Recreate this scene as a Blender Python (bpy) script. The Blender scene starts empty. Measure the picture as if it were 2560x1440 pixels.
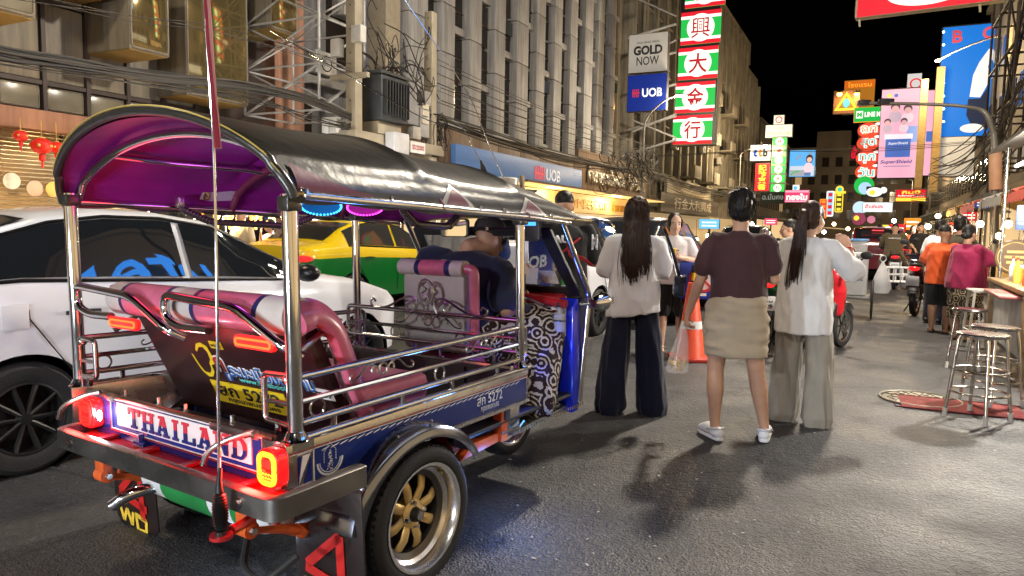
import bpy, bmesh, math, random
import numpy as np
from mathutils import Vector as Vec, Matrix as Mat, noise as mnoise
random.seed(7)
SC = bpy.context.scene
COL = SC.collection
PI = math.pi
R = math.radians
# ------------------------------------------------------------------ camera
CH = 1.38; FP = 1800.0
_p = math.atan(155/1800); _r = 0.018
FW = Vec((0, math.cos(_p), -math.sin(_p)))
_u0 = Vec((0, math.sin(_p), math.cos(_p)))
RT = Vec((1, 0, 0))*math.cos(_r) + _u0*math.sin(_r)
UP = _u0*math.cos(_r) - Vec((1, 0, 0))*math.sin(_r)
CAMP = Vec((0, 0, CH))
cam = bpy.data.cameras.new('camera'); camo = bpy.data.objects.new('camera', cam); COL.objects.link(camo)
cam.sensor_width = 36; cam.lens = FP/2560*36; cam.clip_end = 2000; cam.clip_start = .05
camo.matrix_world = Mat(((RT.x, UP.x, -FW.x, 0), (RT.y, UP.y, -FW.y, 0), (RT.z, UP.z, -FW.z, CH), (0, 0, 0, 1)))
SC.camera = camo
# ------------------------------------------------------------------ world: night sky
world = bpy.data.worlds.new('World'); SC.world = world; world.use_nodes = True
_nt = world.node_tree
_bg = _nt.nodes['Background']
_sky = _nt.nodes.new('ShaderNodeTexSky'); _sky.sky_type = 'NISHITA'; _sky.sun_disc = False
_sky.sun_elevation = R(-4.0); _sky.sun_rotation = R(200)
_nt.links.new(_sky.outputs[0], _bg.inputs[0]); _bg.inputs[1].default_value = 0.02
SC.view_settings.view_transform = 'Standard'; SC.view_settings.look = 'None'
SC.view_settings.exposure = 0.35; SC.view_settings.gamma = 1.0
SC.cycles.use_denoising = True
SC.cycles.sample_clamp_indirect = 6.0; SC.cycles.sample_clamp_direct = 0.0
SC.cycles.max_bounces = 6; SC.cycles.diffuse_bounces = 3; SC.cycles.glossy_bounces = 4
SC.cycles.transmission_bounces = 6; SC.cycles.transparent_max_bounces = 12
SC.cycles.caustics_reflective = False; SC.cycles.caustics_refractive = False
# lamps whose fittings stand further down: (x, y, z, watts, colour, soft radius)
LAMPS = [
]
# ------------------------------------------------------------------ pixel helpers (2560 px photograph -> a point at a known depth)
def ray(px, py): return RT*((px-1280)/FP) + UP*((720-py)/FP) + FW
def gz(px, py, z=0.0):
    d = ray(px, py); return CAMP + d*((z-CH)/d.z)
def at(px, py, depth):
    return CAMP + ray(px, py)*depth
def onplane(px, py, p0, n):
    d = ray(px, py); n = Vec(n); return CAMP + d*((Vec(p0)-CAMP).dot(n)/d.dot(n))
# ------------------------------------------------------------------ materials
_mats = {}
def lin(c):
    if isinstance(c, str):
        c = [int(c[i:i+2], 16)/255 for i in (0, 2, 4)]
        return tuple(x/12.92 if x <= .04045 else ((x+.055)/1.055)**2.4 for x in c)
    return tuple(c)
def mat(name, col, rough=.5, metal=0., spec=.5, emit=None, es=0., var=.12, vs=6., bump=0., bs=60., trans=0., alpha=1., ior=1.45, coat=0., sheen=0., rv=0., streak=0.):
    if name in _mats: return _mats[name]
    m = bpy.data.materials.new(name); m.use_nodes = True
    nt = m.node_tree; b = nt.nodes['Principled BSDF']; c = lin(col)
    b.inputs['Base Color'].default_value = (*c, 1); b.inputs['Roughness'].default_value = rough
    b.inputs['Metallic'].default_value = metal; b.inputs['Specular IOR Level'].default_value = spec
    b.inputs['IOR'].default_value = ior
    if trans: b.inputs['Transmission Weight'].default_value = trans
    if alpha < 1: b.inputs['Alpha'].default_value = alpha
    if coat: b.inputs['Coat Weight'].default_value = coat; b.inputs['Coat Roughness'].default_value = .06
    if sheen: b.inputs['Sheen Weight'].default_value = sheen
    if emit is not None:
        b.inputs['Emission Color'].default_value = (*lin(emit), 1); b.inputs['Emission Strength'].default_value = es
    if var or bump or rv:
        tc = nt.nodes.new('ShaderNodeTexCoord'); nz = nt.nodes.new('ShaderNodeTexNoise')
        nz.inputs['Scale'].default_value = vs; nz.inputs['Detail'].default_value = 5
        nt.links.new(tc.outputs['Object'], nz.inputs['Vector'])
        if var:
            mr = nt.nodes.new('ShaderNodeMapRange'); mr.inputs[1].default_value = .25; mr.inputs[2].default_value = .75
            mr.inputs[3].default_value = 1-var; mr.inputs[4].default_value = 1+var
            mx = nt.nodes.new('ShaderNodeMix'); mx.data_type = 'RGBA'; mx.blend_type = 'MULTIPLY'; mx.inputs[0].default_value = 1
            mx.inputs[6].default_value = (*c, 1)
            nt.links.new(nz.outputs[0], mr.inputs[0]); nt.links.new(mr.outputs[0], mx.inputs[7]); nt.links.new(mx.outputs[2], b.inputs['Base Color'])
        if rv:
            m2 = nt.nodes.new('ShaderNodeMapRange'); m2.inputs[1].default_value = .3; m2.inputs[2].default_value = .7
            m2.inputs[3].default_value = max(0, rough-rv); m2.inputs[4].default_value = min(1, rough+rv)
            nt.links.new(nz.outputs[0], m2.inputs[0]); nt.links.new(m2.outputs[0], b.inputs['Roughness'])
        if bump:
            n2 = nt.nodes.new('ShaderNodeTexNoise'); n2.inputs['Scale'].default_value = bs; n2.inputs['Detail'].default_value = 4
            bp = nt.nodes.new('ShaderNodeBump'); bp.inputs['Strength'].default_value = bump; bp.inputs['Distance'].default_value = .01
            nt.links.new(tc.outputs['Object'], n2.inputs['Vector']); nt.links.new(n2.outputs[0], bp.inputs['Height']); nt.links.new(bp.outputs[0], b.inputs['Normal'])
    if streak:                                             # rain streaks and grime running down the wall
        tc = nt.nodes.new('ShaderNodeTexCoord'); mp = nt.nodes.new('ShaderNodeMapping'); mp.inputs['Scale'].default_value = (5, 5, .35); nz = nt.nodes.new('ShaderNodeTexNoise'); nz.inputs['Scale'].default_value = 1.3; nz.inputs['Detail'].default_value = 7; nz.inputs['Roughness'].default_value = .65
        mr = nt.nodes.new('ShaderNodeMapRange'); mr.inputs[1].default_value = .35; mr.inputs[2].default_value = .62; mr.inputs[3].default_value = 1-streak; mr.inputs[4].default_value = 1.05
        mx = nt.nodes.new('ShaderNodeMix'); mx.data_type = 'RGBA'; mx.blend_type = 'MULTIPLY'; mx.inputs[0].default_value = 1; mx.inputs[6].default_value = (*c, 1); l = b.inputs['Base Color'].links
        if l: nt.links.new(l[0].from_socket, mx.inputs[6])
        nt.links.new(tc.outputs['Object'], mp.inputs[0]); nt.links.new(mp.outputs[0], nz.inputs['Vector']); nt.links.new(nz.outputs[0], mr.inputs[0]); nt.links.new(mr.outputs[0], mx.inputs[7]); nt.links.new(mx.outputs[2], b.inputs['Base Color'])
    _mats[name] = m
    return m
def glow(name, col, es, base=None):
    return mat(name, base or [q*.25 for q in lin(col)], rough=.6, spec=.2, emit=col, es=es, var=0)
# ------------------------------------------------------------------ mesh builder
class MB:
    def __init__(s): s.v = []; s.f = []
    def add(s, vs, fs):
        o = len(s.v); s.v += [tuple(x) for x in vs]; s.f += [tuple(i+o for i in f) for f in fs]; return s
    def box(s, c, d, m=None):
        x, y, z = d[0]/2, d[1]/2, d[2]/2
        vs = [Vec((a*x, b*y, e*z)) for a in (-1, 1) for b in (-1, 1) for e in (-1, 1)]
        if m is not None: vs = [m @ v for v in vs]
        c = Vec(c); vs = [v+c for v in vs]
        return s.add(vs, [(0, 1, 3, 2), (4, 6, 7, 5), (0, 4, 5, 1), (2, 3, 7, 6), (0, 2, 6, 4), (1, 5, 7, 3)])
    def bb(s, a, b): return s.box([(a[i]+b[i])/2 for i in range(3)], [abs(b[i]-a[i]) for i in range(3)])
    def tube(s, pts, r, n=8, closed=False, caps=True, N0=None):
        pts = [Vec(p) for p in pts]; k = len(pts)
        rs = r if isinstance(r, (list, tuple)) else [r]*k
        T = []
        for i in range(k):
            a = pts[i-1] if (i or closed) else pts[i]; b = pts[(i+1) % k] if (i < k-1 or closed) else pts[i]
            t = (b-a); T.append(t.normalized() if t.length > 1e-9 else Vec((0, 0, 1)))
        N = Vec(N0) if N0 is not None else T[0].orthogonal().normalized(); vs = []
        for i in range(k):
            N = (N - T[i]*N.dot(T[i]));
            N = N.normalized() if N.length > 1e-6 else T[i].orthogonal().normalized()
            B = T[i].cross(N); rr = rs[i]
            ra, rb = rr if isinstance(rr, tuple) else (rr, rr)
            for j in range(n):
                a = 2*PI*j/n; vs.append(pts[i] + N*(ra*math.cos(a)) + B*(rb*math.sin(a)))
        fs = []
        for i in range(k if closed else k-1):
            i2 = (i+1) % k
            for j in range(n):
                j2 = (j+1) % n; fs.append((i*n+j, i*n+j2, i2*n+j2, i2*n+j))
        if not closed and caps: fs += [tuple(range(n-1, -1, -1)), tuple((k-1)*n+j for j in range(n))]
        return s.add(vs, fs)
    def cyl(s, a, b, r, r2=None, n=12): return s.tube([a, b], [r, r if r2 is None else r2], n)
    def lathe(s, prof, c=(0, 0, 0), ax='z', n=24, m=None):
        # prof: (radius, along-axis); closed caps when the radius is 0
        vs = []; fs = []; k = len(prof)
        for (r, h) in prof:
            for j in range(n):
                a = 2*PI*j/n; p = Vec((r*math.cos(a), r*math.sin(a), h))
                if ax == 'y': p = Vec((p.x, p.z, -p.y))
                if ax == 'x': p = Vec((p.z, p.x, p.y))
                if m is not None: p = m @ p
                vs.append(p+Vec(c))
        for i in range(k-1):
            for j in range(n):
                j2 = (j+1) % n; fs.append((i*n+j, i*n+j2, (i+1)*n+j2, (i+1)*n+j))
        return s.add(vs, fs)
    def prism(s, poly, f, e):
        # poly: list of 2-D points; f(a,b)->3-D; e: extrusion vector
        e = Vec(e); k = len(poly); v0 = [Vec(f(*p)) for p in poly]
        return s.add(v0+[v+e for v in v0], [tuple(range(k-1, -1, -1)), tuple(range(k, 2*k))]+[(i, (i+1) % k, k+(i+1) % k, k+i) for i in range(k)])
    def loft(s, rings, cap=True, closed=True):
        n = len(rings[0]); vs = [p for r in rings for p in r]; fs = []
        for i in range(len(rings)-1):
            for j in range(n if closed else n-1):
                j2 = (j+1) % n; fs.append((i*n+j, i*n+j2, (i+1)*n+j2, (i+1)*n+j))
        if cap and closed: fs += [tuple(range(n-1, -1, -1)), tuple((len(rings)-1)*n+j for j in range(n))]
        return s.add(vs, fs)
    def ball(s, c, r, n=12, m=None):
        r = (r, r, r) if not isinstance(r, (tuple, list)) else r
        k = max(5, n//2+1); rings = []
        for i in range(k):
            a = -PI/2+PI*i/(k-1); rings.append([(max(.001, math.cos(a))*math.cos(2*PI*j/n), max(.001, math.cos(a))*math.sin(2*PI*j/n), math.sin(a)) for j in range(n)])
        rings = [[(Vec(c)+((m @ Vec((p[0]*r[0], p[1]*r[1], p[2]*r[2]))) if m is not None else Vec((p[0]*r[0], p[1]*r[1], p[2]*r[2])))) for p in q] for q in rings]
        return s.loft(rings)
    def ring(s, c, rad, r, n=24, m=6, X=(1, 0, 0), Y=(0, 0, 1), a0=0, a1=2*PI):
        X = Vec(X); Y = Vec(Y); full = abs(a1-a0-2*PI) < 1e-6
        k = n if full else n+1
        return s.tube([Vec(c)+X*(rad*math.cos(a0+(a1-a0)*i/n))+Y*(rad*math.sin(a0+(a1-a0)*i/n)) for i in range(k)], r, m, closed=full)
TMP = bpy.data.scenes.new('scratch')
def baked(o):
    "mesh of an object with its modifiers or lettering applied, evaluated in a scratch scene"
    TMP.collection.objects.link(o); vl = TMP.view_layers[0]; vl.update()
    me = bpy.data.meshes.new_from_object(o.evaluated_get(vl.depsgraph)); TMP.collection.objects.unlink(o); return me
def link(o, parent=None):
    COL.objects.link(o)
    if parent is not None: o.parent = parent
    return o
def obj(name, mb, m, parent=None, smooth=True, bevel=0., ang=38, sub=0):
    me = bpy.data.meshes.new(name); me.from_pydata([tuple(v) for v in mb.v], [], mb.f); 
    bm = bmesh.new(); bm.from_mesh(me); bmesh.ops.recalc_face_normals(bm, faces=bm.faces); 
    if bevel:
        es = [e for e in bm.edges if len(e.link_faces) == 2 and e.calc_face_angle(0) > R(30)]
        if es: bmesh.ops.bevel(bm, geom=es, offset=bevel, segments=2, affect='EDGES', profile=.5, clamp_overlap=True)
    bm.to_mesh(me); bm.free()
    me.materials.append(m)
    if smooth: me.shade_smooth(); me.set_sharp_from_angle(angle=R(ang))
    o = bpy.data.objects.new(name, me)
    return link(o, parent)
def tag(o, label, cat=None, group=None, kind=None):
    if label: o['label'] = label
    if cat: o['category'] = cat
    if group: o['group'] = group
    if kind: o['kind'] = kind
    return o
def thing(name, label, cat, loc=(0, 0, 0), rz=0., group=None, M=None):
    o = bpy.data.objects.new(name, None); COL.objects.link(o); o.empty_display_size = .2
    if M is not None: o.matrix_world = M
    else: o.location = loc; o.rotation_euler = (0, 0, rz)
    return tag(o, label, cat, group)
def copytree(o, parent=None):
    c = o.copy(); COL.objects.link(c); c.parent = parent
    for ch in list(o.children): copytree(ch, c)
    return c
def frame(o, x, y):
    "matrix with origin o, x axis along x, y axis near y"
    x = Vec(x).normalized(); z = x.cross(Vec(y)).normalized(); y = z.cross(x)
    o = Vec(o); return Mat(((x.x, y.x, z.x, o.x), (x.y, y.y, z.y, o.y), (x.z, y.z, z.z, o.z), (0, 0, 0, 1)))
def text(name, body, m, M, parent=None, w=None, h=None, ext=.002, bold=0., shear=0., align='C'):
    "flat lettering as mesh: centred at M's origin in its xy plane, facing +z, fitted to width w and/or height h"
    c = bpy.data.curves.new(name, 'FONT'); c.body = body; c.size = 1; c.extrude = 0; c.offset = bold; c.shear = shear; c.resolution_u = 3
    o = bpy.data.objects.new(name, c); me = baked(o)
    bpy.data.objects.remove(o); bpy.data.curves.remove(c)
    n = len(me.vertices)
    if n == 0: return None
    co = np.empty(n*3, np.float32); me.vertices.foreach_get('co', co); co = co.reshape(-1, 3)
    lo = co.min(0); hi = co.max(0); d = np.maximum(hi-lo, 1e-6); co -= (lo+hi)/2
    sx = sy = None
    if w: sx = w/d[0]
    if h: sy = h/d[1]
    sx = sx or sy; sy = sy or sx
    co[:, 0] *= sx; co[:, 1] *= sy
    if align == 'L': co[:, 0] += d[0]*sx/2
    me.vertices.foreach_set('co', co.ravel())
    bm = bmesh.new(); bm.from_mesh(me)
    if ext:
        r = bmesh.ops.extrude_face_region(bm, geom=list(bm.faces)); 
        bmesh.ops.translate(bm, vec=(0, 0, ext), verts=[g for g in r['geom'] if isinstance(g, bmesh.types.BMVert)])
        bmesh.ops.recalc_face_normals(bm, faces=bm.faces)
    bm.to_mesh(me); bm.free()
    me.materials.clear(); me.materials.append(m); me.name = name
    o = bpy.data.objects.new(name, me); link(o, parent)
    if parent is not None: o.matrix_local = M
    else: o.matrix_world = M
    return o
def curve_pts(ctrl, n=8, closed=False):
    "Catmull-Rom through control points"
    P = [Vec(p) for p in ctrl]; out = []; k = len(P)
    rng = k if closed else k-1
    for i in range(rng):
        p0 = P[(i-1) % k] if (closed or i > 0) else P[0]*2-P[1]; p1 = P[i]; p2 = P[(i+1) % k]
        p3 = P[(i+2) % k] if (closed or i+2 < k) else p2*2-p1
        for j in range(n):
            t = j/n; out.append(.5*((2*p1)+(p2-p0)*t+(2*p0-5*p1+4*p2-p3)*t*t+(3*p1-p0-3*p2+p3)*t**3))
    if not closed: out.append(P[-1])
    return out
def rpoly(w, h, r, n=5):
    "rounded rectangle, centred"
    out = []
    for cx, cy, a in ((w/2-r, h/2-r, 0), (-w/2+r, h/2-r, PI/2), (-w/2+r, -h/2+r, PI), (w/2-r, -h/2+r, 1.5*PI)):
        out += [(cx+r*math.cos(a+PI/2*i/n), cy+r*math.sin(a+PI/2*i/n)) for i in range(n+1)]
    return out
def round_path(pts, r, n=5):
    "polyline with its inner corners rounded"
    P = [Vec(p) for p in pts]; out = [P[0]]
    for i in range(1, len(P)-1):
        a = (P[i-1]-P[i]); b = (P[i+1]-P[i]); d = min(r, a.length*.49, b.length*.49); a = P[i]+a.normalized()*d; b = P[i]+b.normalized()*d
        for j in range(n+1):
            t = j/n; out.append(a*(1-t)**2+P[i]*(2*t*(1-t))+b*t*t)
    return out+[P[-1]]
def light(name, kind, loc, e, col=(1, 1, 1), size=.1, parent=None, rot=None, spot=None, blend=.5):
    l = bpy.data.lights.new(name, kind); l.energy = e; l.color = col
    if kind == 'AREA': l.size = size
    else: l.shadow_soft_size = size
    if spot: l.spot_size = R(spot); l.spot_blend = blend
    o = bpy.data.objects.new(name, l); COL.objects.link(o)
    if parent is not None: o.parent = parent
    o.location = loc
    if rot is not None: o.rotation_euler = rot
    return o
CHROME = mat('chrome', (.62, .62, .63), .12, 1., var=.05, rv=.06)
STEEL = mat('stainless', (.5, .49, .47), .26, 1., var=.1, rv=.1)
BLACK = mat('black_plastic', (.012, .012, .013), .45, bump=.1)
RUBBER = mat('rubber', (.016, .016, .017), .72, var=.25, bump=.25, bs=90)
WHITEP = mat('white_paint', (.72, .72, .72), .4)
GLASS = mat('dark_glass', (.012, .014, .017), .015, spec=.8, var=0)
# ================================================================== STREET: ground and buildings
SD = Vec((math.sin(R(26.5)), math.cos(R(26.5)), 0)); ND = Vec((-math.cos(R(26.5)), math.sin(R(26.5)), 0))
def st(s, t, z=0.): return SD*s+ND*t+Vec((0, 0, z))
def sframe(s, t, z=0.): o = st(s, t, z); return Mat(((SD.x, ND.x, 0, o.x), (SD.y, ND.y, 0, o.y), (0, 0, 1, o.z), (0, 0, 0, 1)))   # x along the street, y away from it to the left
def asphalt():
    m = bpy.data.materials.new('asphalt'); m.use_nodes = True; nt = m.node_tree; b = nt.nodes['Principled BSDF']; l = nt.links.new; N = nt.nodes.new
    tc = N('ShaderNodeTexCoord'); 
    def noise(sc, det=4): n = N('ShaderNodeTexNoise'); n.inputs['Scale'].default_value = sc; n.inputs['Detail'].default_value = det; l(tc.outputs['Object'], n.inputs['Vector']); return n
    def ramp(src, stops):
        r = N('ShaderNodeValToRGB'); e = r.color_ramp.elements
        while len(e) < len(stops): e.new(.5)
        for i, (p, c) in enumerate(stops): e[i].position = p; e[i].color = (c, c, c, 1)
        l(src, r.inputs[0]); return r
    def mul(a, c_): x = N('ShaderNodeMix'); x.data_type = 'RGBA'; x.blend_type = 'MULTIPLY'; x.inputs[0].default_value = 1; l(a, x.inputs[6]); l(c_, x.inputs[7]); return x.outputs[2]
    v = N('ShaderNodeTexVoronoi'); v.inputs['Scale'].default_value = 95; l(tc.outputs['Object'], v.inputs['Vector'])
    sp = ramp(v.outputs['Color'], ((.0, .55), (.62, .85), (.86, 1.3), (.97, 2.6))); big = ramp(noise(.55, 3).outputs[0], ((.3, .45), (.5, 1.0), (.68, 1.35))); st_ = ramp(noise(3.2, 6).outputs[0], ((.30, .35), (.42, .95), (1, 1.05)))
    base = N('ShaderNodeRGB'); base.outputs[0].default_value = (.050, .050, .052, 1)
    wv = N('ShaderNodeVectorMath'); wv.operation = 'MULTIPLY_ADD'; wv.inputs[1].default_value = (.5, .5, .5); l(noise(2.2, 4).outputs['Color'], wv.inputs[0]); l(tc.outputs['Object'], wv.inputs[2]); ve = N('ShaderNodeTexVoronoi'); ve.feature = 'DISTANCE_TO_EDGE'; ve.inputs['Scale'].default_value = .42; l(wv.outputs[0], ve.inputs['Vector'])
    ck = ramp(ve.outputs['Distance'], ((.0, .35), (.004, .5), (.009, 1.0))); oil = ramp(noise(1.15, 2).outputs[0], ((.27, .4), (.36, 1.0)))
    c = mul(mul(mul(mul(mul(base.outputs[0], sp.outputs[0]), big.outputs[0]), st_.outputs[0]), ck.outputs[0]), oil.outputs[0]); l(c, b.inputs['Base Color'])
    rr = ramp(noise(1.7, 4).outputs[0], ((.3, .42), (.7, .72))); l(rr.outputs[0], b.inputs['Roughness'])
    bp = N('ShaderNodeBump'); bp.inputs['Strength'].default_value = .75; bp.inputs['Distance'].default_value = .006; l(v.outputs['Distance'], bp.inputs['Height']); bp2 = N('ShaderNodeBump'); bp2.inputs['Strength'].default_value = .5; bp2.inputs['Distance'].default_value = .02; l(noise(26, 5).outputs[0], bp2.inputs['Height']); l(bp.outputs[0], bp2.inputs['Normal']); l(bp2.outputs[0], b.inputs['Normal'])
    return m
mb = MB(); mb.add([st(-40, 30), st(320, 30), st(320, -30), st(-40, -30)], [(3, 2, 1, 0)]); tag(obj('road', mb, asphalt(), smooth=False), None, None, None, 'structure')
CONC = mat('pavement_concrete', (.13, .125, .115), .8, var=.2, vs=2, bump=.3)
for nm, t0, t1 in (('pavement_left', 9.6, 12.6), ('pavement_right', -6.4, -3.4)):
    mb = MB(); a, b, c, d = st(-20, t0), st(200, t0), st(200, t1), st(-20, t1); mb.add([a, b, c, d]+[v+Vec((0, 0, .13)) for v in (a, b, c, d)], [(4, 5, 6, 7), (0, 1, 5, 4), (3, 2, 6, 7)]); tag(obj(nm, mb, CONC, smooth=False), None, None, None, 'structure')
mb = MB()
a = gz(1180, 1100); b = gz(1490, 960); 
for t in (3.05,): mb.add([st(3, t, .004), st(60, t, .004), st(60, t+.12, .004), st(3, t+.12, .004)], [(3, 2, 1, 0)])
tag(obj('lane_marking', mb, mat('lane_paint', (.16, .15, .14), .7, var=.5, vs=3), smooth=False), None, None, None, 'structure')
BEI = mat('panel_beige', (.25, .215, .16), .55, var=.14, streak=.38, vs=1.6); BEI2 = mat('panel_glass_beige', (.20, .18, .13), .25, var=.25, vs=2.5); MUL = mat('mullion_brown', (.045, .03, .025), .5); SALM = mat('band_salmon', (.34, .17, .11), .6, var=.15, streak=.38, vs=2); GRY = mat('wall_grey', (.15, .15, .155), .8, var=.3, streak=.5, vs=1.3, bump=.3, bs=20); WHT = mat('fin_stone', (.37, .36, .35), .6, var=.12, streak=.38, vs=1.5, bump=.12, bs=30); DWIN = mat('window_dark', (.018, .014, .012), .12, var=.3, vs=1.); BRN = mat('wall_brown', (.20, .125, .075), .6, var=.2, streak=.38, vs=1.2); DECO = mat('deco_render', (.30, .27, .215), .75, var=.22, streak=.5, vs=.8, bump=.3, bs=12); DKB = mat('far_wall', (.12, .095, .075), .8, var=.3, vs=.4)
def P(root, name, m, a, b, bev=0.): return obj(name, MB().bb(a, b), m, root, bevel=bev, smooth=bool(bev))
# --- left building with panels and box bays (facade plane t = 12.3)
lb = thing('panel_building', 'beige panelled building with projecting box bays above the shuttered shop', 'building', M=sframe(0, 12.3))
P(lb, 'wall', mat('shop_dark', (.04, .03, .022), .6), (-6, .35, 0), (13.3, 3, 9)); P(lb, 'fascia_band', SALM, (-6, -.25, 2.78), (9.2, .40, 3.10), .01); P(lb, 'fascia_band', SALM, (9.24, -.25, 2.9), (13.3, .40, 3.3), .01)
mods = [4.42, 5.16, 5.90, 6.63, 7.36, 8.10, 8.86, 9.60, 10.34]
for i in range(len(mods)-1):
    x0, x1 = mods[i]+.04, mods[i+1]-.04
    P(lb, 'window_panel', BEI2, (x0, .10, 3.16), (x1, .16, 3.55), .02); w = obj('window_gasket', MB().tube([((x0+x1)/2+a, .095, 3.355+b) for a, b in rpoly(x1-x0-.05, .34, .05)], .010, 6, closed=True), BEI, lb)
    P(lb, 'wall_panel', BEI, (x0, .08, 3.64), (x1, .16, 4.88), .012); P(lb, 'wall_panel', BEI, (x0, .08, 4.96), (x1, .16, 6.2), .012)
for x in mods: P(lb, 'mullion', MUL, (x-.035, .02, 3.11), (x+.035, .2, 6.4))
for z in (3.59, 4.92): P(lb, 'transom', MUL, (4.2, .035, z-.035), (10.4, .18, z+.035))
def bay(x0, x1, z0, z1, d, m=BEI2, fm=BEI):
    b = P(lb, 'bay_box', fm, (x0, -d, z0), (x1, .1, z1), .01); f = P(b, 'bay_window', m, (x0+.05, -d-.012, z0+.06), (x1-.05, -d-.002, z1-.05), .004)
    obj('bay_frame', MB().tube([((x0+x1)/2+a, -d-.014, (z0+z1)/2+c) for a, c in rpoly(x1-x0-.06, z1-z0-.06, .07)], .018, 6, closed=True), BEI, b); P(b, 'bay_soffit', mat('soffit_lit_tone', (.42, .28, .09), .6), (x0+.02, -d+.02, z0-.012), (x1-.02, .08, z0-.004)); return b  # yellow light under the bays is put into the soffit colour
GB = mat('bay_mirror_glass', (.26, .20, .09), .07, metal=.75, var=.15, vs=2)
bay(6.0, 6.62, 4.30, 5.9, 1.05); bay(8.10, 8.86, 4.22, 5.6, 1.08, GB); bay(7.2, 8.0, 5.02, 6.2, 1.08); bay(9.5, 10.98, 3.72, 6.4, .72, GB); bay(11.3, 12.1, 5.35, 6.8, 1.0, GB)
P(lb, 'pilaster', SALM, (12.35, -.1, 0), (13.28, .45, 9)); P(lb, 'recess', MUL, (11.0, .2, 3.3), (12.35, .4, 9))
# shop behind horizontal bars
P(lb, 'shop_back', mat('shop_inside', (.30, .2, .09), .6, var=.4, vs=1.5), (4.0, .30, .13), (9.2, .34, 2.78))
for k in range(25): obj('grille_bar', MB().tube([(3.6, .0, 1.18+.066*k), (9.15, .0, 1.18+.066*k)], .0075, 6), mat('grille_steel', (.42, .38, .30), .35, .8), lb)
for x in (4.6, 6.1, 7.6, 9.15): P(lb, 'grille_post', MUL, (x-.02, .01, .13), (x+.02, .06, 2.78))
for x in (7.62, 7.70, 7.80, 7.88): obj('door_pull', MB().tube(round_path([(x, -.03, 1.55), (x, -.08, 1.55), (x, -.08, 2.05), (x, -.03, 2.05)], .03), .011, 8), STEEL, lb)
for x, z, c in ((6.75, 1.95, (.6, .58, .5)), (7.1, 1.85, (.6, .4, .3)), (7.4, 1.85, (.7, .45, .1))): obj('shop_sticker', MB().lathe([(0, -.02), (.13, -.02), (.13, 0)], (x, -.02, z), 'y', 24), mat('sticker_%d' % int(x*10), c, .5), lb)
light('shop_lamp', 'POINT', (6.2, -.05, 1.35), 30, (1, .72, .35), .15, lb); light('shop_lamp', 'POINT', (8.5, -.1, 1.6), 28, (1, .72, .35), .15, lb); obj('shop_tube', MB().tube([(5.6, .12, 1.35), (7.0, .12, 1.35)], .02, 8), glow('tube_warm', (1, .66, .28), 5), lb); obj('shop_tube', MB().tube([(7.8, .12, 1.75), (8.6, .12, 1.75)], .02, 8), glow('tube_cool', (1, .95, .85), 5), lb)
text('shop_lettering', '泰国\n化妆品', WHITEP, Mat(((1, 0, 0, 11.6), (0, 0, -1, -.05), (0, 1, 0, 1.75), (0, 0, 0, 1))), lb, w=.8, h=.5)
P(lb, 'shop_window', GLASS, (9.3, .0, .3), (12.3, .02, 2.85))
# paper lanterns at the shop
for k, (x, z, r) in enumerate(((6.93, 2.50, .15), (6.62, 2.62, .10), (7.16, 2.50, .11))):
    o = thing('paper_lantern', ('large red paper lantern with gold pattern under the salmon band', 'small red lantern with tassel left of the large lantern', 'red lantern tucked behind the large lantern')[k], 'lantern', tuple(st(x, 11.75, z)), 0, 'red lanterns at the shop'); LR = mat('lantern_red', (.5, .015, .01), .5, emit=(.6, .02, .01), es=.35, var=0)
    n = 14; obj('lantern_body', MB().lathe([(.35*r, .78*r), (.7*r, .62*r), (r, .2*r), (r, -.2*r), (.7*r, -.62*r), (.35*r, -.78*r)], n=20), LR, o); obj('lantern_cap', MB().lathe([(0, .9*r), (.35*r, .88*r), (.35*r, .74*r)], n=14), mat('lantern_gold', (.6, .4, .1), .4), o)
    obj('lantern_tassel', MB().lathe([(.02*r, -.8*r), (.28*r, -.9*r), (.30*r, -1.5*r), (.10*r, -1.6*r), (.10*r, -2.3*r), (0, -2.3*r)], n=12), LR, o); obj('lantern_cord', MB().cyl((0, 0, .9*r), (0, 0, 2.7-z+.2), .006), mat('lantern_gold', (.6, .4, .1), .4), o)
    for j in range(5): a = 2*PI*j/5; obj('lantern_emblem', MB().ball((.97*r*math.cos(a), .97*r*math.sin(a), 0), (.18*r,)*3, 8), mat('lantern_gold', (.6, .4, .1), .4), o)
# --- grey gap building
gb = thing('grey_building', 'plain grey rendered building behind the transformer platform', 'building', M=sframe(0, 12.3))
P(gb, 'wall', GRY, (13.3, .9, 0), (17.7, 4, 12)); P(gb, 'ledge', mat('ledge_grey', (.2, .19, .17), .8, var=.2), (13.3, .6, 4.9), (17.7, .9, 5.1), .01); P(gb, 'side_pilaster', mat('pilaster_cream', (.35, .30, .22), .7, var=.15), (17.0, .3, 0), (17.7, .9, 12)); P(gb, 'window', DWIN, (13.7, .86, 3.0), (14.6, .905, 4.5)); P(gb, 'window', DWIN, (15.2, .86, 5.6), (16.2, .905, 7.5)); P(gb, 'shop_shutter', mat('shutter_grey', (.1, .09, .08), .6), (13.4, .5, 0), (17.6, .9, 2.9))
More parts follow.
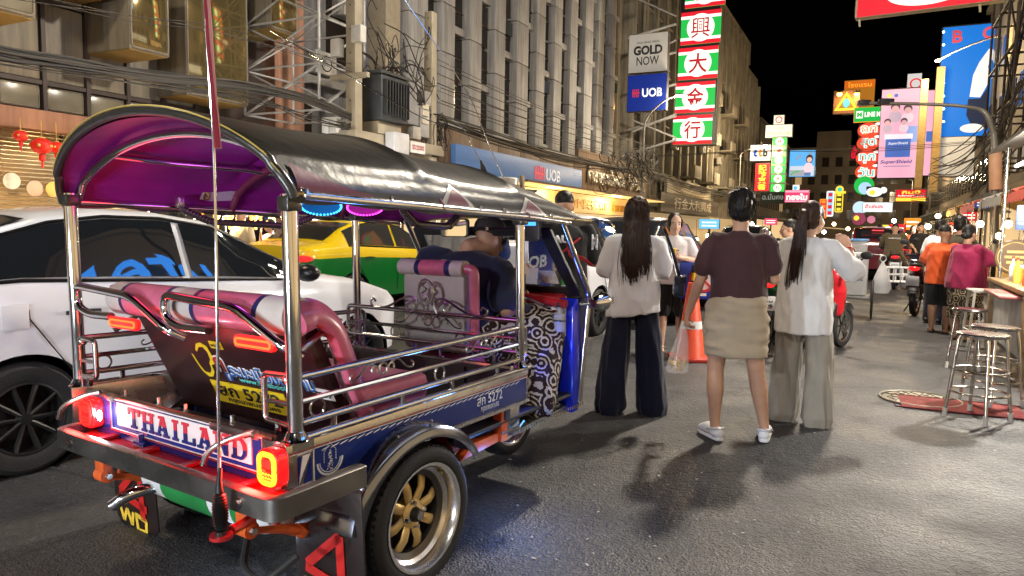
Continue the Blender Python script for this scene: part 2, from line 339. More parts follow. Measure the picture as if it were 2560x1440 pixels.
# --- stone-finned bank building
rb = thing('finned_building', 'bank building with white vertical stone fins and dark windows', 'building', M=sframe(0, 12.3))
P(rb, 'core', BRN, (17.7, .62, 0), (38.2, 6, 15)); 
x = 17.9; i = 0
while x < 37.4:
    w = .82 if i % 4 else 1.02; x1 = x+w
    for k in range(7):
        z0 = 4.55+1.52*k+(.76 if i % 2 else 0)-(.76 if k == 0 and i % 2 else 0); z1 = 4.55+1.52*(k+1)+(.76 if i % 2 else 0)
        P(rb, 'fin_panel', WHT, (x, .14, z0+.012), (x1, .60, z1-.012), .02)
    for k in range(7):
        z0 = 4.6+1.52*k; up = (i+k) % 2
        P(rb, 'window', DWIN, (x1+.02, .44, z0+(.28 if up else .06)), (x1+.94, .50, z0+1.46)); P(rb, 'window_rail', MUL, (x1+.02, .41, z0+.74), (x1+.94, .445, z0+.79))
        if up: P(rb, 'spandrel', WHT, (x1+.01, .30, z0), (x1+.95, .55, z0+.24), .012)
        if (i*5+k*3) % 7 == 0: P(rb, 'tilted_sash', mat('sash_glass', (.05, .06, .06), .06, var=0), (x1+.08, .30, z0+.85), (x1+.86, .32, z0+1.35))
    x += 1.78; i += 1
for k in range(11): P(rb, 'brown_panel', BRN, (17.9+1.84*k, .04, 3.05), (17.9+1.84*k+1.825, .60, 4.52), .01)
P(rb, 'ledge', WHT, (17.7, -.1, 4.5), (38.2, .3, 4.56))
UB = mat('sign_blue_pale', (.10, .22, .50), .45, emit=(.08, .19, .45), es=.12, var=.08)
b = P(rb, 'bank_fascia', UB, (20.1, -.18, 3.06), (31.3, .02, 3.98), .01); FX = lambda x, z, y: Mat(((1, 0, 0, x), (0, 0, -1, y), (0, 1, 0, z), (0, 0, 0, 1)))
text('bank_name', 'UOB', mat('sign_white_lit', (.7, .7, .7), .5, emit=(.6, .6, .6), es=.5, var=0), FX(28.0, 3.50, -.186), b, w=1.5, h=.5, bold=.03)
for k in range(5): P(b, 'bank_bars', mat('sign_red_lit', (.5, .04, .06), .5, emit=(.55, .05, .08), es=.6, var=0), (26.15+.2*k, -.195, 3.25+.02*(k % 2)), (26.27+.2*k, -.181, 3.75+.03*(k % 3)))
P(b, 'bank_bar_cross', mat('sign_red_lit', (.5, .04, .06), .5), (26.1, -.198, 3.45), (27.1, -.182, 3.53)); text('bank_branch', 'เยาวราช', mat('sign_white_lit', (.7, .7, .7), .5), FX(30.7, 3.80, -.186), b, w=.8, h=.16)
BRASS = mat('letters_steel', (.5, .46, .38), .3, .9); text('wall_letters', 'ห้างขายทองฮั่วเซ่งเฮง', BRASS, FX(35.2, 3.95, .03), rb, w=5.6, h=.9, ext=.12, bold=.02); text('wall_letters', '行金大興', BRASS, FX(40.2, 3.9, .03), rb, w=3.2, h=.9, ext=.12, bold=.02)
P(rb, 'brown_wall', BRN, (31.4, .055, 3.04), (42.6, .7, 5.0)); P(rb, 'canopy_soffit', mat('soffit_warm_glow', (.6, .42, .16), .4, emit=(1, .62, .2), es=.9, var=0), (23.5, -1.15, 2.93), (42.4, -.2, 2.97)); P(rb, 'canopy_edge', BRN, (23.4, -1.2, 2.98), (42.5, -.19, 3.04))  # soffit glows by itself in place of warm light cast on it
gf = P(rb, 'gold_fascia', mat('fascia_gold', (.62, .40, .15), .4, emit=(.9, .5, .15), es=.38, var=.05), (23.5, -.18, 2.05), (42.4, -.02, 2.9)); text('gold_letters', '中興號和', mat('letter_gold', (.5, .28, .03), .3, .6), FX(32.5, 2.45, -.19), gf, w=4.2, h=.45, ext=.04); text('gold_letters', 'ห้างขายทองฮั่วเซ่งเฮง', mat('letter_gold', (.5, .28, .03), .3, .6), FX(38.2, 2.48, -.19), gf, w=5.2, h=.5, ext=.04)
P(rb, 'shop_glow', mat('shop_lit', (.5, .4, .2), .5, emit=(1, .75, .4), es=.55, var=0), (18.0, .3, .13), (42.0, .35, 2.04)); light('canopy_lamp', 'POINT', (27, -.7, 2.6), 160, (1, .7, .35), .3, rb); light('canopy_lamp', 'POINT', (35, -.7, 2.6), 160, (1, .7, .35), .3, rb)
# --- art deco block
dc = thing('deco_building', 'tall cream art deco building with pilasters and balconies beyond the bank', 'building', M=sframe(0, 12.3))
P(dc, 'wall', DECO, (42.6, .5, 0), (88, 10, 18.6)); P(dc, 'wall', DECO, (60, .2, 18.6), (80, 9, 20.8)); P(dc, 'parapet', DECO, (38.3, .3, 15), (60, 8, 16.2))
P(dc, 'wall', DECO, (38.3, .6, 5), (42.6, 8, 17))
for k in range(22):
    x = 39+2.25*k; P(dc, 'pilaster', DECO, (x, -.05, 4.4), (x+.42, .7, 17.5+(2.6 if 9 < k < 18 else 0)), .02)
    for f in range(4):
        z = 5.0+3.1*f; w = P(dc, 'window', DWIN, (x+.72, .40, z), (x+1.95, .46, z+1.8)); P(dc, 'window_frame', DECO, (x+1.30, .36, z), (x+1.36, .41, z+1.8)); P(dc, 'window_frame', DECO, (x+.72, .36, z+.9), (x+1.95, .41, z+.96)); P(dc, 'sill', DECO, (x+.6, .1, z-.16), (x+2.05, .6, z-.05))
for k in (5, 8, 11, 14):
    for f in range(3):
        x = 39+2.25*k; z = 4.9+3.1*f; b = P(dc, 'balcony', DECO, (x+.1, -1.1, z), (x+2.3, .4, z+.16), .01); P(b, 'balcony_front', DECO, (x+.1, -1.1, z+.17), (x+2.3, -1.0, z+.9), .01)
P(dc, 'pale_fascia', mat('fascia_pale', (.42, .38, .3), .6, var=.2), (46.5, -.2, 3.75), (60.5, .0, 4.75)); text('fascia_letters', '成興利金行', mat('letter_ochre', (.4, .24, .06), .5), FX(53.4, 4.35, -.22), dc, w=10, h=.7); text('fascia_letters', 'ห้างทองเซ่งเฮงหลี', mat('letter_ochre', (.4, .24, .06), .5), FX(53.4, 3.9, -.22), dc, w=9, h=.25)
P(dc, 'dark_fascia', mat('fascia_dark', (.045, .03, .022), .5), (44, -.5, 2.45), (62.5, -.3, 3.65)); text('dark_fascia_letters', '行金大利興成', mat('letter_pale', (.5, .42, .3), .5, emit=(.5, .4, .25), es=.25, var=0), FX(53.3, 3.1, -.52), dc, w=12, h=.75)
P(dc, 'shop_glow', mat('shop_lit2', (.4, .3, .15), .5, emit=(1, .7, .35), es=.25, var=0), (43, .3, .13), (88, .35, 2.4))
for k, (x, z) in enumerate(((41, 7.4), (44.6, 10.6), (47.5, 6.6), (50.2, 9.4), (52.6, 12.6), (56.1, 7.2), (58.6, 10.1), (63, 6.9))):
    a_ = P(dc, 'air_conditioner', mat('ac_cream', (.42, .4, .36), .6, streak=.4), (x, -.42, z), (x+.85, -.06, z+.6), .02); obj('fan_guard', MB().ring((x+.42, -.43, z+.3), .2, .02, 18, 5), BLACK, a_)
for x in (40.6, 45.4, 49.8, 58.9): obj('drain_pipe', MB().tube([(x, -.1, 3.8), (x, -.1, 17)], .07, 8), DECO, dc)
for k, (x, z) in enumerate(((14.3, 4.9), (15.4, 6.6), (14.8, 8.2))): a_ = P(gb, 'air_conditioner', mat('ac_cream', (.42, .4, .36), .6, streak=.4), (x, .45, z+.25), (x+.8, .88, z+.82), .02); obj('fan_guard', MB().ring((x+.4, .44, z+.53), .19, .015, 18, 5), BLACK, a_)
for x in (13.55, 16.75): obj('drain_pipe', MB().tube([(x, .8, .2), (x, .8, 11)], .05, 8), GRY, gb)
# --- far shophouses left, end of the street, right side
random.seed(21)
def house(root, s0, s1, h, side, m, lit=.12):
    t = .0
    P(root, 'wall', m, (s0, 0, 0), (s1, 9*side, h)); P(root, 'cornice', m, (s0, -.25*side, h-.5), (s1, .1*side, h-.2)); P(root, 'awning', mat('awning_%d' % random.randint(0, 2), random.choice(((.2, .05, .04), (.08, .1, .12), (.25, .2, .12))), .7), (s0+.2, -1.6*side, 2.9), (s1-.2, .1*side, 3.05)); P(root, 'shop_glow', mat('shop_lit3', (.4, .3, .15), .5, emit=(1, .68, .34), es=.6, var=0), (s0+.2, -.06*side, .2), (s1-.2, .0, 2.7))
    n = max(2, int((s1-s0)/1.9))
    for f in range(int((h-4)/3)):
        for k in range(n):
            x = s0+(s1-s0)*(k+.25)/n; z = 4.2+3*f; P(root, 'window', glow('window_lit', (.9, .6, .28), .35) if random.random() < lit else DWIN, (x, -.04*side, z), (x+(s1-s0)/n*.5, .05*side, z+1.5))
WL = [mat('far_wall_%d' % k, c, .8, var=.25, vs=.5) for k, c in enumerate(((.10, .08, .062), (.13, .105, .08), (.075, .068, .06), (.14, .10, .07)))]
s = 88.5
for k in range(4):
    L = random.uniform(9, 14); o = thing('shophouse', ('dim shophouse next beyond the art deco building', 'second shophouse beyond the art deco building', 'third shophouse beyond the art deco building', 'last shophouse on the far left side of the street')[k], 'building', M=sframe(0, 12.3), group='shophouses on the left side'); house(o, s, s+L-.2, random.uniform(11, 16), 1, WL[k % 4]); s += L
s = 31.0; RS = []
for k in range(7):
    L = random.uniform(8, 12); o = thing('shophouse', ('dark shophouse at the right edge of the picture', 'second dark shophouse along the right side of street', 'third dark shophouse along the right side of street', 'fourth dark shophouse along the right side of street', 'fifth dark shophouse along the right side of street', 'sixth dark shophouse along the right side of street', 'farthest dark shophouse along the right side of street')[k], 'building', M=sframe(0, -5.6), group='shophouses on the right side'); house(o, s, s+L-.2, (13, 15, 12, 14, 11, 13, 12)[k], -1, WL[(k+1) % 4], .06); s += L
eb = thing('end_building', 'dark broad building closing the view at the bend of the street', 'building', M=sframe(0, 0)); P(eb, 'wall', DKB, (128, -6, 0), (140, 13, 15)); P(eb, 'wall', DKB, (131, -14, 0), (145, 2, 20)); P(eb, 'roof', DKB, (128, 4, 15), (140, 9, 17.5))
for k in range(9):
    for f in range(4): P(eb, 'window', glow('window_lit', (.9, .6, .28), .35) if (k*f) % 11 == 5 else DWIN, (127.9, -5+2*k, 3.4+2.8*f), (128.02, -4+2*k, 4.9+2.8*f))
obj('gable_roof', MB().prism([(-3, 17.4), (3.5, 17.4), (.3, 20.0)], lambda a, b: (129, -1+a, b), (8, 0, 0)), DKB, eb, smooth=False)

# --- the street goes on behind the camera: lit shophouses on both sides
random.seed(5)
for k in range(6):
    s0 = -30+10*k; o = thing('shophouse', ('sixth', 'fifth', 'fourth', 'third', 'second', 'first')[k]+' lit shophouse on the right, outside the picture', 'building', M=sframe(0, -5.6), group='shophouses on the right side'); house(o, s0, s0+9.8, 12, -1, WL[k % 4], .3)
    P(o, 'shop_sign', glow('shop_sign_%d' % (k % 3), ((.8, .75, .7), (.75, .8, .9), (.8, .55, .3))[k % 3], 1.6), (s0+1, .12, 3.3), (s0+8.6, .3, 4.3), .01)
for k in range(3):
    s0 = -36+10*k; o = thing('shophouse', ('third', 'second', 'first')[k]+' lit shophouse on the left, outside the picture', 'building', M=sframe(0, 12.3), group='shophouses on the left side'); house(o, s0, s0+9.8, 12, 1, WL[k % 4], .3)
    P(o, 'shop_sign', glow('shop_sign_1', (.75, .8, .9), 1.6), (s0+1, -.3, 3.3), (s0+8.6, -.12, 4.3), .01)
hs = thing('neon_sign', 'blue neon hotel name on the right-hand houses, outside the picture', 'sign', M=sframe(0, -5.6)); text('neon_letters', 'Hotel R.', glow('neon_azure', (.04, .30, 1), 9), Mat(((-1, 0, 0, 8.5), (0, 0, 1, .35), (0, 1, 0, 9.2), (0, 0, 0, 1))), hs, w=8.5, h=1.3, bold=.01, ext=.03)
random.seed(14)
mb = MB()
for k in range(70):
    c = gz(random.uniform(1150, 2500), random.uniform(900, 1420)); mb.box(c+Vec((0, 0, .004)), (random.uniform(.006, .022), random.uniform(.004, .010), .003), Mat.Rotation(random.uniform(0, 6), 3, 'Z'))
tag(obj('litter', mb, mat('litter_paper', (.45, .43, .38), .8, var=.4), smooth=False), 'pale scraps and butts scattered over the asphalt', 'litter', None, 'stuff')
# ================================================================== STREET LAMPS (lit)
def street_lamp(label, base, head, watts, col=(1, .80, .52), soft=.12, drop=.9):
    o = thing('street_lamp', label, 'street lamp', tuple(base), 0, 'street lamps'); b = Vec(base); hd = Vec(head)-b; GP = mat('lamp_pole', (.22, .21, .19), .5, .5, var=.15)
    obj('pole', MB().tube([(0, 0, 0), (0, 0, hd.z-drop)], [.085, .055], 12), GP, o); d = Vec((hd.x, hd.y, 0)).normalized() if Vec((hd.x, hd.y, 0)).length > .1 else Vec((1, 0, 0))
    obj('arm', MB().tube(curve_pts([(0, 0, hd.z-drop), Vec((0, 0, hd.z-drop*.55))+d*.12, Vec((hd.x*.55, hd.y*.55, hd.z-drop*.12)), Vec((hd.x, hd.y, hd.z+.05))], 6), .04, 8), GP, o)
    a = math.atan2(d.y, d.x); hm = obj('lamp_head', MB().ball(hd+Vec((0, 0, .05)), (.34, .13, .07), 14, Mat.Rotation(a, 3, 'Z')), GP, o); obj('lamp_lens', MB().ball(hd+Vec((0, 0, .0)), (.22, .10, .045), 14, Mat.Rotation(a, 3, 'Z')), glow('lamp_sodium', (1, .72, .34), 26), hm)
    light('lamp_light', 'POINT', tuple(hd+Vec((0, 0, -.16))), watts, col, soft, o)
street_lamp('street lamp on the right pavement lighting the women', st(13.8, -4.2), (5.0, 11.0, 9.2), 4700, (1, .89, .73), soft=.3)
street_lamp('street lamp on the right pavement behind the camera', st(-5.5, -4.2), st(-5.0, -1.9, 7.4), 1000, (1, .93, .84), soft=.4)  # unseen lamp added as fill from behind the camera
street_lamp('low white street lamp in the road behind the tuk-tuk, outside the picture', st(-8.6, 6.4), st(-8.2, 4.6, 4.1), 1700, (.86, .93, 1), soft=.3)  # unseen lamp added to throw light under the canopy from behind
street_lamp('street lamp on the left pavement beside the panelled building', st(3.0, 9.8), st(3.2, 8.2, 8.2), 650, (1, .82, .58), soft=.3)
street_lamp('street lamp with bent arm by the gold sign on the left', Vec((at(1600, 600, 33.5).x, at(1600, 600, 33.5).y, 0)), at(1702, 240, 33), 1150, (1, .84, .62), soft=.3, drop=1.9)
street_lamp('far street lamp burning in front of the blue billboard', st(38, -4.4), at(2345, 152, 38), 2600, (1, .76, .42), soft=.3)
street_lamp('street lamp on the left far beyond the vertical signs', st(60, 9.8), st(60, 8.0, 8.0), 3000, (1, .76, .44), soft=.3)
street_lamp('street lamp on the right at the bend of the street', st(112, -4.4), st(112, -2.0, 9.0), 4200, (1, .76, .44), soft=.3)  # lamp added to brighten the dark end building
street_lamp('street lamp on the right side far down the street', st(75, -4.4), st(75, -2.5, 8.0), 3000, (1, .76, .44), soft=.3)
# ================================================================== POLES, TRANSFORMER, CABLES
POLC = mat('pole_concrete', (.30, .26, .19), .8, var=.2, vs=3, bump=.3); WIRE = mat('cable_black', (.014, .013, .012), .6, var=0); WIREB = mat('cable_brown', (.05, .04, .03), .6, var=0); PORC = mat('porcelain', (.10, .07, .05), .3); BOXW = mat('box_white', (.5, .49, .46), .5, var=.12)
def F(px, py, t=9.2): return onplane(px, py, ND*t, ND)
def pole(label, s, t, h):
    o = thing('utility_pole', label, 'utility pole', tuple(st(s, t)), R(-26.5), 'concrete utility poles'); obj('shaft', MB().prism([(-.13, 0), (.13, 0), (.10, h), (-.10, h)], lambda a, b: (a, -.11, b), (0, .22, 0)), POLC, o, bevel=.015)
    for k in range(int(h/.45)): obj('step_hole', MB().cyl((0, -.115, .6+.45*k), (0, -.10, .6+.45*k), .016, n=8), BLACK, o)
    return o
p1 = pole('concrete pole at the left of the transformer platform', 11.4, 9.2, 9.0); p2 = pole('concrete pole at the right of the transformer platform', 14.1, 9.2, 6.15)
obj('meter_box', MB().box((-.28, -.16, 4.75), (.22, .16, .34)), BOXW, p1, bevel=.02); obj('meter_box', MB().box((.27, -.2, 4.95), (.24, .18, .32)), BOXW, p1, bevel=.02); obj('crossarm', MB().box((0, -.14, 4.2), (.9, .10, .10)), POLC, p1, bevel=.01)
for dx in (-.5, -.3): obj('junction_box', MB().box((dx, -.2, 3.28), (.17, .14, .30)), BOXW, p1, bevel=.015)
tr = thing('transformer', 'dark grey pole transformer with bushings on a concrete platform', 'transformer', M=sframe(0, 9.2)); TRG = mat('transformer_grey', (.05, .055, .06), .5, .3, var=.2)
obj('platform', MB().bb((11.2, -.2, 2.95), (14.4, .25, 3.18)), POLC, tr, bevel=.015); b = obj('tank', MB().bb((11.85, -.32, 3.45), (12.75, .35, 4.35)), TRG, tr, bevel=.03)
for k in range(9): obj('cooling_fin', MB().bb((11.9+.095*k, -.42, 3.55), (11.92+.095*k, -.33, 4.25)), TRG, b)
obj('tank_top', MB().bb((11.80, -.36, 4.355), (12.80, .39, 4.42)), TRG, b, bevel=.01); obj('base_frame', MB().bb((11.9, -.2, 3.19), (12.7, .25, 3.44)), POLC, tr, bevel=.01)
for x in (12.05, 12.3, 12.55): obj('bushing', MB().lathe([(.05, 0), (.07, .04), (.04, .06), (.06, .10), (.035, .12), (.05, .16), (.02, .19), (.02, .28), (0, .28)], (x, -.05, 4.42), n=14), PORC, b)
for k, (x, z, w, h, c) in enumerate(((13.05, 3.75, .42, .5, (.25, .25, .26)), (13.5, 3.6, .36, .62, (.33, .33, .33)), (13.2, 3.35, .3, .26, (.4, .38, .34)), (13.62, 4.15, .25, .3, (.3, .29, .27)))): obj('switch_box', MB().box((x, -.15, z), (w, .22, h)), mat('switch_%d' % k, c, .5, .3, var=.2), tr, bevel=.012)
obj('control_box', MB().box((12.35, -.35, 3.02), (.52, .24, .44)), mat('control_box', (.5, .5, .52), .4, var=.1), tr, bevel=.02); nb = obj('number_board', MB().bb((13.0, -.24, 2.92), (13.55, -.215, 3.16)), WHITEP, tr); text('pole_number', 'SD22502', mat('number_red', (.45, .05, .04), .5), Mat(((1, 0, 0, 13.27), (0, 0, -1, -.245), (0, 1, 0, 3.04), (0, 0, 0, 1))), nb, w=.46, h=.10, bold=.02)
for k, z in enumerate((3.9, 3.75, 3.58)): obj('warning_plate', MB().bb((13.36, -.285, z), (13.62, -.27, z+.11)), mat('plate_cream', (.5, .45, .35), .6), tr)
random.seed(31)
for k in range(34):                      # looping leads between poles and transformer
    a = st(random.choice((11.5, 12.05, 12.3, 12.55, 13.9, 14.1)), 9.15, random.uniform(3.9, 5.7)); b_ = st(random.choice((12.0, 12.9, 13.6, 14.0, 14.2)), 9.1, random.uniform(3.6, 5.5)); m_ = (a+b_)/2+Vec((random.uniform(-.4, .4), random.uniform(-.3, .3), random.uniform(-.7, .6)))
    obj('lead', MB().tube(curve_pts([a, a.lerp(m_, .6)+Vec((0, 0, .25)), m_, b_.lerp(m_, .5)+Vec((.1, 0, -.2)), b_], 5), random.uniform(.008, .014), 5), WIRE, tr).matrix_parent_inverse = sframe(0, 9.2).inverted()
def bundle(label, path, n, spread, r=.012, sag=.0, m=WIRE, jit=.05, cat='cable'):
    o = thing('cable_bundle', label, cat, tuple(path[0])); b0 = Vec(path[0]); random.seed(len(label)*7+n)
    for k in range(n):
        off = Vec((random.uniform(-1, 1)*spread*.3, random.uniform(-1, 1)*spread*.3, random.uniform(-1, 1)*spread)); pts = [Vec(p)-b0+off+Vec((0, 0, random.uniform(-1, 1)*jit))+(Vec((0, 0, 0)) if i in (0, len(path)-1) else Vec((0, 0, -sag*random.random()))) for i, p in enumerate(path)]
        obj('strand', MB().tube(curve_pts(pts, 6), r*random.uniform(.6, 1.3), 5), m if k % 4 else WIREB, o)
    return o
bundle('thick black telephone cable bundle sagging across the beige panels', [F(-260, 60), F(0, 128), F(180, 158), F(400, 192), F(600, 212), F(760, 245), F(880, 292)], 22, .07, .015, jit=.03)
bundle('loose cable strands below the thick bundle, ending at the pole', [F(-260, 80), F(0, 135), F(420, 205), F(640, 240), F(760, 280), F(880, 320)], 8, .05, .008, sag=.12)
bundle('thin wires crossing the top of the beige panels', [F(-200, -30), F(100, 10), F(330, 48), F(560, 88), F(880, 170)], 3, .16, .005)
bundle('cable bundle along the brown wall over the pale blue sign', [F(1095, 300), F(1250, 345), F(1400, 385), F(1540, 415), F(1620, 425), F(1760, 470), F(1900, 500)], 16, .12, .016, sag=.2)
bundle('several parallel wires slanting past the stone fins', [F(1085, 200), F(1300, 285), F(1480, 345), F(1640, 395)], 9, .55, .010, sag=.1, jit=.05)
bundle('wire span across the street past the vertical signs', [at(1640, 392, 30), at(1900, 378, 34), at(2200, 372, 36), at(2500, 352, 36)], 3, .05, .018, sag=.1)
bundle('cables drooping towards the cream building front', [F(1600, 410), F(1680, 440), F(1760, 475), F(1850, 470), F(1950, 478)], 10, .22, .014, sag=.5)
for k, (x, y, t) in enumerate(((1095, 330, 9.1), (1600, 410, 9.2), (1540, 420, 9.2))):
    o = thing('cable_coil', ('coil of slack cable hanging at the right transformer pole', 'large tangle of cables hanging below the tall red sign', 'smaller tangle of cables over the brown wall letters')[k], 'cable', tuple(F(x, y, t)))
    for j in range(14+8*(k == 1)):
        rr = random.uniform(.2, .5)*(1.6 if k else 1); c = Vec((random.uniform(-.3, .3), random.uniform(-.3, .3), random.uniform(-.35, .2)))*(2.2 if k else 1)
        obj('loop', MB().tube([c+SD*(rr*math.cos(a)*(1.5 if k else .6))+Vec((0, 0, rr*math.sin(a)*(.5 if k else 1)))+ND*random.uniform(-.05, .05) for a in [2*PI*i/14 for i in range(14)]], random.uniform(.008, .018)*(1.3 if k else 1), 5, closed=True), WIRE if j % 3 else WIREB, o)
# tangled cables on the right
bundle('mass of cables climbing the right-hand buildings', [at(2580, -60, 24), at(2540, 120, 25), at(2515, 260, 26), at(2480, 400, 28), at(2430, 480, 32)], 18, .3, .016, sag=.4, jit=.2)
bundle('loose cables hanging over the right-hand pavement', [at(2560, 200, 20), at(2500, 330, 22), at(2440, 430, 26), at(2340, 470, 34), at(2230, 490, 42)], 10, .35, .014, sag=.6, jit=.2)
bundle('cable bundle between far buildings on the right', [at(2490, 340, 26), at(2400, 395, 30), at(2330, 430, 36)], 12, .5, .02, sag=.6, jit=.3)
# lattice frame on the panelled building
tf = thing('lattice_frame', 'white steel lattice sign frame on the corner of the panelled building', 'frame', M=sframe(0, 0)); LAT = mat('lattice_white', (.42, .41, .40), .5, var=.15)
Sx, Tx, Zx = (11.2, 12.6), (9.9, 11.9), [3.6, 4.5, 5.4, 6.3, 7.2]
for s_ in Sx:
    for t_ in Tx: obj('upright', MB().tube([(s_, t_, Zx[0]), (s_, t_, Zx[-1])], .03, 6), LAT, tf)
for i in range(len(Zx)-1):
    z0_, z1_ = Zx[i], Zx[i+1]
    for s_ in Sx: obj('brace', MB().tube([(s_, Tx[0], z0_), (s_, Tx[1], z1_)], .02, 6), LAT, tf); obj('brace', MB().tube([(s_, Tx[1], z0_), (s_, Tx[0], z1_)], .02, 6), LAT, tf); obj('rail', MB().tube([(s_, Tx[0], z0_), (s_, Tx[1], z0_)], .022, 6), LAT, tf)
    for t_ in Tx: obj('brace', MB().tube([(Sx[0], t_, z0_), (Sx[1], t_, z1_)], .02, 6), LAT, tf); obj('rail', MB().tube([(Sx[0], t_, z0_), (Sx[1], t_, z0_)], .022, 6), LAT, tf)
# right-hand scaffold
sc_ = thing('scaffold', 'rusty steel sign scaffold on the right-hand building front', 'frame', M=sframe(0, 0)); SCF = mat('scaffold_rust', (.10, .08, .065), .7, .3, var=.3)
for i in range(4):
    for t_ in (-4.0, -5.3):
        obj('upright', MB().tube([(30+2.2*i, t_, 4), (30+2.2*i, t_, 14)], .05, 6), SCF, sc_)
    for k in range(6): z = 4+2*k; obj('ledger', MB().tube([(30+2.2*i, -4.0, z), (30+2.2*i, -5.3, z)], .04, 6), SCF, sc_); obj('brace', MB().tube([(30+2.2*i, -4.0, z), (30+2.2*i, -5.3, z+2)], .035, 6), SCF, sc_)
for k in range(6):
    for t_ in (-4.0, -5.3): z = 4+2*k; obj('ledger', MB().tube([(30, t_, z), (36.6, t_, z)], .04, 6), SCF, sc_); obj('brace', MB().tube([(30, t_, z), (32.2, t_, z+2)], .035, 6), SCF, sc_)
# mast arm over the road on the right
q = at(2486, 700, 17); ma = thing('mast_arm', 'curved grey mast arm reaching over the street from the right', 'pole', (q.x, q.y, 0)); q0 = Vec((q.x, q.y, 0)); MG = mat('mast_grey', (.14, .13, .11), .5, .4, var=.15)
obj('shaft', MB().tube([Vec((0, 0, 0)), at(2488, 400, 17)-q0, at(2484, 330, 17)-q0], [.11, .085, .06], 12), MG, ma); obj('arm', MB().tube(curve_pts([at(2484, 335, 17)-q0, at(2462, 282, 17)-q0, at(2410, 266, 17.4)-q0, at(2300, 260, 18)-q0, at(2165, 258, 19)-q0], 6), [.058]*8+[.042]*17, 10), MG, ma); obj('camera_unit', MB().box(at(2215, 255, 18.6)-q0, (.35, .2, .16)), BLACK, ma, bevel=.02); obj('camera_unit', MB().box(at(2160, 257, 19)-q0, (.3, .2, .14)), BLACK, ma, bevel=.02); obj('shaft_sleeve', MB().tube([at(2489, 475, 17)-q0, at(2488, 380, 17)-q0], .135, 12), mat('sleeve_orange', (.4, .22, .12), .6), ma)
# ================================================================== SIGNS
def sign(name, label, x0, y0, x1, y1, depth, face, th=.25, frame_m=None, cat='sign', group=None, es=None, yaw=0.):
    "board seen at this rectangle of the photograph, standing across the street at its own distance"
    c = at((x0+x1)/2, (y0+y1)/2, depth); k = depth/FP; w, h = (x1-x0)*k, (y1-y0)*k
    M = Mat.Translation(c) @ Mat(((-ND.x, 0, -SD.x), (-ND.y, 0, -SD.y), (0, 1, 0))).to_4x4() @ Mat.Rotation(R(yaw), 4, 'Y')
    o = thing(name, label, cat, M=M, group=group); b = obj('board', MB().box((0, 0, -th/2), (w, h, th)), frame_m or mat('sign_frame', (.08, .075, .07), .5, .5), o, bevel=.01)
    f = obj('sign_face', MB().box((0, 0, .006), (w*.97, h*.975, .012)), face, b, smooth=False); return o, b, w, h
T = lambda x, y, z=.016: Mat.Translation((x, y, z))
SR = glow('sign_red', (.62, .012, .025), 1.); SG = glow('sign_green', (.015, .42, .06), 1.); SWH = glow('sign_white', (.93, .9, .8), 1.05); SCR = glow('sign_cream', (.62, .6, .5), .9); SYL = glow('sign_yellow', (.85, .62, .05), 1.1); SBL = glow('sign_royal', (.008, .03, .27), .55); SPK = glow('sign_pink', (.85, .42, .55), .85); SOR = glow('sign_orange', (.85, .25, .02), 1.1); STE = glow('sign_teal', (.05, .5, .42), 1.); SDB = glow('sign_darkblue', (.02, .04, .2), .6, (.02, .04, .2)); SBK = mat('sign_black', (.01, .01, .01), .5, var=0)
def bar(b, m, x0, y0, x1, y1, z=.018, d=.01, name='sign_band'): return obj(name, MB().bb((x0, y0, z-d/2), (x1, y1, z+d/2)), m, b, smooth=False)
def disc(b, m, x, y, r, z=.022, name='sign_disc', ry=None): return obj(name, MB().prism([(r*math.cos(2*PI*k/36), (ry or r)*math.sin(2*PI*k/36)) for k in range(36)], lambda p, q: (x+p, y+q, z), (0, 0, .008)), m, b, smooth=False)
# tall lit column: red, white and green panels with one character each
cy = [(-58, 24, '成', 1709, 1805), (30, 113, '興', 1697, 1801), (117, 199, '大', 1694, 1797), (202, 281, '金', 1690, 1793), (284, 359, '行', 1687, 1789)]
col, colb, cw, chh = sign('vertical_sign', 'tall lit red and green column sign with white discs and Chinese characters', 1696, -60, 1796, 360, 37, SBK, .7, mat('sign_side', (.12, .11, .09), .5), cat='sign')
k37 = 37/FP
for y0, y1, ch, x0, x1 in cy:
    h = (y1-y0)*k37*.96; yc = (150-(y0+y1)/2)*k37; xc = ((x0+x1)/2-1746)*k37; w = cw*.985; p_ = obj('sign_panel', MB().box((xc, yc, .03), (w, h, .04)), SG, colb, smooth=False)
    for s in (1, -1): bar(p_, SR, xc-w/2, yc+s*h/2-(h*.17 if s > 0 else 0), xc+w/2, yc+s*h/2+(0 if s > 0 else h*.17), .056); bar(p_, SWH, xc-w/2, yc+s*h*.33-h*.045, xc+w/2, yc+s*h*.33+h*.045, .0565, .011)
    disc(p_, SWH, xc, yc, h*.425, .064); text('sign_character', ch, glow('sign_deepred', (.42, .01, .02), .9), T(xc, yc, .075), p_, w=h*.58, h=h*.62, bold=.005 if ch == '興' else .016)
for y in (-40, 60, 130, 210, 290, 350):
    a = at(1690, y, 37); b_ = onplane(1570, y+35, ND*12.2, ND); o = obj('support_beam', MB().tube([a, b_], .07, 6), LAT, col); o.matrix_parent_inverse = col.matrix_basis.inverted()
for p, q in (((1690, 285), (1580, 330)), ((1690, 345), (1580, 300)), ((1690, 100), (1580, 160)), ((1690, 40), (1580, -10))): o = obj('support_brace', MB().tube([at(*p, 37), at(q[0], q[1], 38.5)], .05, 6), LAT, col); o.matrix_parent_inverse = col.matrix_basis.inverted()
g, gbd, w, h = sign('gold_sign', 'grey board reading GOLD NOW under the roofline', 1569, 84, 1671, 180, 34, mat('board_grey', (.40, .38, .35), .5, emit=(.4, .38, .34), es=.35, var=.04), .3)
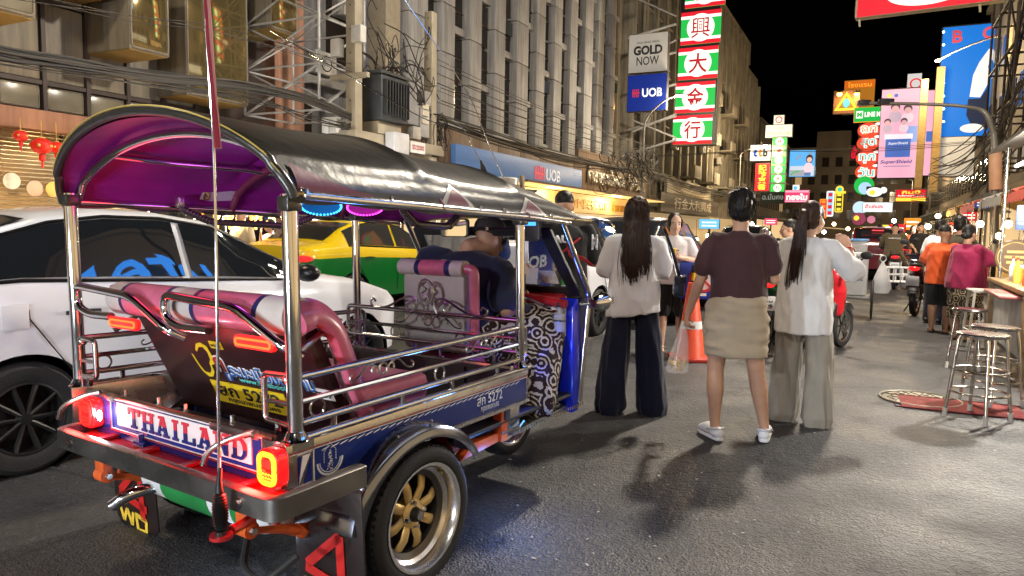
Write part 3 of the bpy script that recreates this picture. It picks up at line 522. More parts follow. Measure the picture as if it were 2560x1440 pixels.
text('sign_small', 'HUA SENG HENG', SBK, T(0, h*.27), gbd, w=w*.56, h=h*.05); text('sign_word', 'GOLD', mat('letter_slate', (.02, .025, .03), .5), T(0, h*.07), gbd, w=w*.72, h=h*.24, bold=.045); text('sign_word', 'NOW', mat('letter_slate', (.02, .025, .03), .5), T(0, -h*.2), gbd, w=w*.56, h=h*.22, bold=.01)
g, gbd, w, h = sign('bank_sign', 'dark blue UOB board under the grey board', 1566, 186, 1668, 277, 34, SBL, .3); text('sign_word', 'UOB', glow('letter_white', (.8, .8, .8), .9), T(w*.13, 0), gbd, w=w*.5, h=h*.24, bold=.03)
for k in range(4): bar(gbd, glow('letter_red', (.5, .03, .05), .8), -w*.36+w*.045*k, -h*.11, -w*.335+w*.045*k, h*.11, name='bank_bars')
bar(gbd, glow('letter_red', (.5, .03, .05), .8), -w*.37, -h*.02, -w*.19, h*.02, .024, name='bank_bars')
# cluster beyond
g, b, w, h = sign('bank_sign', 'small white ttb bank sign with coloured letters', 1876, 362, 1926, 402, 62, SWH, .4)
for k, (c, m) in enumerate((('t', glow('ttb_blue', (.02, .08, .4), .9)), ('t', SOR), ('b', SBK))): text('sign_letter', c, m, T(-w*.24+w*.24*k, 0), b, w=w*.22, h=h*.5, bold=.05)
g, b, w, h = sign('vertical_sign', 'narrow red vertical sign with gold Chinese characters', 1888, 408, 1923, 478, 60, SR, .4); text('sign_characters', '記\n珍\n真\n香', SYL, T(0, 0), b, w=w*.6, h=h*.9, bold=.03)
g, b, w, h = sign('vertical_sign', 'narrow green vertical sign with white discs below the cream board', 1929, 343, 1964, 481, 58, mat('sign_darkgreen', (.03, .06, .04), .5), .4)
for k, ch in enumerate('林詞上海金行'):
    y = h*.5-h*(k+.5)/6; bar(b, SG if k != 1 else mat('sign_offgreen', (.02, .12, .05), .5), -w*.47, y-h*.065, w*.47, y+h*.065); disc(b, SWH if k != 1 else SCR, 0, y, h*.068, .026); text('sign_character', ch, SR, T(0, y, .036), b, h=h*.075, bold=.03)
g, b, w, h = sign('cream_board', 'cream board with Thai lettering on top of green vertical sign', 1915, 312, 1979, 343, 58, SCR, .4); text('sign_words', 'ห้างทอง', glow('ink_brown', (.25, .16, .08), .6), T(0, h*.24), b, w=w*.4, h=h*.2); text('sign_words', 'เลี่ยงเซ่งเฮง', glow('ink_brown', (.25, .16, .08), .6), T(0, -h*.14), b, w=w*.85, h=h*.42)
g, b, w, h = sign('round_sign', 'round white and red sign above the cream board', 1935, 288, 1960, 311, 58, SCR, .3); disc(b, SR, 0, 0, w*.33, .02); disc(b, SWH, 0, 0, w*.22, .03); text('sign_letter', 'C', SR, T(0, 0, .042), b, h=h*.3, bold=.04)
g, b, w, h = sign('video_screen', 'bright video screen showing a woman under blue sky', 1975, 374, 2036, 442, 75, glow('screen_sky', (.10, .38, .75), 1.), .4)
bar(b, glow('screen_pale', (.55, .62, .7), .9), -w*.46, -h*.46, w*.46, -h*.1, .02); bar(b, glow('screen_road', (.35, .36, .38), .9), -w*.46, -h*.46, w*.1, -h*.25, .024); disc(b, glow('screen_skin', (.75, .5, .42), .9), w*.27, h*.12, h*.09, .03); disc(b, glow('screen_hair', (.07, .03, .025), .9), w*.27, h*.15, h*.12, .026, ry=h*.16); disc(b, glow('screen_pinktop', (.8, .6, .66), .9), w*.24, -h*.18, w*.17, .034, ry=h*.2); bar(b, glow('screen_jean', (.12, .2, .42), .9), w*.1, -h*.46, w*.34, -h*.34, .038); obj('screen_ribbon', MB().tube(curve_pts([(-w*.42, -h*.44, .03), (-w*.3, -h*.33, .03), (-w*.1, -h*.3, .03)], 5), .06, 6), SG, b)
for x, y in ((-.2, .18), (-.1, .26), (.3, .36)): disc(b, glow('screen_grey', (.3, .35, .4), .8), w*x, h*y, h*.05, .03)
g, b, w, h = sign('dark_board', 'dark green Thai shop board below the green vertical sign', 1903, 480, 1961, 509, 56, mat('board_darkgreen', (.03, .045, .03), .5), .3); text('sign_words', 'ฉ.มั่นคง', glow('letter_dim', (.4, .42, .36), .7), T(0, h*.1), b, w=w*.85, h=h*.5)
g, b, w, h = sign('pink_sign', 'pink and red sign with white Thai lettering', 1963, 475, 2021, 506, 54, glow('sign_rose', (.75, .05, .14), 1.1), .3); text('sign_words', 'ทองใบ', SWH, T(0, -h*.05), b, w=w*.85, h=h*.55, bold=.05); bar(b, SPK, -w*.47, h*.3, w*.47, h*.46); bar(b, SPK, -w*.47, -h*.46, w*.47, -h*.36)
g, b, w, h = sign('round_sign', 'small round blue and white sign above the pink sign', 1982, 462, 1998, 478, 54, SWH, .2); disc(b, glow('sign_cyan', (.1, .5, .7), 1.), -w*.1, 0, w*.3, .02)
for lab, x0, y0, x1, y1, m, m2 in (('red vertical neon sign with orange border', 2050, 498, 2066, 545, SR, SOR), ('blue vertical neon sign with red characters', 2067, 478, 2083, 541, glow('neon_blue', (.25, .55, .8), 1.), SR), ('yellow vertical neon sign topped by a disc', 2089, 480, 2106, 530, SBK, SYL)):
    g, b, w, h = sign('vertical_sign', lab, x0, y0, x1, y1, 50, m, .25); obj('neon_border', MB().tube([(a, c, .03) for a, c in rpoly(w*.95, h*.97, w*.15)], .035, 6, closed=True), SYL if 'yellow' in lab else (SOR if 'orange' in lab else SWH), b)
    for k in range(4): bar(b, m2, -w*.28, h*(.36-.24*k)-h*.07, w*.28, h*(.36-.24*k)+h*.07, .03)
    if 'yellow' in lab: disc(b, SYL, 0, h*.62, w*.55, .02); disc(b, STE, 0, h*.62, w*.32, .03); bar(b, SYL, -w*.85, h*.42, w*.85, h*.54, .02)
# triangle sign, orange board and lamps
g, b, w, h = sign('orange_board', 'orange lit hotel board behind the triangle sign', 2112, 200, 2183, 284, 66, glow('board_orange', (.42, .16, .015), .75), .4); text('sign_words', 'โรงแรม', glow('neon_orange', (1, .4, .03), 1.2), T(0, h*.36), b, w=w*.75, h=h*.14); bar(b, glow('band_orange', (.6, .12, .01), .9), -w*.48, h*.26, w*.48, h*.47, .012)
g, b, w, h = sign('triangle_sign', 'yellow triangle sign with blue figure on a grey board', 2086, 226, 2146, 284, 63, mat('board_mauve', (.2, .13, .12), .5), .3); obj('triangle', MB().prism([(-w*.46, -h*.36), (w*.46, -h*.36), (0, h*.44)], lambda p, q: (p, q, .02), (0, 0, .02)), SYL, b, smooth=False); obj('triangle_inner', MB().prism([(-w*.30, -h*.26), (w*.30, -h*.26), (0, h*.26)], lambda p, q: (p, q, .045), (0, 0, .01)), glow('tri_olive', (.3, .22, .02), .8), b, smooth=False); disc(b, glow('tri_blue', (.08, .5, .75), 1.), 0, -h*.05, w*.13, .06, ry=h*.19)
for px in (2099, 2142): q = at(px, 235, 62.3); o = thing('flood_lamp', 'orange flood lamp glowing over the triangle sign, %s of the pair' % ('left' if px < 2110 else 'right'), 'lamp', tuple(q), 0, 'flood lamps of the triangle sign'); obj('lamp_glow', MB().ball((0, 0, 0), .20, 14), glow('flood_orange', (1, .36, .04), 30), o); obj('lamp_shade', MB().lathe([(.05, .3), (.24, .16), (.26, .05)], n=18), BLACK, o); light('flood_light', 'POINT', (0, -.4, -.1), 260, (1, .45, .12), .2, o)
g, b, w, h = sign('green_sign', 'bright green LINE sign with orange frame', 2138, 268, 2203, 304, 52, SG, .3, SOR); bar(b, SWH, -w*.42, -h*.25, -w*.18, h*.25, .02); text('sign_letter', 'M', SG, T(-w*.3, 0, .03), b, h=h*.32, bold=.05); text('sign_words', 'LINE M', SWH, T(w*.15, 0), b, w=w*.55, h=h*.34, bold=.05)
for k, (wd, y) in enumerate((('ถูก', 326), ('สุด', 358), ('ทุก', 396), ('วัน', 430))):
    x = 2172-2.2*k; g, b, w, h = sign('oval_sign', ('topmost', 'second', 'third', 'lowest')[k]+' red oval sign of the hanging Thai column', x-23, y-17, x+23, y+17, 48, mat('sign_hidden', (.2, .02, .01), .5), .15, mat('sign_hidden', (.2, .02, .01), .5), group='hanging oval signs'); disc(b, glow('oval_red', (.8, .07, .03), 1.), 0, 0, w*.55, .02, ry=h*.56); text('sign_word', wd, SWH, T(0, 0, .034), b, w=w*.85, h=h*.75, bold=.07); text('sign_word', wd, STE if k else SOR, T(0, 0, .044), b, w=w*.72, h=h*.62, bold=.0)
    disc(b, SWH, w*.45, h*.45, w*.16, .03, ry=h*.1)
g, b, w, h = sign('red_sign', 'red neon shop name behind the hanging oval signs', 2128, 362, 2198, 400, 50, mat('sign_maroon', (.12, .01, .01), .5), .2); text('sign_words', 'ฮั่วเซ่งฮง', SR, T(0, 0), b, w=w*.9, h=h*.8, bold=.05)
g, b, w, h = sign('round_sign', 'round green and pale blue disc sign under the oval signs', 2138, 447, 2182, 485, 47, SBK, .15); disc(b, SG, 0, h*.06, w*.52, .02); disc(b, glow('disc_paleblue', (.4, .6, .85), 1.), w*.06, -h*.12, w*.34, .03)
g, b, w, h = sign('white_cutout', 'white cutout sign beside the green disc sign', 2168, 466, 2214, 494, 46, SBK, .12); disc(b, SWH, -w*.1, 0, w*.4, .02, ry=h*.42); disc(b, SWH, w*.34, h*.16, w*.17, .024); disc(b, SYL, -w*.2, -h*.05, w*.14, .034)
g, b, w, h = sign('white_sign', 'white restaurant sign with red Thai name', 2160, 506, 2228, 530, 42, glow('sign_coolwhite', (.75, .85, .88), 1.), .25); text('sign_words', 'ฮั่วเซ่งฮง', SR, T(-w*.12, h*.1), b, w=w*.6, h=h*.45, bold=.03)
for k, (x, y, r, m) in enumerate(((2150, 520, 16, glow('disc_pale', (.5, .7, .85), .9)), (2147, 547, 15, glow('disc_wine', (.3, .05, .1), .7)), (2141, 545, 6, SYL), (2178, 549, 9, glow('disc_rose', (.6, .2, .3), .8)))): g, b, w, h = sign('round_sign', ('pale blue lit disc left of the white restaurant sign', 'wine red lit disc below the pale blue disc', 'tiny yellow lit sign on the wine red disc', 'rose lit disc below the white restaurant sign')[k], x-r, y-r, x+r, y+r, 44, mat('sign_hidden2', (.05, .02, .02), .5), .1); disc(b, m, 0, 0, w*.52, .02)
# pink billboard with a family
g, b, w, h = sign('pink_billboard', 'tall pink billboard with a family and blue SuperShield lettering', 2203, 222, 2290, 446, 44, SPK, .5, SBK)
SK = glow('bill_skin', (.72, .40, .40), .85); HR = glow('bill_hair', (.12, .06, .08), .7); 
for x, y, r, sk in ((-.12, .27, .075, 1), (.2, .25, .07, 1), (-.3, .12, .055, 1), (.12, .12, .055, 1)):
    disc(b, HR, w*x, h*y+r*h*.28, h*r*.62, .02); disc(b, SK, w*x, h*y, h*r*.5, .03); disc(b, glow('bill_cloth', (.8, .6, .66), .85) if x > 0 else glow('bill_cloth2', (.55, .40, .48), .85), w*x, h*y-h*r*1.1, h*r*.85, .016)
bar(b, glow('bill_white', (.85, .75, .8), .9), -w*.36, -h*.06, w*.36, -h*.005, .036); bar(b, glow('bill_blue', (.08, .16, .5), .8), -w*.32, -h*.26, w*.32, -h*.06, .033); bar(b, glow('bill_blue2', (.3, .4, .75), .8), w*.2, -h*.1, w*.47, h*.08, .013); text('billboard_label', 'SuperShield', SWH, T(0, -h*.11, .045), b, w=w*.5, h=h*.035, shear=.2); text('billboard_name', 'SuperShield', glow('bill_navy', (.02, .04, .25), .8), T(-w*.02, -h*.315), b, w=w*.82, h=h*.05, bold=.02, shear=.25); bar(b, glow('bill_line', (.35, .25, .4), .8), -w*.34, -h*.365, w*.34, -h*.355); disc(b, SYL, -w*.3, h*.42, h*.02, .02); disc(b, glow('bill_blue', (.08, .16, .5), .8), -w*.12, h*.42, h*.02, .02)
g, b, w, h = sign('pink_billboard', 'narrow edge-on pink billboard right of the family billboard', 2315, 225, 2333, 440, 46, SPK, .4, SBK); bar(b, glow('bill_blue', (.08, .16, .5), .8), -w*.4, -h*.1, w*.4, h*.02)
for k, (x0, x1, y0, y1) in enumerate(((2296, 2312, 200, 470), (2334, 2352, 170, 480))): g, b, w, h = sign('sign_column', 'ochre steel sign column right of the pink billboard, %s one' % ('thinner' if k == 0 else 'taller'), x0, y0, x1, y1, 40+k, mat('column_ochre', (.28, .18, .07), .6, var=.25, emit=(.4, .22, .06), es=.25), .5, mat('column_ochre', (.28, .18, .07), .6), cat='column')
g, b, w, h = sign('white_sign', 'white sign with red ring above the sign columns', 2270, 184, 2302, 226, 48, glow('sign_dimwhite', (.6, .58, .58), .8), .3); obj('ring', MB().ring((w*.1, -h*.1, .03), w*.36, .05, 30, 6, Y=(0, 1, 0)), SR, b)
# blue billboard
g, b, w, h = sign('blue_billboard', 'tall blue billboard with red letters B and C and a white figure', 2356, 64, 2470, 342, 42, glow('bill_azure', (.004, .13, .50), 1.), .5, SBK); text('billboard_letter', 'B', glow('bill_red', (.6, .07, .08), .9), T(-w*.2, h*.40), b, h=h*.11, bold=.03); text('billboard_letter', 'C', glow('bill_red', (.6, .07, .08), .9), T(w*.38, h*.41), b, h=h*.11, bold=.03)
obj('white_figure', MB().prism([(.10, -.14), (.14, .05), (.24, .16), (.40, .27), (.48, .26), (.48, .18), (.40, .12), (.46, .0), (.30, -.15)], lambda p, q: (p*w, q*h, .02), (0, 0, .01)), glow('bill_ivory', (.7, .68, .68), .9), b, smooth=False); obj('figure_dark', MB().prism([(.08, -.16), (.30, -.16), (.46, -.04), (.48, -.42), (.2, -.42), (.06, -.3)], lambda p, q: (p*w, q*h, .018), (0, 0, .01)), glow('bill_ink', (.01, .02, .06), .6), b, smooth=False); disc(b, glow('bill_ivory', (.7, .68, .68), .9), w*.18, -h*.42, w*.22, .026, ry=h*.04)
for k in range(8): q = at(2357, 78+35*k, 41.5); 
g2, b2, w2_, h2_ = sign('white_board', 'blank white board below the blue billboard', 2350, 342, 2430, 440, 42.3, mat('board_white_dim', (.45, .44, .43), .6, emit=(.4, .4, .42), es=.35, var=.1), .4)
for k in range(8): q = at(2359, 80+32*k, 41.4); o = thing('edge_lamp', 'small blue-white lamp on the left edge of the blue billboard, %s from top' % ('first', 'second', 'third', 'fourth', 'fifth', 'sixth', 'seventh', 'eighth')[k], 'lamp', tuple(q), 0, 'edge lamps of the blue billboard'); obj('lamp_bulb', MB().ball((0, 0, 0), .06, 10), glow('edge_white', (.5, .8, 1), 14), o); obj('lamp_arm', MB().cyl((0, 0, 0), tuple(SD*.5), .02), BLACK, o); light('edge_light', 'POINT', tuple(SD*.25-ND*.05), 6, (.3, .6, 1), .08, o) if k % 2 == 0 else None
g, b, w, h = sign('red_sign', 'red and yellow shop board with white Thai lettering', 2243, 474, 2311, 504, 38, SR, .25); bar(b, SYL, -w*.48, -h*.46, w*.48, -h*.18); text('sign_words', 'กิมบี้', SYL, T(0, h*.28), b, w=w*.6, h=h*.3, bold=.04); text('sign_words', 'รับซื้อทองคำทุกวัน', SWH, T(0, -h*.02), b, w=w*.85, h=h*.18, bold=.03)
g, b, w, h = sign('overhead_sign', 'red overhead sign with white disc at the top right', 2155, -60, 2480, 22, 20, SR, .35, mat('frame_pale', (.35, .3, .2), .5), yaw=-6); disc(b, SWH, 0, h*.05, w*.28, .03, ry=h*.42)
for x in (-.47, .35): obj('hanger', MB().tube([(w*x, -h*.52, -.1), (w*x+.02, -h*.75, -.12)], .03, 6), mat('frame_pale', (.35, .3, .2), .5), b)
# small lit boards and lanterns deep in the street
SM = [(2405, 530, 2440, 552, 22, SR, 'brown arrow board on the right pavement'), (2375, 556, 2425, 580, 20, glow('sign_redstall', (.75, .06, .02), 1.), 'red stall board behind woman with headband'), (2225, 560, 2262, 592, 26, SR, 'red lit stall board right of the red van'), (2262, 545, 2300, 575, 28, SOR, 'orange lit stall board under the tree'), (2195, 562, 2220, 585, 30, SYL, 'yellow lit stall board beyond the red van'), (1912, 546, 1942, 562, 30, glow('sign_rose', (.75, .05, .14), 1.1), 'small pink lit board behind the women'), (1748, 548, 1798, 572, 20, glow('board_skyblue', (.12, .45, .8), 1.), 'small blue lit board behind the smiling woman'), (2440, 500, 2475, 520, 18, glow('sign_navyst', (.02, .06, .3), .7), 'small navy street sign near the mast')]
for x0, y0, x1, y1, d, m, lab in SM:
    g, b, w, h = sign('lit_board', lab, x0, y0, x1, y1, d, m, .12)
    for k in range(2): bar(b, SWH, -w*.36, h*(.16-.34*k)-h*.07, w*.36, h*(.16-.34*k)+h*.07, name='board_text')
    obj('board_post', MB().tube([(0, -h/2, -.06), (0, -h/2-max(.4, at(x0, y1, d).z-.05), -.06)], .03, 6), BLACK, b)
random.seed(77)
def bulb(px, py, d, col, r, es, lab, watts=0, grp='stall bulbs down the street'):
    q = at(px, py, d); o = thing('light_bulb', lab, 'light bulb', tuple(q), 0, grp); obj('bulb_glass', MB().ball((0, 0, 0), r, 12), glow('bulb_%d_%d' % (int(col[2]*10), es), col, es), o); obj('bulb_cap', MB().cyl((0, 0, r*.9), (0, 0, r*1.6), r*.45, n=10), BLACK, o); obj('bulb_wire', MB().cyl((0, 0, r*1.5), (0, 0, r*1.5+.5), .006, n=5), BLACK, o)
    if watts: light('bulb_light', 'POINT', (0, 0, -r*1.4), watts*(2.2 if 'left' in grp else 1.3), col, r, o)

# neon column across the street, outside the picture: the panelled building's bays mirror it
nc = thing('vertical_sign', 'green, white and red neon column on the right side, outside the picture', 'sign', M=sframe(0, -4.6)); ncb = P(nc, 'board', SBK, (23.0, 0, 5.0), (26.6, -.3, 13.5))
for k in range(5):
    z = 5.9+1.65*k; P(ncb, 'sign_panel', glow('column_green', (.02, .5, .08), 3.), (23.1, .02, z-.5), (25.2, .05, z+.5)); P(ncb, 'sign_band', glow('column_red', (.7, .02, .03), 3.), (23.1, .02, z+.55), (25.2, .05, z+1.05)); obj('sign_disc', MB().lathe([(0, .06), (.55, .06), (.55, .03)], (24.15, 0, z), 'y', 28), glow('column_white', (.95, .9, .75), 3.5), ncb)
P(ncb, 'sign_strip', glow('column_orange', (.9, .3, .05), 2.), (25.4, .02, 5.2), (26.5, .05, 13.3))
# ================================================================== LIT STALLS
WARM = (1, .68, .32); COOL = (.9, .95, 1)
for k, (x, y, d, c, r, e, w) in enumerate(((435, 492, 11.6, WARM, .07, 30, 30), (459, 492, 11.7, WARM, .07, 30, 30), (475, 528, 11.5, WARM, .055, 25, 12), (568, 532, 11.5, WARM, .06, 25, 14), (505, 512, 11.6, WARM, .035, 20, 0), (708, 535, 12.3, COOL, .07, 30, 45), (790, 541, 12.6, COOL, .08, 30, 45), (600, 502, 11.9, WARM, .06, 25, 18), (930, 545, 13.5, COOL, .14, 22, 60))):
    bulb(x, y, d, c, r, e, 'stall bulb over the left pavement, %s from the left' % ('first', 'second', 'third', 'fifth', 'fourth', 'seventh', 'eighth', 'sixth', 'ninth')[k], w, 'bulbs over the left pavement stalls')
L = [(2180, 600, 30), (2200, 566, 34), (2235, 552, 30), (2262, 590, 24), (2290, 602, 22), (2320, 566, 20), (2330, 596, 18), (2345, 540, 22), (2385, 572, 19), (2415, 588, 17), (2435, 612, 14), (2450, 560, 15), (2060, 580, 36), (2085, 560, 40), (2120, 572, 38), (1905, 590, 30), (1880, 560, 34), (1740, 600, 22), (1770, 590, 24), (2150, 585, 32), (2500, 590, 12), (2520, 560, 12), (1860, 605, 30), (1990, 585, 40)]
for k, (x, y, d) in enumerate(sorted(L)): bulb(x, y, d, WARM if k % 3 else COOL, .05+.0012*d, 24, 'round stall bulb glowing among the stalls deep in the street', 30 if k % 2 else 0)
# left pavement stalls: frame, counter, tent sheet, goods
def stall(label, s, t, L_, top, cloth_m, sidecol, group='stalls on the left pavement', rz=-26.5):
    o = thing('market_stall', label, 'market stall', tuple(st(s, t)), R(63.5), group)
    for x in (0, L_):
        for y in (0, 1.1): obj('pole', MB().cyl((x, y, 0), (x, y, top), .022, n=8), STEEL, o)
    n = 8; obj('roof_sheet', MB().loft([[Vec((x, y, top+.25*math.sin(PI*(y+.4)/1.9)+.03*math.sin(x*7))) for y in [-.4+1.9*j/8 for j in range(9)]] for x in [-.2+(L_+.4)*i/8 for i in range(9)]], closed=False), cloth_m, o); obj('valance', MB().loft([[Vec((-.2+(L_+.4)*i/24, -.4, top-.02)) for i in range(25)], [Vec((-.2+(L_+.4)*i/24, -.41, top-.16-.05*(i % 2))) for i in range(25)]], closed=False), cloth_m, o)
    obj('counter', MB().bb((0, -.05, .75), (L_, 1.0, .80)), mat('counter_steel', (.4, .38, .35), .3, .6), o); obj('counter_front', MB().bb((0, -.04, .1), (L_, -.02, .75)), sidecol, o)
    return o
TENT = mat('tent_blue', (.12, .2, .3), .5, alpha=.9); TENTC = mat('tent_clear', (.5, .52, .55), .3, alpha=.55); SRED = mat('stall_red', (.45, .03, .02), .6); SYEL = mat('stall_yellow', (.6, .35, .08), .6)
stall('lantern and ornament stall on the left pavement', 8.1, 9.75, 1.6, 2.05, mat('tent_brown', (.2, .13, .07), .7), SRED); stall('food stall under clear plastic on the left pavement', 10.1, 9.75, 2.0, 2.0, TENTC, SYEL); stall('food stall with yellow letters on the left pavement', 12.5, 9.75, 2.4, 2.0, TENT, mat('stall_white', (.55, .53, .5), .6)); stall('last lit stall on the left pavement before the bank', 15.3, 9.75, 2.2, 2.0, TENTC, SYEL)
random.seed(8)
for k in range(16):
    x, y = 8.1+.1*k, random.uniform(-.05, .2); o = thing('hanging_ornament', 'red and gold ornament hanging from the left pavement stall', 'ornament', tuple(st(x, 9.5+y, 1.78-.16*(k % 3))), 0, 'ornaments on the lantern stall'); c = mat('orn_%d' % (k % 3), ((.6, .03, .02), (.7, .22, .03), (.7, .45, .08))[k % 3], .5, emit=((.6, .03, .02), (.7, .22, .03), (.7, .45, .08))[k % 3], es=.25, var=0); obj('ornament_body', MB().lathe([(0, .07), (.05, .05), (.06, 0), (.04, -.05), (0, -.06)], n=12), c, o); obj('ornament_tassel', MB().lathe([(.01, -.06), (.03, -.09), (.03, -.22), (0, -.23)], n=8), c, o); obj('ornament_cord', MB().cyl((0, 0, .06), (0, 0, .2), .004, n=5), c, o)
g, b, w, h = sign('stall_sign', 'dark stall banner with yellow Thai letters on the left pavement', 795, 510, 905, 534, 13.2, mat('banner_dark', (.05, .045, .04), .6), .03); text('banner_letters', 'เจ๊เฮง เนา', SYL, T(0, 0), b, w=w*.95, h=h*.9, bold=.02)
g, b, w, h = sign('glowing_awning', 'pale cyan lit panel over the left pavement stall', 592, 496, 628, 518, 12.3, glow('awning_glow_cyan', (.35, .7, .8), .9), .04); bar(b, SWH, -w*.4, h*.1, w*.4, h*.4)  # an awning made as a glowing board, its lit look is emission
# right pavement stalls
def rstall(label, s, t, L_, top, m, m2):
    o = stall(label, s, t, L_, top, m, m2, 'stalls on the right pavement'); o.rotation_euler = (0, 0, R(63.5)+PI); return o
for k, (s, m) in enumerate(((14.5, SRED), (18.2, mat('tent_grey', (.25, .24, .22), .7)), (22, SRED), (26, SYEL), (30.5, TENT))): rstall(('red roofed stall behind the people at the food cart', 'grey roofed stall farther along the right pavement', 'second red roofed stall on the right pavement', 'yellow roofed stall on the right pavement', 'blue roofed stall farthest along the right pavement')[k], s, -2.4, 2.6, 2.1, m, SYEL if k % 2 else SRED)
random.seed(9)
for k in range(12):
    s, t = 12.5+1.1*k, -2.55; o = thing('food_tray', 'steel tray of food on the right pavement stalls', 'tray', tuple(st(s, t, .80)), R(63.5), 'trays of food on the right stalls'); obj('tray', MB().box((0, 0, .02), (.5, .35, .04)), STEEL, o, bevel=.01)
    for j in range(5): obj('food_item', MB().ball((-.18+.09*j, random.uniform(-.1, .1), .07), (.05, .06, .04), 8), mat('food_%d' % (j % 3), ((.6, .3, .05), (.5, .1, .03), (.65, .5, .2))[j % 3], .5), o)
# parasol-like street tree on the right pavement
tr_ = thing('street_tree', 'small bushy street tree beside the stalls on the right', 'tree', tuple(at(2365, 600, 27)*1.0-Vec((0, 0, at(2365, 600, 27).z)))); obj('trunk', MB().tube([(0, 0, 0), (.03, .02, 1.0), (0, .05, 1.9)], [.09, .07, .04], 8), mat('bark', (.06, .045, .03), .9), tr_)
random.seed(12); mb = MB()
for k in range(2600):
    a, e = random.uniform(0, 2*PI), math.asin(random.uniform(-.7, 1)); rr = random.random()**.4*(.85+.25*math.sin(5*a+3*e)); p = Vec((math.cos(a)*math.cos(e)*.78, math.sin(a)*math.cos(e)*.78, 1.55+math.sin(e)*.62))*1.0; p = Vec((p.x*rr, p.y*rr, 1.55+(p.z-1.55)*rr)); d = Vec((random.gauss(0, 1), random.gauss(0, 1), random.gauss(0, .6))).normalized()*.05; n = d.orthogonal().normalized()*.02
    mb.add([p-d, p+n, p+d, p-n], [(0, 1, 2, 3)])
obj('crown', mb, mat('leaf', (.05, .075, .02), .6, var=.5, vs=9), tr_, smooth=False)
# ================================================================== TUK-TUK
# local axes: x forward, y to the left, z up; origin on the road under the right rear post
def _rot(v):
    a = ((.99984, -.00171, -.01792), (.00154, .99995, -.00938), (.01793, .00935, .9998))
    return Vec([a[i][0]*v[0]+a[i][1]*v[1]+a[i][2]*v[2] for i in range(3)])
_y = R(33.8); _U = _rot((math.sin(_y), math.cos(_y), 0)); _V = _rot((-math.cos(_y), math.sin(_y), 0)); _Z = _U.cross(_V)
_O = CAMP + _rot(Vec((-.69058527, 2.24650308, -CH)))
TUKM = Mat(((_U.x, _V.x, _Z.x, _O.x), (_U.y, _V.y, _Z.y, _O.y), (_U.z, _V.z, _Z.z, _O.z-.012), (0, 0, 0, 1)))
tuk = thing('tuk_tuk', 'chrome and blue three-wheeled tuk-tuk with arched black canopy and purple lining', 'tuk-tuk', M=TUKM)
VINYL = mat('vinyl_black', (.022, .021, .018), .30, spec=.8, bump=.35, bs=14, var=.2)
PURP = mat('vinyl_purple', (.20, .012, .19), .36, bump=.2, bs=9, var=.15)
PINK = mat('vinyl_pink', (.50, .12, .20), .3, var=.18, vs=14, bump=.12, bs=25, coat=.3)
CREAM = mat('vinyl_cream', (.5, .45, .42), .35, var=.14, vs=12, coat=.2)
NAVYV = mat('vinyl_navy', (.015, .02, .09), .3)
MAROON = mat('vinyl_maroon', (.12, .018, .05), .4, bump=.15, bs=20)
TBLUE = mat('enamel_blue', (.008, .022, .16), .22, coat=.5, var=.1)
TRED = mat('enamel_red', (.33, .012, .014), .3, coat=.3, var=.15)
TORANGE = mat('enamel_orange', (.62, .10, .02), .42, var=.2, vs=20)
TWHITE = mat('enamel_white', (.7, .7, .7), .35)
YPIPE = mat('piping_yellow', (.38, .28, .06), .45)
DARKM = mat('dark_panel', (.028, .010, .011), .32, var=.2)
GOLD = mat('gold_alloy', (.70, .50, .20), .4, .45, var=.08)
YPLATE = mat('plate_yellow', (.72, .52, .02), .45, var=.05)
INK = mat('ink_black', (.012, .012, .012), .5, var=0)
ysp = lambda x: 1.44-.34*max(0, min(1, x/1.9))              # left canopy edge narrows to the front
# --- canopy
def apex(x):
    return float(np.interp(x, [-.2, 0, .6, 1., 1.3, 1.6, 1.8, 1.93], [1.775, 1.775, 1.75, 1.705, 1.668, 1.60, 1.51, 1.405]))
def edge(x): return float(np.interp(x, [-.1, 0, 1.31, 1.93], [1.475, 1.473, 1.412, 1.383]))
def roofp(x, t, dz=0.):
    s = math.cos(PI*(1-t)) ; s = max(-1, min(1, s))           # t 0..1 : right edge .. left edge
    yl = ysp(max(0, x)); c = (-.06+yl)/2; hw = (yl+.06)/2
    h = max(0., 1-s*s)**.62
    rid = .012*sum(math.exp(-((x-a)/.02)**2) for a in (.66, 1.31))-.010*math.sin(PI*min(1, max(0, (x-.66)/.65)))*(.66 < x < 1.31)-.008*math.sin(PI*min(1, max(0, x/.66)))*(0 < x < .66)
    e = edge(x); xo = x
    if x <= 0: xo = x-.11*h*(1 if x < -.005 else .3)
    return Vec((xo, c+hw*s*(1-.035*(1-h)*(1 if h < .35 else 0)), e+(apex(x)-e+dz)*h+rid*min(1, h*2)))
mb = MB(); xs = [-.02, 0.0, .05, .12, .2, .3, .4, .5, .58, .63, .66, .69, .75, .85, .95, 1.05, 1.15, 1.25, 1.29, 1.31, 1.34, 1.42, 1.5, 1.6, 1.7, 1.8, 1.88, 1.93]; nt_ = 40
mb.loft([[roofp(x, j/nt_) for j in range(nt_+1)] for x in xs], closed=False)
canopy = obj('canopy', mb, VINYL, tuk)
mb = MB(); mb.loft([[roofp(x, .012+.976*j/nt_, -.022) - Vec((0, 0, .012)) for j in range(nt_+1)] for x in xs[1:-1]], closed=False); ra_ = lambda f: [roofp(-.02, .012+.976*j/nt_, -.022).lerp(roofp(0, .012+.976*j/nt_, -.022), f)-Vec((0, 0, .012)) for j in range(nt_+1)]; mb.loft([ra_(.25), ra_(.6), ra_(1)], closed=False)
obj('canopy_lining', mb, PURP, tuk)
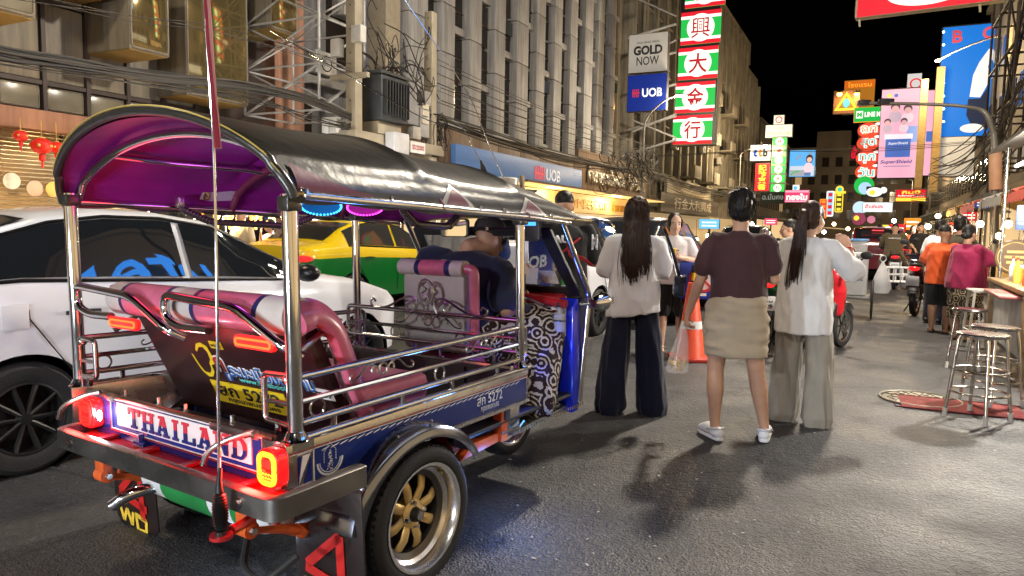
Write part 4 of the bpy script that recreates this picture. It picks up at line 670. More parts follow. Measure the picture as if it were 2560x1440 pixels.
mb = MB(); mb.loft([[roofp(-.02, .005+.99*j/nt_, -.012*f).lerp(roofp(0, .005+.99*j/nt_, -.022), f)-Vec((0, 0, .004+.05*f)) for j in range(nt_+1)] for f in (0, .12, .28)], closed=False)
obj('rear_binding', mb, BLACK, canopy)
mb = MB(); mb.tube([roofp(-.02, j/60)+Vec((-.004, 0, .002)) for j in range(61)], .003, 6)
mb.tube([roofp(x, 0)+Vec((0, -.003, -.002)) for x in xs], .0045, 6); mb.tube([roofp(x, 1)+Vec((0, .003, -.002)) for x in xs], .0045, 6)
mb.tube([roofp(1.93, j/40)+Vec((.003, 0, 0)) for j in range(41)], .007, 6)
obj('piping', mb, YPIPE, canopy)
mb = MB(); mb.tube([roofp(-.012, j/60)+Vec((.002, 0, -.014)) for j in range(61)], .017, 10); obj('rim_roll', mb, VINYL, canopy)
# valance strip under the right and left edges, with eyelets
for t, s in ((0, -1), (1, 1)):
    mb = MB(); a = [roofp(x, t)+Vec((0, s*.001, -.004)) for x in xs]; b = [roofp(x, t)+Vec((0, -s*.004, -.028-.006*math.sin(x*22))) for x in xs]
    mb.loft([a, b, [p+Vec((0, -s*.004, 0)) for p in b], [p+Vec((0, -s*.004, 0)) for p in a]], closed=False); obj('valance', mb, VINYL, canopy)
for x in (.02, .42, .95, 1.12, 1.52, 1.75):
    mb = MB(); mb.ring(roofp(x, .022)+Vec((0, -.006, 0)), .008, .0025, 10, 5, X=(1, 0, 0), Y=(0, .5, .8)); obj('eyelet', mb, CHROME, canopy)
# maroon corner patches: scalloped shapes on the right shoulder
def patch(x0, x1, h, m, up=.006):
    mb = MB(); n = 12; rows = []
    for i in range(n+1):
        x = x0+(x1-x0)*i/n; q = 1-abs(2*i/n-1); hh = max(.004, h(i/n))
        rows.append([roofp(x, .004+hh*j/8)+Vec((0, -.35*up, up)) for j in range(9)])
    mb.loft(rows, closed=False); return obj('corner_patch', mb, m, canopy)
patch(.005, .32, lambda q: .10*(1-q)**1.3+.02, MAROON)
SILV = mat('vinyl_silver', (.45, .44, .44), .3)
for c in (.80, 1.36):
    patch(c-.11, c+.11, lambda q: .004+.125*(1-abs(2*q-1))**.75, SILV, .005)
    patch(c-.075, c+.075, lambda q: .004+.10*(1-abs(2*q-1))**.75, MAROON, .009)
# --- posts and roof frame
def post(x, y, z0, z1, r=.024):
    mb = MB(); mb.cyl((x, y, z0), (x, y, z1), r, n=20); p = obj('post', mb, CHROME, tuk)
    mb = MB(); mb.lathe([(r, .03), (r+.004, .025), (r+.012, .006), (r+.02, 0)], (x, y, z0), n=18); obj('post_collar', mb, CHROME, p)
    mb = MB(); mb.box((x+.002, y, z1-.03), (.06, .055, .05)); obj('post_strap', mb, VINYL, p, bevel=.008)
    return p
post(0, 0.0, .69, 1.47, .0255); post(0, 1.38, .69, 1.50, .0255)
post(1.31, 0, .70, 1.42, .021); post(1.3, 1.06, .69, 1.44, .021)
for x, dz, m in ((.04, -.04, CHROME), (.70, -.035, MAROON), (1.31, -.035, MAROON)):
    mb = MB(); mb.tube([roofp(x, .03+.94*j/40, dz)-Vec((0, 0, .03)) for j in range(41)], .018, 10); obj('roof_hoop', mb, m, tuk)
for t, r in ((.045, .017), (.955, .017), (.30, .010), (.38, .010), (.70, .012)):
    mb = MB(); mb.tube([roofp(x, t, -.03)-Vec((0, 0, .035 if .1 < t < .9 else .03)) for x in (.03, .3, .6, .9, 1.3, 1.7)], r, 10); obj('roof_rail', mb, CHROME, tuk)
# sticker on the lining: a torn white patch with a gold letter
def liningM(x, t):
    p = roofp(x, t, -.022)-Vec((0, 0, .015)); a = roofp(x+.02, t, -.022)-roofp(x-.02, t, -.022); b = roofp(x, t-.02, -.022)-roofp(x, t+.02, -.022)
    return frame(p, a, b)
Ms = liningM(.62, .885)
mb = MB(); pl = [(-.09, -.02), (-.03, -.032), (.06, -.028), (.1, -.03), (.085, -.012), (.11, 0), (.09, .012), (.1, .028), (.05, .03), (-.02, .022), (-.085, .02)]
mb.prism([(x, y) for x, y in pl], lambda a, b: (a, b, .004), (0, 0, .002)); o = obj('sticker', mb, mat('sticker_white', (.5, .45, .55), .5), tuk, smooth=False); o.matrix_local = Ms
text('sticker_letter', 'B', mat('sticker_gold', (.5, .36, .1), .4), Ms @ Mat.Translation((-.06, 0, .007)), tuk, h=.045, bold=.03)
# --- tub: floor, sides, rear
SX0, SX1 = -.04, 1.38
mb = MB(); mb.bb((.0, .03, .44), (2.0, 1.1, .46)); obj('floor', mb, BLACK, tuk, bevel=.004)
mb = MB(); mb.bb((.0, .02, .50), (.40, 1.34, .515)); obj('luggage_floor', mb, mat('galvanised', (.18, .16, .15), .4, .7, var=.3), tuk)
def sidepanel(y, s, x1=SX1, y1=None):
    y1 = y if y1 is None else y1; ang = math.atan2(y1-y, x1-SX0)
    M = Mat.Translation((SX0, y, 0)) @ Mat.Rotation(ang, 4, 'Z'); L = math.hypot(x1-SX0, y1-y)
    mb = MB(); mb.bb((0, 0 if s < 0 else -.02, .525), (L, .02 if s < 0 else 0, .688)); o = obj('side_panel', mb, STEEL, tuk, bevel=.004); o.matrix_local = M
    mb = MB(); mb.bb((.10, s*.003, .538), (L-.02, s*.0005, .640)); obj('blue_inset', mb, TBLUE, o)
    mb = MB(); mb.tube([(0, s*.004, .69), (L, s*.004, .69)], .013, 10); obj('top_roll', mb, CHROME, o)
    mb = MB(); mb.bb((0, 0, .522), (L, s*.008, .536)); obj('lower_trim', mb, CHROME, o)
    mb = MB(); mb.bb((.01, s*.002, .647), (L-.01, s*.0045, .650)); obj('red_pinstripe', mb, TRED, o)
    mb = MB(); mb.bb((.01, s*.002, .6415), (L-.01, s*.0045, .6435)); obj('white_pinstripe', mb, TWHITE, o)
    mb = MB()
    for k in range(30):
        x = .14+k*.04
        if x > L-.06: break
        mb.prism([(x, .6265), (x+.028, .6315), (x+.040, .6365), (x+.01, .632)], lambda a, b: (a, s*.0035, b), (0, s*.0015, 0))
    obj('leaf_border', mb, TWHITE, o, smooth=False)
    for k in range(9):
        mb = MB(); mb.ball((.1+k*(L-.14)/8, s*.009, .529), (.006, .004, .006), 8); obj('rivet', mb, CHROME, o)
    return o
sp = sidepanel(0, -1); sidepanel(1.38, 1, 1.34, 1.10)
fx = lambda x, z, y=-.0045: Mat(((1, 0, 0, x), (0, 0, -1, y), (0, 1, 0, z), (0, 0, 0, 1)))     # text plane facing -y
text('side_number', 'สก 5272', TWHITE, fx(1.10, .606), sp, w=.19, h=.044, bold=.012, ext=.001)
text('side_city', 'กรุงเทพมหานคร', TWHITE, fx(1.10, .562), sp, w=.135, h=.03, bold=.005, ext=.001)
# emblem: stupa outline, dotted figure and ring lettering
mb = MB(); X0, Z0 = .175, .592
L1 = [(-.026, -.01), (-.026, .028), (-.012, .040), (0, .058), (.012, .040), (.026, .028), (.026, -.01)]
for i in range(len(L1)-1):
    a, b = Vec((X0+L1[i][0], -.005, Z0+L1[i][1])), Vec((X0+L1[i+1][0], -.005, Z0+L1[i+1][1])); n = 4
    for k in range(n): mb.tube([a.lerp(b, (k+.1)/n), a.lerp(b, (k+.75)/n)], .0011, 4)
random.seed(3)
for k in range(70):
    x, z = random.gauss(0, .010), random.uniform(-.04, .03); wd = .004+.012*max(0, (-z+.02)/.06)
    mb.box((X0+random.uniform(-1, 1)*wd, -.005, Z0+z), (.0035, .001, .0015), Mat.Rotation(random.uniform(0, 3), 3, 'Y'))
for k in range(34):
    a = PI*1.02+PI*.96*k/33; 
    for rr, l in ((.043, .004), (.052, .007)): mb.box((X0+rr*math.cos(a)*1.05, -.005, Z0-.004+rr*math.sin(a)*.95), (l*.6, .001, l), Mat.Rotation(-a+PI/2+random.uniform(-.3, .3), 3, 'Y'))
obj('emblem', mb, TWHITE, sp, smooth=False)
# rear right corner with diagonal flag stripes
mb = MB(); a = [(.07, -.004), (.0, -.004), (-.03, .004), (-.048, .02), (-.055, .05), (-.055, .10)]
mb.loft([[Vec((x, y, .528)) for x, y in a], [Vec((x, y, .690)) for x, y in a]], closed=False); mb.loft([[Vec((x+.006, y+.006, .528)) for x, y in a], [Vec((x+.006, y+.006, .690)) for x, y in a]], closed=False)
corner = obj('corner_sheet', mb, STEEL, tuk)
for k, (m, x0) in enumerate(((TBLUE, -.09), (TWHITE, -.035), (TBLUE, .02), (TWHITE, .06))):
    mb = MB(); w = .05 if m is TBLUE else .03
    c = [(x0, .54), (x0+w, .54), (x0+w+.055, .632), (x0+.055, .632)]; c = [(min(.055, max(.0, x)), z) for x, z in c]
    mb.prism(c, lambda a_, b_: (a_, -.007, b_), (0, .002, 0)); obj('flag_stripe', mb, m, corner, smooth=False)
mb = MB(); mb.tube([(.062, -.008, .536), (.062, -.008, .640), (-.002, -.008, .640)], .0025, 5); obj('flag_border', mb, TWHITE, corner)
# rear gate with the lettered plate; x = -.05
RXM = lambda y, z, x=-.0535: Mat(((0, 0, -1, x), (-1, 0, 0, y), (0, 1, 0, z), (0, 0, 0, 1)))  # text plane facing -x
mb = MB(); mb.bb((-.05, .06, .53), (-.03, 1.20, .69)); rear = obj('rear_gate', mb, TBLUE, tuk, bevel=.004)
mb = MB(); mb.bb((-.056, .155, .592), (-.05, .985, .684)); plate = obj('name_plate', mb, mat('plate_white', (.62, .6, .6), .4, var=.06), rear, bevel=.002)
mb = MB(); mb.tube([(-.054, .10, .575), (-.054, 1.03, .575), (-.054, 1.03, .692), (-.054, .10, .692)], .0028, 5, closed=True); obj('plate_border', mb, TWHITE, rear)
mb = MB(); mb.tube([(-.053, .115, .567), (-.053, 1.045, .567)], .002, 5); mb.tube([(-.053, 1.042, .567), (-.053, 1.042, .69)], .002, 5); obj('plate_border_red', mb, TRED, rear)
# slab letters in two colours: built from strokes, red above, blue below
G = {'T': [(0, 0, 1, 1.0, .0, .80), ], }
def slab(ch):
    "rectangles/quads in a unit box: list of polygons"
    b = lambda x0, y0, x1, y1: [(x0, y0), (x1, y0), (x1, y1), (x0, y1)]
    if ch == 'T': return [b(.02, .84, .98, 1), b(.02, .66, .16, .9), b(.84, .66, .98, .9), b(.4, 0, .6, 1), b(.27, 0, .73, .13)]
    if ch == 'H': return [b(.12, 0, .32, 1), b(.68, 0, .88, 1), b(.3, .43, .7, .57), b(.02, 0, .42, .13), b(.58, 0, .98, .13), b(.02, .87, .42, 1), b(.58, .87, .98, 1)]
    if ch == 'A': return [[(.1, 0), (.26, 0), (.52, 1), (.40, 1)], [(.68, 0), (.90, 0), (.62, 1), (.40, 1)], b(.26, .28, .74, .40), b(0, 0, .38, .13), b(.56, 0, 1, .13), b(.25, .87, .62, 1)]
    if ch == 'I': return [b(.36, 0, .64, 1), b(.2, 0, .8, .13), b(.2, .87, .8, 1)]
    if ch == 'L': return [b(.16, 0, .38, 1), b(.04, .87, .52, 1), b(.04, 0, .95, .13), b(.8, 0, .95, .36)]
    if ch == 'N': return [b(.12, 0, .27, 1), b(.73, 0, .88, 1), [(.2, 1), (.42, 1), (.85, 0), (.66, 0)], b(0, 0, .4, .13), b(.0, .87, .42, 1), b(.6, .87, 1, 1)]
    if ch == 'D': return [b(.12, 0, .32, 1), b(.02, 0, .6, .14), b(.02, .86, .6, 1), [(.55, 0), (.72, .04), (.92, .25), (.95, .5), (.75, .5), (.72, .3), (.6, .14)], [(.95, .5), (.92, .75), (.72, .96), (.55, 1), (.6, .86), (.72, .7), (.75, .5)]]
def clip(poly, y, up):
    out = []
    for i in range(len(poly)):
        p, q = poly[i], poly[(i+1) % len(poly)]; ip = (p[1] >= y) == up; iq = (q[1] >= y) == up
        if ip: out.append(p)
        if ip != iq: t = (y-p[1])/(q[1]-p[1]); out.append((p[0]+(q[0]-p[0])*t, y))
    return out
yc = .90; adv = .092
for i, ch in enumerate('THAILAND'):
    w = .088 if ch != 'I' else .060
    for up, m, nm in ((True, mat('letter_red', (.55, .02, .02), .35), 'letter_upper_half'), (False, mat('letter_blue', (.01, .02, .14), .35), 'letter_lower_half')):
        mb = MB()
        for j, pl in enumerate(slab(ch)):
            c = clip(pl, .5, up)
            if len(c) > 2: mb.prism(c, lambda a, b: (-.0575-.0004*j, yc-(a)*w, .601+b*.075), (-.0035, 0, 0))
        if mb.v: obj(nm, mb, m, plate, smooth=False)
    yc -= w+.008
mb = MB(); mb.tube([(-.045, .05, .698), (-.045, 1.22, .698)], .011, 10); obj('rear_top_tube', mb, mat('bronze_tube', (.25, .2, .15), .3, .9), rear)
mb = MB(); mb.bb((-.075, .16, .68), (-.04, .36, .712)); obj('latch_tube', mb, mat('gun_metal', (.09, .085, .08), .35, .8), rear, bevel=.012)
for y in (.13, 1.02):
    mb = MB(); mb.cyl((-.06, y, .70), (-.06, y-.02, .70), .016, n=12); mb.cyl((-.06, y+.01, .70), (-.06, y+.03, .70), .009, n=6); obj('hinge_bolt', mb, STEEL, rear)
for y in (.28, .55, .72, .95):
    mb = MB(); mb.cyl((-.035, y, .705), (-.035, y, .735), .007, n=8); mb.cyl((-.035, y, .705), (-.035, y, .712), .013, n=6); obj('bolt', mb, STEEL, rear)
for y in (.80,):
    mb = MB(); mb.cyl((-.065, y, .59), (-.065, y, .555), .010, n=8); mb.tube([(-.065, y+.04, .55), (-.065, y-.03, .55)], .013, 8); obj('gate_hinge', mb, TBLUE, rear)
for y, y2 in ((1.10, 1.24), (.13, .27)):           # bent hose ends over the lamps
    mb = MB(); mb.tube(curve_pts([(-.06, y, .71), (-.09, y+.03, .70), (-.13, y2-.06, .675), (-.15, y2-.02, .64), (-.155, y2, .60)], 6), .010, 10); obj('rear_hook', mb, STEEL, rear)
# bumper: steel channel round the tail
bp = round_path([(.17, -.14, 0), (-.2, -.14, 0), (-.2, 1.19, 0), (-.02, 1.19, 0)], .05, 7)
mb = MB(); prof = [(0, .512), (0, .580), (.006, .584), (.030, .584), (.030, .580), (.006, .577), (.006, .512)]
nrm = []
for i, p in enumerate(bp):
    a = bp[max(0, i-1)]; b = bp[min(len(bp)-1, i+1)]; t = (b-a).normalized(); nrm.append(Vec((t.y, -t.x, 0)))
mb.loft([[bp[i]+nrm[i]*(o_)*1.0+Vec((0, 0, z)) for o_, z in prof] for i in range(len(bp))])
bumper = obj('bumper', mb, mat('bumper_steel', (.20, .19, .18), .33, .9, var=.2, rv=.12), tuk)
for y in (.02, 1.06):
    mb = MB(); mb.cyl((-.2, y, .545), (-.212, y, .545), .010, n=6); mb.cyl((-.2, y, .545), (-.204, y, .545), .018, n=14); obj('bolt', mb, STEEL, bumper)
mb = MB(); mb.bb((-.165, -.10, .535), (-.05, 1.16, .540)); mb.bb((-.06, .03, .42), (-.045, 1.2, .54)); obj('bumper_tray', mb, TRED, tuk)
for y in (1.0, .72, .45, .12):
    mb = MB(); mb.bb((-.19, y-.02, .542), (-.05, y+.02, .556)); obj('bumper_bracket', mb, TRED, tuk, bevel=.003)
# tail lamps
EY = glow('lamp_amber', (1, .42, .02), 2.2); ER = glow('lamp_red', (1, .008, .004), 3., (.4, .01, .01)); EW = glow('lamp_white', (.85, .92, 1), 40.)
def taillamp(y, z=.618, bright=1):
    mb = MB(); mb.prism([(a, b) for a, b in rpoly(.098, .118, .028)], lambda a, b: (-.052, y+a, z+b), (-.045, 0, 0)); o = obj('tail_lamp', mb, mat('lens_red', (.5, .01, .012), .15, coat=1, emit=(1, .01, .01), es=.9, var=0), tuk, bevel=.006)
    mb = MB(); mb.tube([(-.099, y+a, z+b) for a, b in rpoly(.072, .092, .022)], .0085 if bright else .006, 8, closed=True); obj('lamp_ring', mb, EY if bright else ER, o)
    mb = MB(); mb.prism(rpoly(.05, .03, .01), lambda a, b: (-.0975, y+a, z+b+.016), (-.003, 0, 0)); obj('brake_panel', mb, ER, o)
    for k in range(8):
        mb = MB(); mb.ball((-.0985, y-.021+.014*(k % 4), z-.018-.012*(k//4)), .0042, 8); obj('diode', mb, EY if bright else ER, o)
    mb = MB(); mb.bb((-.0985, y-.045, z-.004), (-.096, y+.045, z+.001)); obj('lens_divider', mb, mat('lens_dark', (.25, .008, .01), .2), o)
    return o
taillamp(.02); tl = taillamp(1.14, .625, 0)
mb = MB(); mb.ball((-.085, 1.06, .625), (.008, .012, .022), 10); obj('work_light', mb, EW, tl)
light('tail_light_right', 'POINT', (-.17, .03, .625), 6., (1, .03, .02), .04, tuk)
light('tail_light_left', 'POINT', (-.17, 1.14, .64), 2.2, (1, .04, .03), .04, tuk)
light('work_light_left', 'POINT', (-.12, 1.03, .63), .55, (.85, .92, 1), .02, tuk)
# --- passenger seat
roll = [(1.235, 1.11, CREAM), (1.11, 1.09, NAVYV), (1.09, .80, PINK), (.80, .775, NAVYV), (.775, .62, CREAM), (.62, .595, NAVYV), (.595, .26, PINK), (.26, .235, NAVYV), (.235, .10, CREAM)]
seat = obj('seat_cushion', (lambda m: m.prism([(a, b) for a, b in rpoly(.40, .11, .04)], lambda a, b: (.60+a, .13, .70+b), (0, 1.08, 0)))(MB()), PINK, tuk, bevel=.01)
mb = MB(); mb.bb((.40, .14, .46), (.78, 1.2, .645)); obj('seat_box', mb, TBLUE, tuk, bevel=.006)
backx = lambda z: .15+(1.0-z)*.46
mb = MB(); mb.prism([(backx(1.02), 1.02), (backx(.56), .56), (backx(.56)+.06, .56), (backx(1.02)+.07, 1.02)], lambda a, b: (a, .13, b), (0, 1.07, 0)); back = obj('backrest', mb, DARKM, tuk, bevel=.008)
for i, (a, b, m) in enumerate(roll):
    mb = MB(); r0 = .068+.001*(i % 2); mb.lathe([(0, 0), (r0, 0), (r0, 1), (0, 1)] if 0 < i < 8 else ([(0, 0), (r0*.6, 0), (r0*.92, .08), (r0, .22), (r0, 1), (0, 1)] if i == 0 else [(0, 0), (r0, 0), (r0, 1), (0, 1)]), n=28, m=Mat(((1, 0, 0), (0, 0, b-a), (0, 1, 0))), c=(.105, a, 1.065)); obj('roll_band', mb, m, back)
for y in (.10, 1.215):
    mb = MB(); mb.tube(curve_pts([(.09, y, 1.065), (.17, y, 1.075), (.25, y, 1.02), (.30, y, .92), (.345, y, .80), (.40, y, .68)], 6), [(.066, .04)]*4+[(.058, .036)]*27, 14); obj('arm_bolster', mb, PINK, back)
    mb = MB(); mb.tube([(.07, y, .93), (.20, y, 1.0), (.24, y, .985), (.33, y, .72), (.36, y, .60)], .013, 8); obj('seat_bracket', mb, STEEL, back)
# lower back board with plate, stickers
n_ = Vec((-1, 0, -.46)).normalized(); yv = Vec((-.46, 0, 1)).normalized()
def BK(y, z, lift=.002):
    p = Vec((backx(z), y, z))+n_*lift; return Mat(((0, yv.x, n_.x, p.x), (-1, yv.y, n_.y, p.y), (0, yv.z, n_.z, p.z), (0, 0, 0, 1)))
def bkbox(name, y0, y1, z0, z1, m, lift=.001, th=.003, bev=0):
    mb = MB(); mb.prism([(0, 0), (abs(y1-y0), 0), (abs(y1-y0), (z1-z0)*1.10), (0, (z1-z0)*1.10)], lambda a, b: (a, b, 0), (0, 0, th)); o = obj(name, mb, m, back, smooth=False); o.matrix_local = BK(max(y0, y1), z0, lift); return o
pl_ = bkbox('licence_plate', .87, .40, .628, .728, YPLATE)
text('plate_number', 'สก 5272', INK, BK(.635, .69, .005), back, w=.40, h=.062, bold=.02, ext=.001)
text('plate_city', 'กรุงเทพมหานคร', INK, BK(.63, .643, .005), back, w=.33, h=.026, bold=.01, ext=.001)
SB = mat('sticker_blue', (.02, .16, .5), .35); SWt = mat('sticker_whiteline', (.7, .7, .7), .4)
for m, bo, lf in ((SWt, .055, .002), (SB, .012, .0045)):
    text('sticker_name', 'ระบะเมืองฉะบ้าน', m, BK(.44, .80, lf), back, w=.50+(.01 if m is SWt else 0), h=.072+(.008 if m is SWt else 0), bold=bo, ext=.001)
    text('sticker_initial', 'ก', SWt if m is SWt else mat('sticker_red', (.4, .02, .02), .4), BK(.74, .815, lf), back, w=.06+(.012 if m is SWt else 0), h=.07+(.012 if m is SWt else 0), bold=bo, ext=.001)
text('sticker_address', 'www.facebook', mat('sticker_teal', (.1, .5, .45), .4), BK(.50, .757, .003), back, w=.30, h=.026, bold=.02, ext=.001)
bkbox('sticker_square', .73, .69, .745, .777, mat('sticker_fblue', (.02, .09, .35), .4)); text('sticker_f', 'f', SWt, BK(.708, .760, .005), back, h=.034, bold=.04, ext=.001)
text('sticker_phone', '0959', INK, BK(.155, .765, .006), back, w=.08, h=.024, bold=.02, ext=.001); bkbox('sticker_phone_patch', .20, .105, .745, .785, SWt, .001)
bkbox('sticker_notice', .74, .66, .885, .915, YPLATE, .001); text('sticker_notice_word', 'เหรียญ', INK, BK(.70, .899, .005), back, w=.06, h=.02, ext=.001)
el = [(.0, .05), (.03, .075), (.06, .08), (.075, .055), (.07, .02), (.05, .0), (.045, -.03), (.02, -.055), (-.015, -.05), (-.03, -.02), (-.04, .03), (-.05, .035), (-.045, .0), (-.03, -.05), (-.0, -.075), (.03, -.07), (.055, -.045), (.058, -.01), (.085, .0), (.095, .04), (.09, .085), (.055, .10), (.02, .09), (-.005, .06)]
mb = MB(); mb.prism([(a, b) for a, b in el], lambda a, b: (a, b, 0), (0, 0, .0015)); o = obj('elephant_sticker', mb, YPLATE, back, smooth=False); o.matrix_local = BK(.86, .81, .002)
# red light bars under the roll
for y0, y1 in ((1.10, .90), (.29, .09)):
    mb = MB(); mb.prism(rpoly(.21, .044, .018), lambda a, b: (.01, (y0+y1)/2+a, .985+b), (-.02, 0, 0)); o = obj('light_bar', mb, mat('lens_red2', (.5, .02, .02), .3, emit=(1, .012, .008), es=1.2, var=0), tuk, bevel=.004)
    mb = MB(); mb.tube([(-.012, (y0+y1)/2+a, .985+b) for a, b in rpoly(.18, .022, .010)], .0042, 6, closed=True); obj('light_strip', mb, glow('strip_orange', (1, .17, .03), 1.5), o)
    light('bar_glow', 'POINT', (-.06, (y0+y1)/2, .96), .55, (1, .03, .03), .05, o)
# chrome hoops at the tail
for y in (1.37, .715):
    pts = round_path([(.0, y-.27, 1.005), (.0, y-.10, 1.0), (.0, y, 1.03), (.0, y, 1.115), (.0, y-.42, 1.095), (.0, y-.66, .985), (.05, y-.70, .95)], .055, 6)
    mb = MB(); mb.tube(pts, .0165, 12); obj('tail_hoop', mb, CHROME, tuk)
# --- railings
def tubeobj(name, pts, r, m=CHROME, parent=tuk, n=8): return obj(name, MB().tube(pts, r, n), m, parent)
def scroll(c, X, Y, sc=1., flip=1):
    "S-scroll between two rails: ring with two curls"
    c = Vec(c); X = Vec(X)*flip; Y = Vec(Y); P = lambda a, b: c+X*(a*sc)+Y*(b*sc)
    mb = MB(); mb.ring(c, .022*sc, .0045, 16, 6, X=X, Y=Y)
    for s in (1, -1):
        cu = [P(s*(.028+.016*math.cos(t))*1.0+s*.016, .0+.016*math.sin(t)) for t in [PI+.4-.5*k for k in range(9)]]
        mb.tube(cu, .004, 6)
        mb.tube(curve_pts([P(s*.045, .018), P(s*.08, .026), P(s*.13, -.012), P(s*.165, -.02), P(s*.172, -.005), P(s*.16, .004)], 5), .004, 6)
    return mb
def railset(y, y1=None, s=-1):
    y1 = y if y1 is None else y1; Yx = lambda x: y+(y1-y)*x/1.35
    P = lambda x, z: Vec((x, Yx(x), z))
    r = obj('side_rail', MB().tube(round_path([P(.02, .89), P(1.35, .89), P(1.35, .74), P(.02, .74)], .03), .0125, 10), CHROME, tuk)
    tubeobj('rail_bar', [P(.02, .81), P(1.35, .81)], .010, parent=r)
    for x in (.16, .50, .80, 1.12): tubeobj('rail_stud', [P(x, .69), P(x, .742)], .010, parent=r)
    X = (P(1, 0)-P(0, 0)).normalized()
    for x in (.40, 1.06): obj('scroll', scroll(P(x, .852), X, (0, 0, 1), .95), STEEL, r)
    for x in (.09, .72, 1.30): obj('rail_ring', MB().ring(P(x, .776), .030, .0045, 20, 6, X=X), STEEL, r)
railset(0.0); railset(1.38, 1.06, 1)
for y0, y1 in ((.022, .15), (1.36, 1.24)):
    o = obj('corner_guard', MB().tube(round_path([(.0, y0, .895), (.0, y1, .89), (.0, y1, .735), (.0, y0, .73)], .02), .0105, 10), STEEL, tuk)
    tubeobj('guard_bar', [(0, y0, .80), (0, y1, .80)], .008, STEEL, o); tubeobj('guard_stud', [(0, (y0+y1)/2, .695), (0, (y0+y1)/2, .735)], .011, CHROME, o)
    obj('clamp', MB().ball((0.002, y0+(.012 if y0 < 1 else -.012), .88), .02, 10), STEEL, o)
# railing across, behind the driver
r = obj('cross_rail', MB().tube(round_path([(1.27, -.01, .925), (1.27, 1.10, .925), (1.27, 1.10, .775), (1.27, -.01, .775)], .03), .0115, 10), CHROME, tuk)
tubeobj('rail_bar', [(1.27, 0, .84), (1.27, 1.10, .84)], .0095, parent=r)
for y in (.12, .45, .62, .98): tubeobj('rail_stud', [(1.27, y, .70), (1.27, y, .778)], .008, parent=r)
obj('scroll', scroll((1.27, .53, .885), (0, 1, 0), (0, 0, 1), 1.25), STEEL, r)
for y in (.04, .32, .75): obj('rail_ring', MB().ring((1.27, y, .806), .032, .0045, 20, 6, X=(0, 1, 0)), STEEL, r)
mb = MB(); mb.ring((1.255, .53, 1.03), .062, .0055, 28, 6, X=(0, .82, 0), Y=(0, 0, 1)); mb.ring((1.255, .53, 1.03), .05, .004, 28, 6, X=(0, .82, 0), Y=(0, 0, 1))
mb.tube(curve_pts([(1.25, .53, 1.075), (1.25, .545, 1.06), (1.25, .52, 1.045), (1.25, .55, 1.02), (1.25, .52, 1.005), (1.25, .535, .985), (1.25, .53, .968)], 4), .005, 6)
for s in (1, -1):
    mb.tube(curve_pts([(1.255, .53+s*.05, .985), (1.255, .53+s*.12, 1.0), (1.255, .53+s*.26, .94), (1.255, .53+s*.36, .935), (1.255, .53+s*.38, .96), (1.255, .53+s*.36, .975), (1.255, .53+s*.345, .96)], 5), .006, 6)
    mb.tube([(1.255, .53+s*(.11+.042*(1-k/14)*math.cos(.55*k+.6)), .945+.042*(1-k/14)*math.sin(.55*k+.6)) for k in range(12)], .006, 6)
    mb.tube(curve_pts([(1.255, .53+s*.06, 1.0), (1.255, .53+s*.055, .96), (1.255, .53+s*.075, .925)], 4), .006, 6)
obj('scroll_crest', mb, STEEL, r)
mb = MB(); mb.bb((1.22, .02, .46), (1.26, 1.10, .70)); part = obj('partition', mb, mat('grey_panel', (.09, .085, .08), .35, .5, var=.25), tuk, bevel=.004)
for y in (.25, .5, .75, .98): obj('panel_rib', MB().bb((1.214, y-.008, .48), (1.22, y+.008, .69)), STEEL, part)
tubeobj('partition_top', [(1.24, .0, .705), (1.24, 1.11, .705)], .014, parent=part)
# --- driver's seat
mb = MB(); mb.prism(rpoly(.40, .40, .03), lambda a, b: (1.33, .545+a, .92+b), (.06, 0, 0)); ds = obj('driver_seat_back', mb, mat('canvas_grey', (.40, .37, .33), .6, var=.15, bump=.2), tuk, bevel=.012)
for a, b, m in ((.345, .42, CREAM), (.42, .455, NAVYV), (.455, .62, PINK), (.62, .65, NAVYV), (.65, .765, CREAM)):
    mb = MB(); mb.lathe([(0, 0), (.042, 0), (.042, 1), (0, 1)], n=24, m=Mat(((1, 0, 0), (0, 0, b-a), (0, 1, 0))), c=(1.345, a, 1.145)); obj('roll_band', mb, m, ds)
mb = MB(); mb.tube(curve_pts([(1.345, .345, 1.145), (1.352, .31, 1.14), (1.355, .30, 1.10), (1.355, .30, .90), (1.355, .30, .74)], 6), .026, 12); obj('side_piping', mb, PINK, ds)
mb = MB(); mb.prism(rpoly(.36, .12, .04), lambda a, b: (1.52+a, .34, .64+b), (0, .42, 0)); obj('driver_seat', mb, PINK, tuk, bevel=.01)
mb = MB(); mb.bb((1.38, .36, .46), (1.68, .74, .585)); obj('engine_box', mb, BLACK, tuk, bevel=.01)
# --- cab front
mb = MB(); mb.prism([(1.865, .34), (1.865, .80), (1.90, .97), (1.96, .99), (2.03, .90), (2.05, .55), (2.0, .34)], lambda a, b: (a, .12, b), (0, .84, 0)); cowl = obj('front_cowl', mb, TRED, tuk, bevel=.02)
mb = MB(); mb.prism([(.06, .765), (1.02, .765), (1.02, .925), (.06, .925)], lambda a, b: (1.855-.0, a, b), (-.012, 0, 0)); dash = obj('dash_panel', mb, mat('dash_white', (.6, .6, .62), .3, coat=.3), cowl, bevel=.006)
for k in range(4):
    for m, d in ((TRED, .0), (INK, .008)):
        mb = MB(); z = .782+.026*k; mb.prism([(.10, z+.045-d), (.10, z+.052-d), (.36, z+.0-d), (.36, z-.006-d)], lambda a, b: (1.842, a, b), (-.0015, 0, 0)); obj('dash_stripe', mb, m, dash, smooth=False)
mb = MB(); mb.lathe([(0, -.012), (.035, -.012), (.04, 0)], (1.84, .34, .86), 'x', 20); obj('gauge', mb, BLACK, dash)
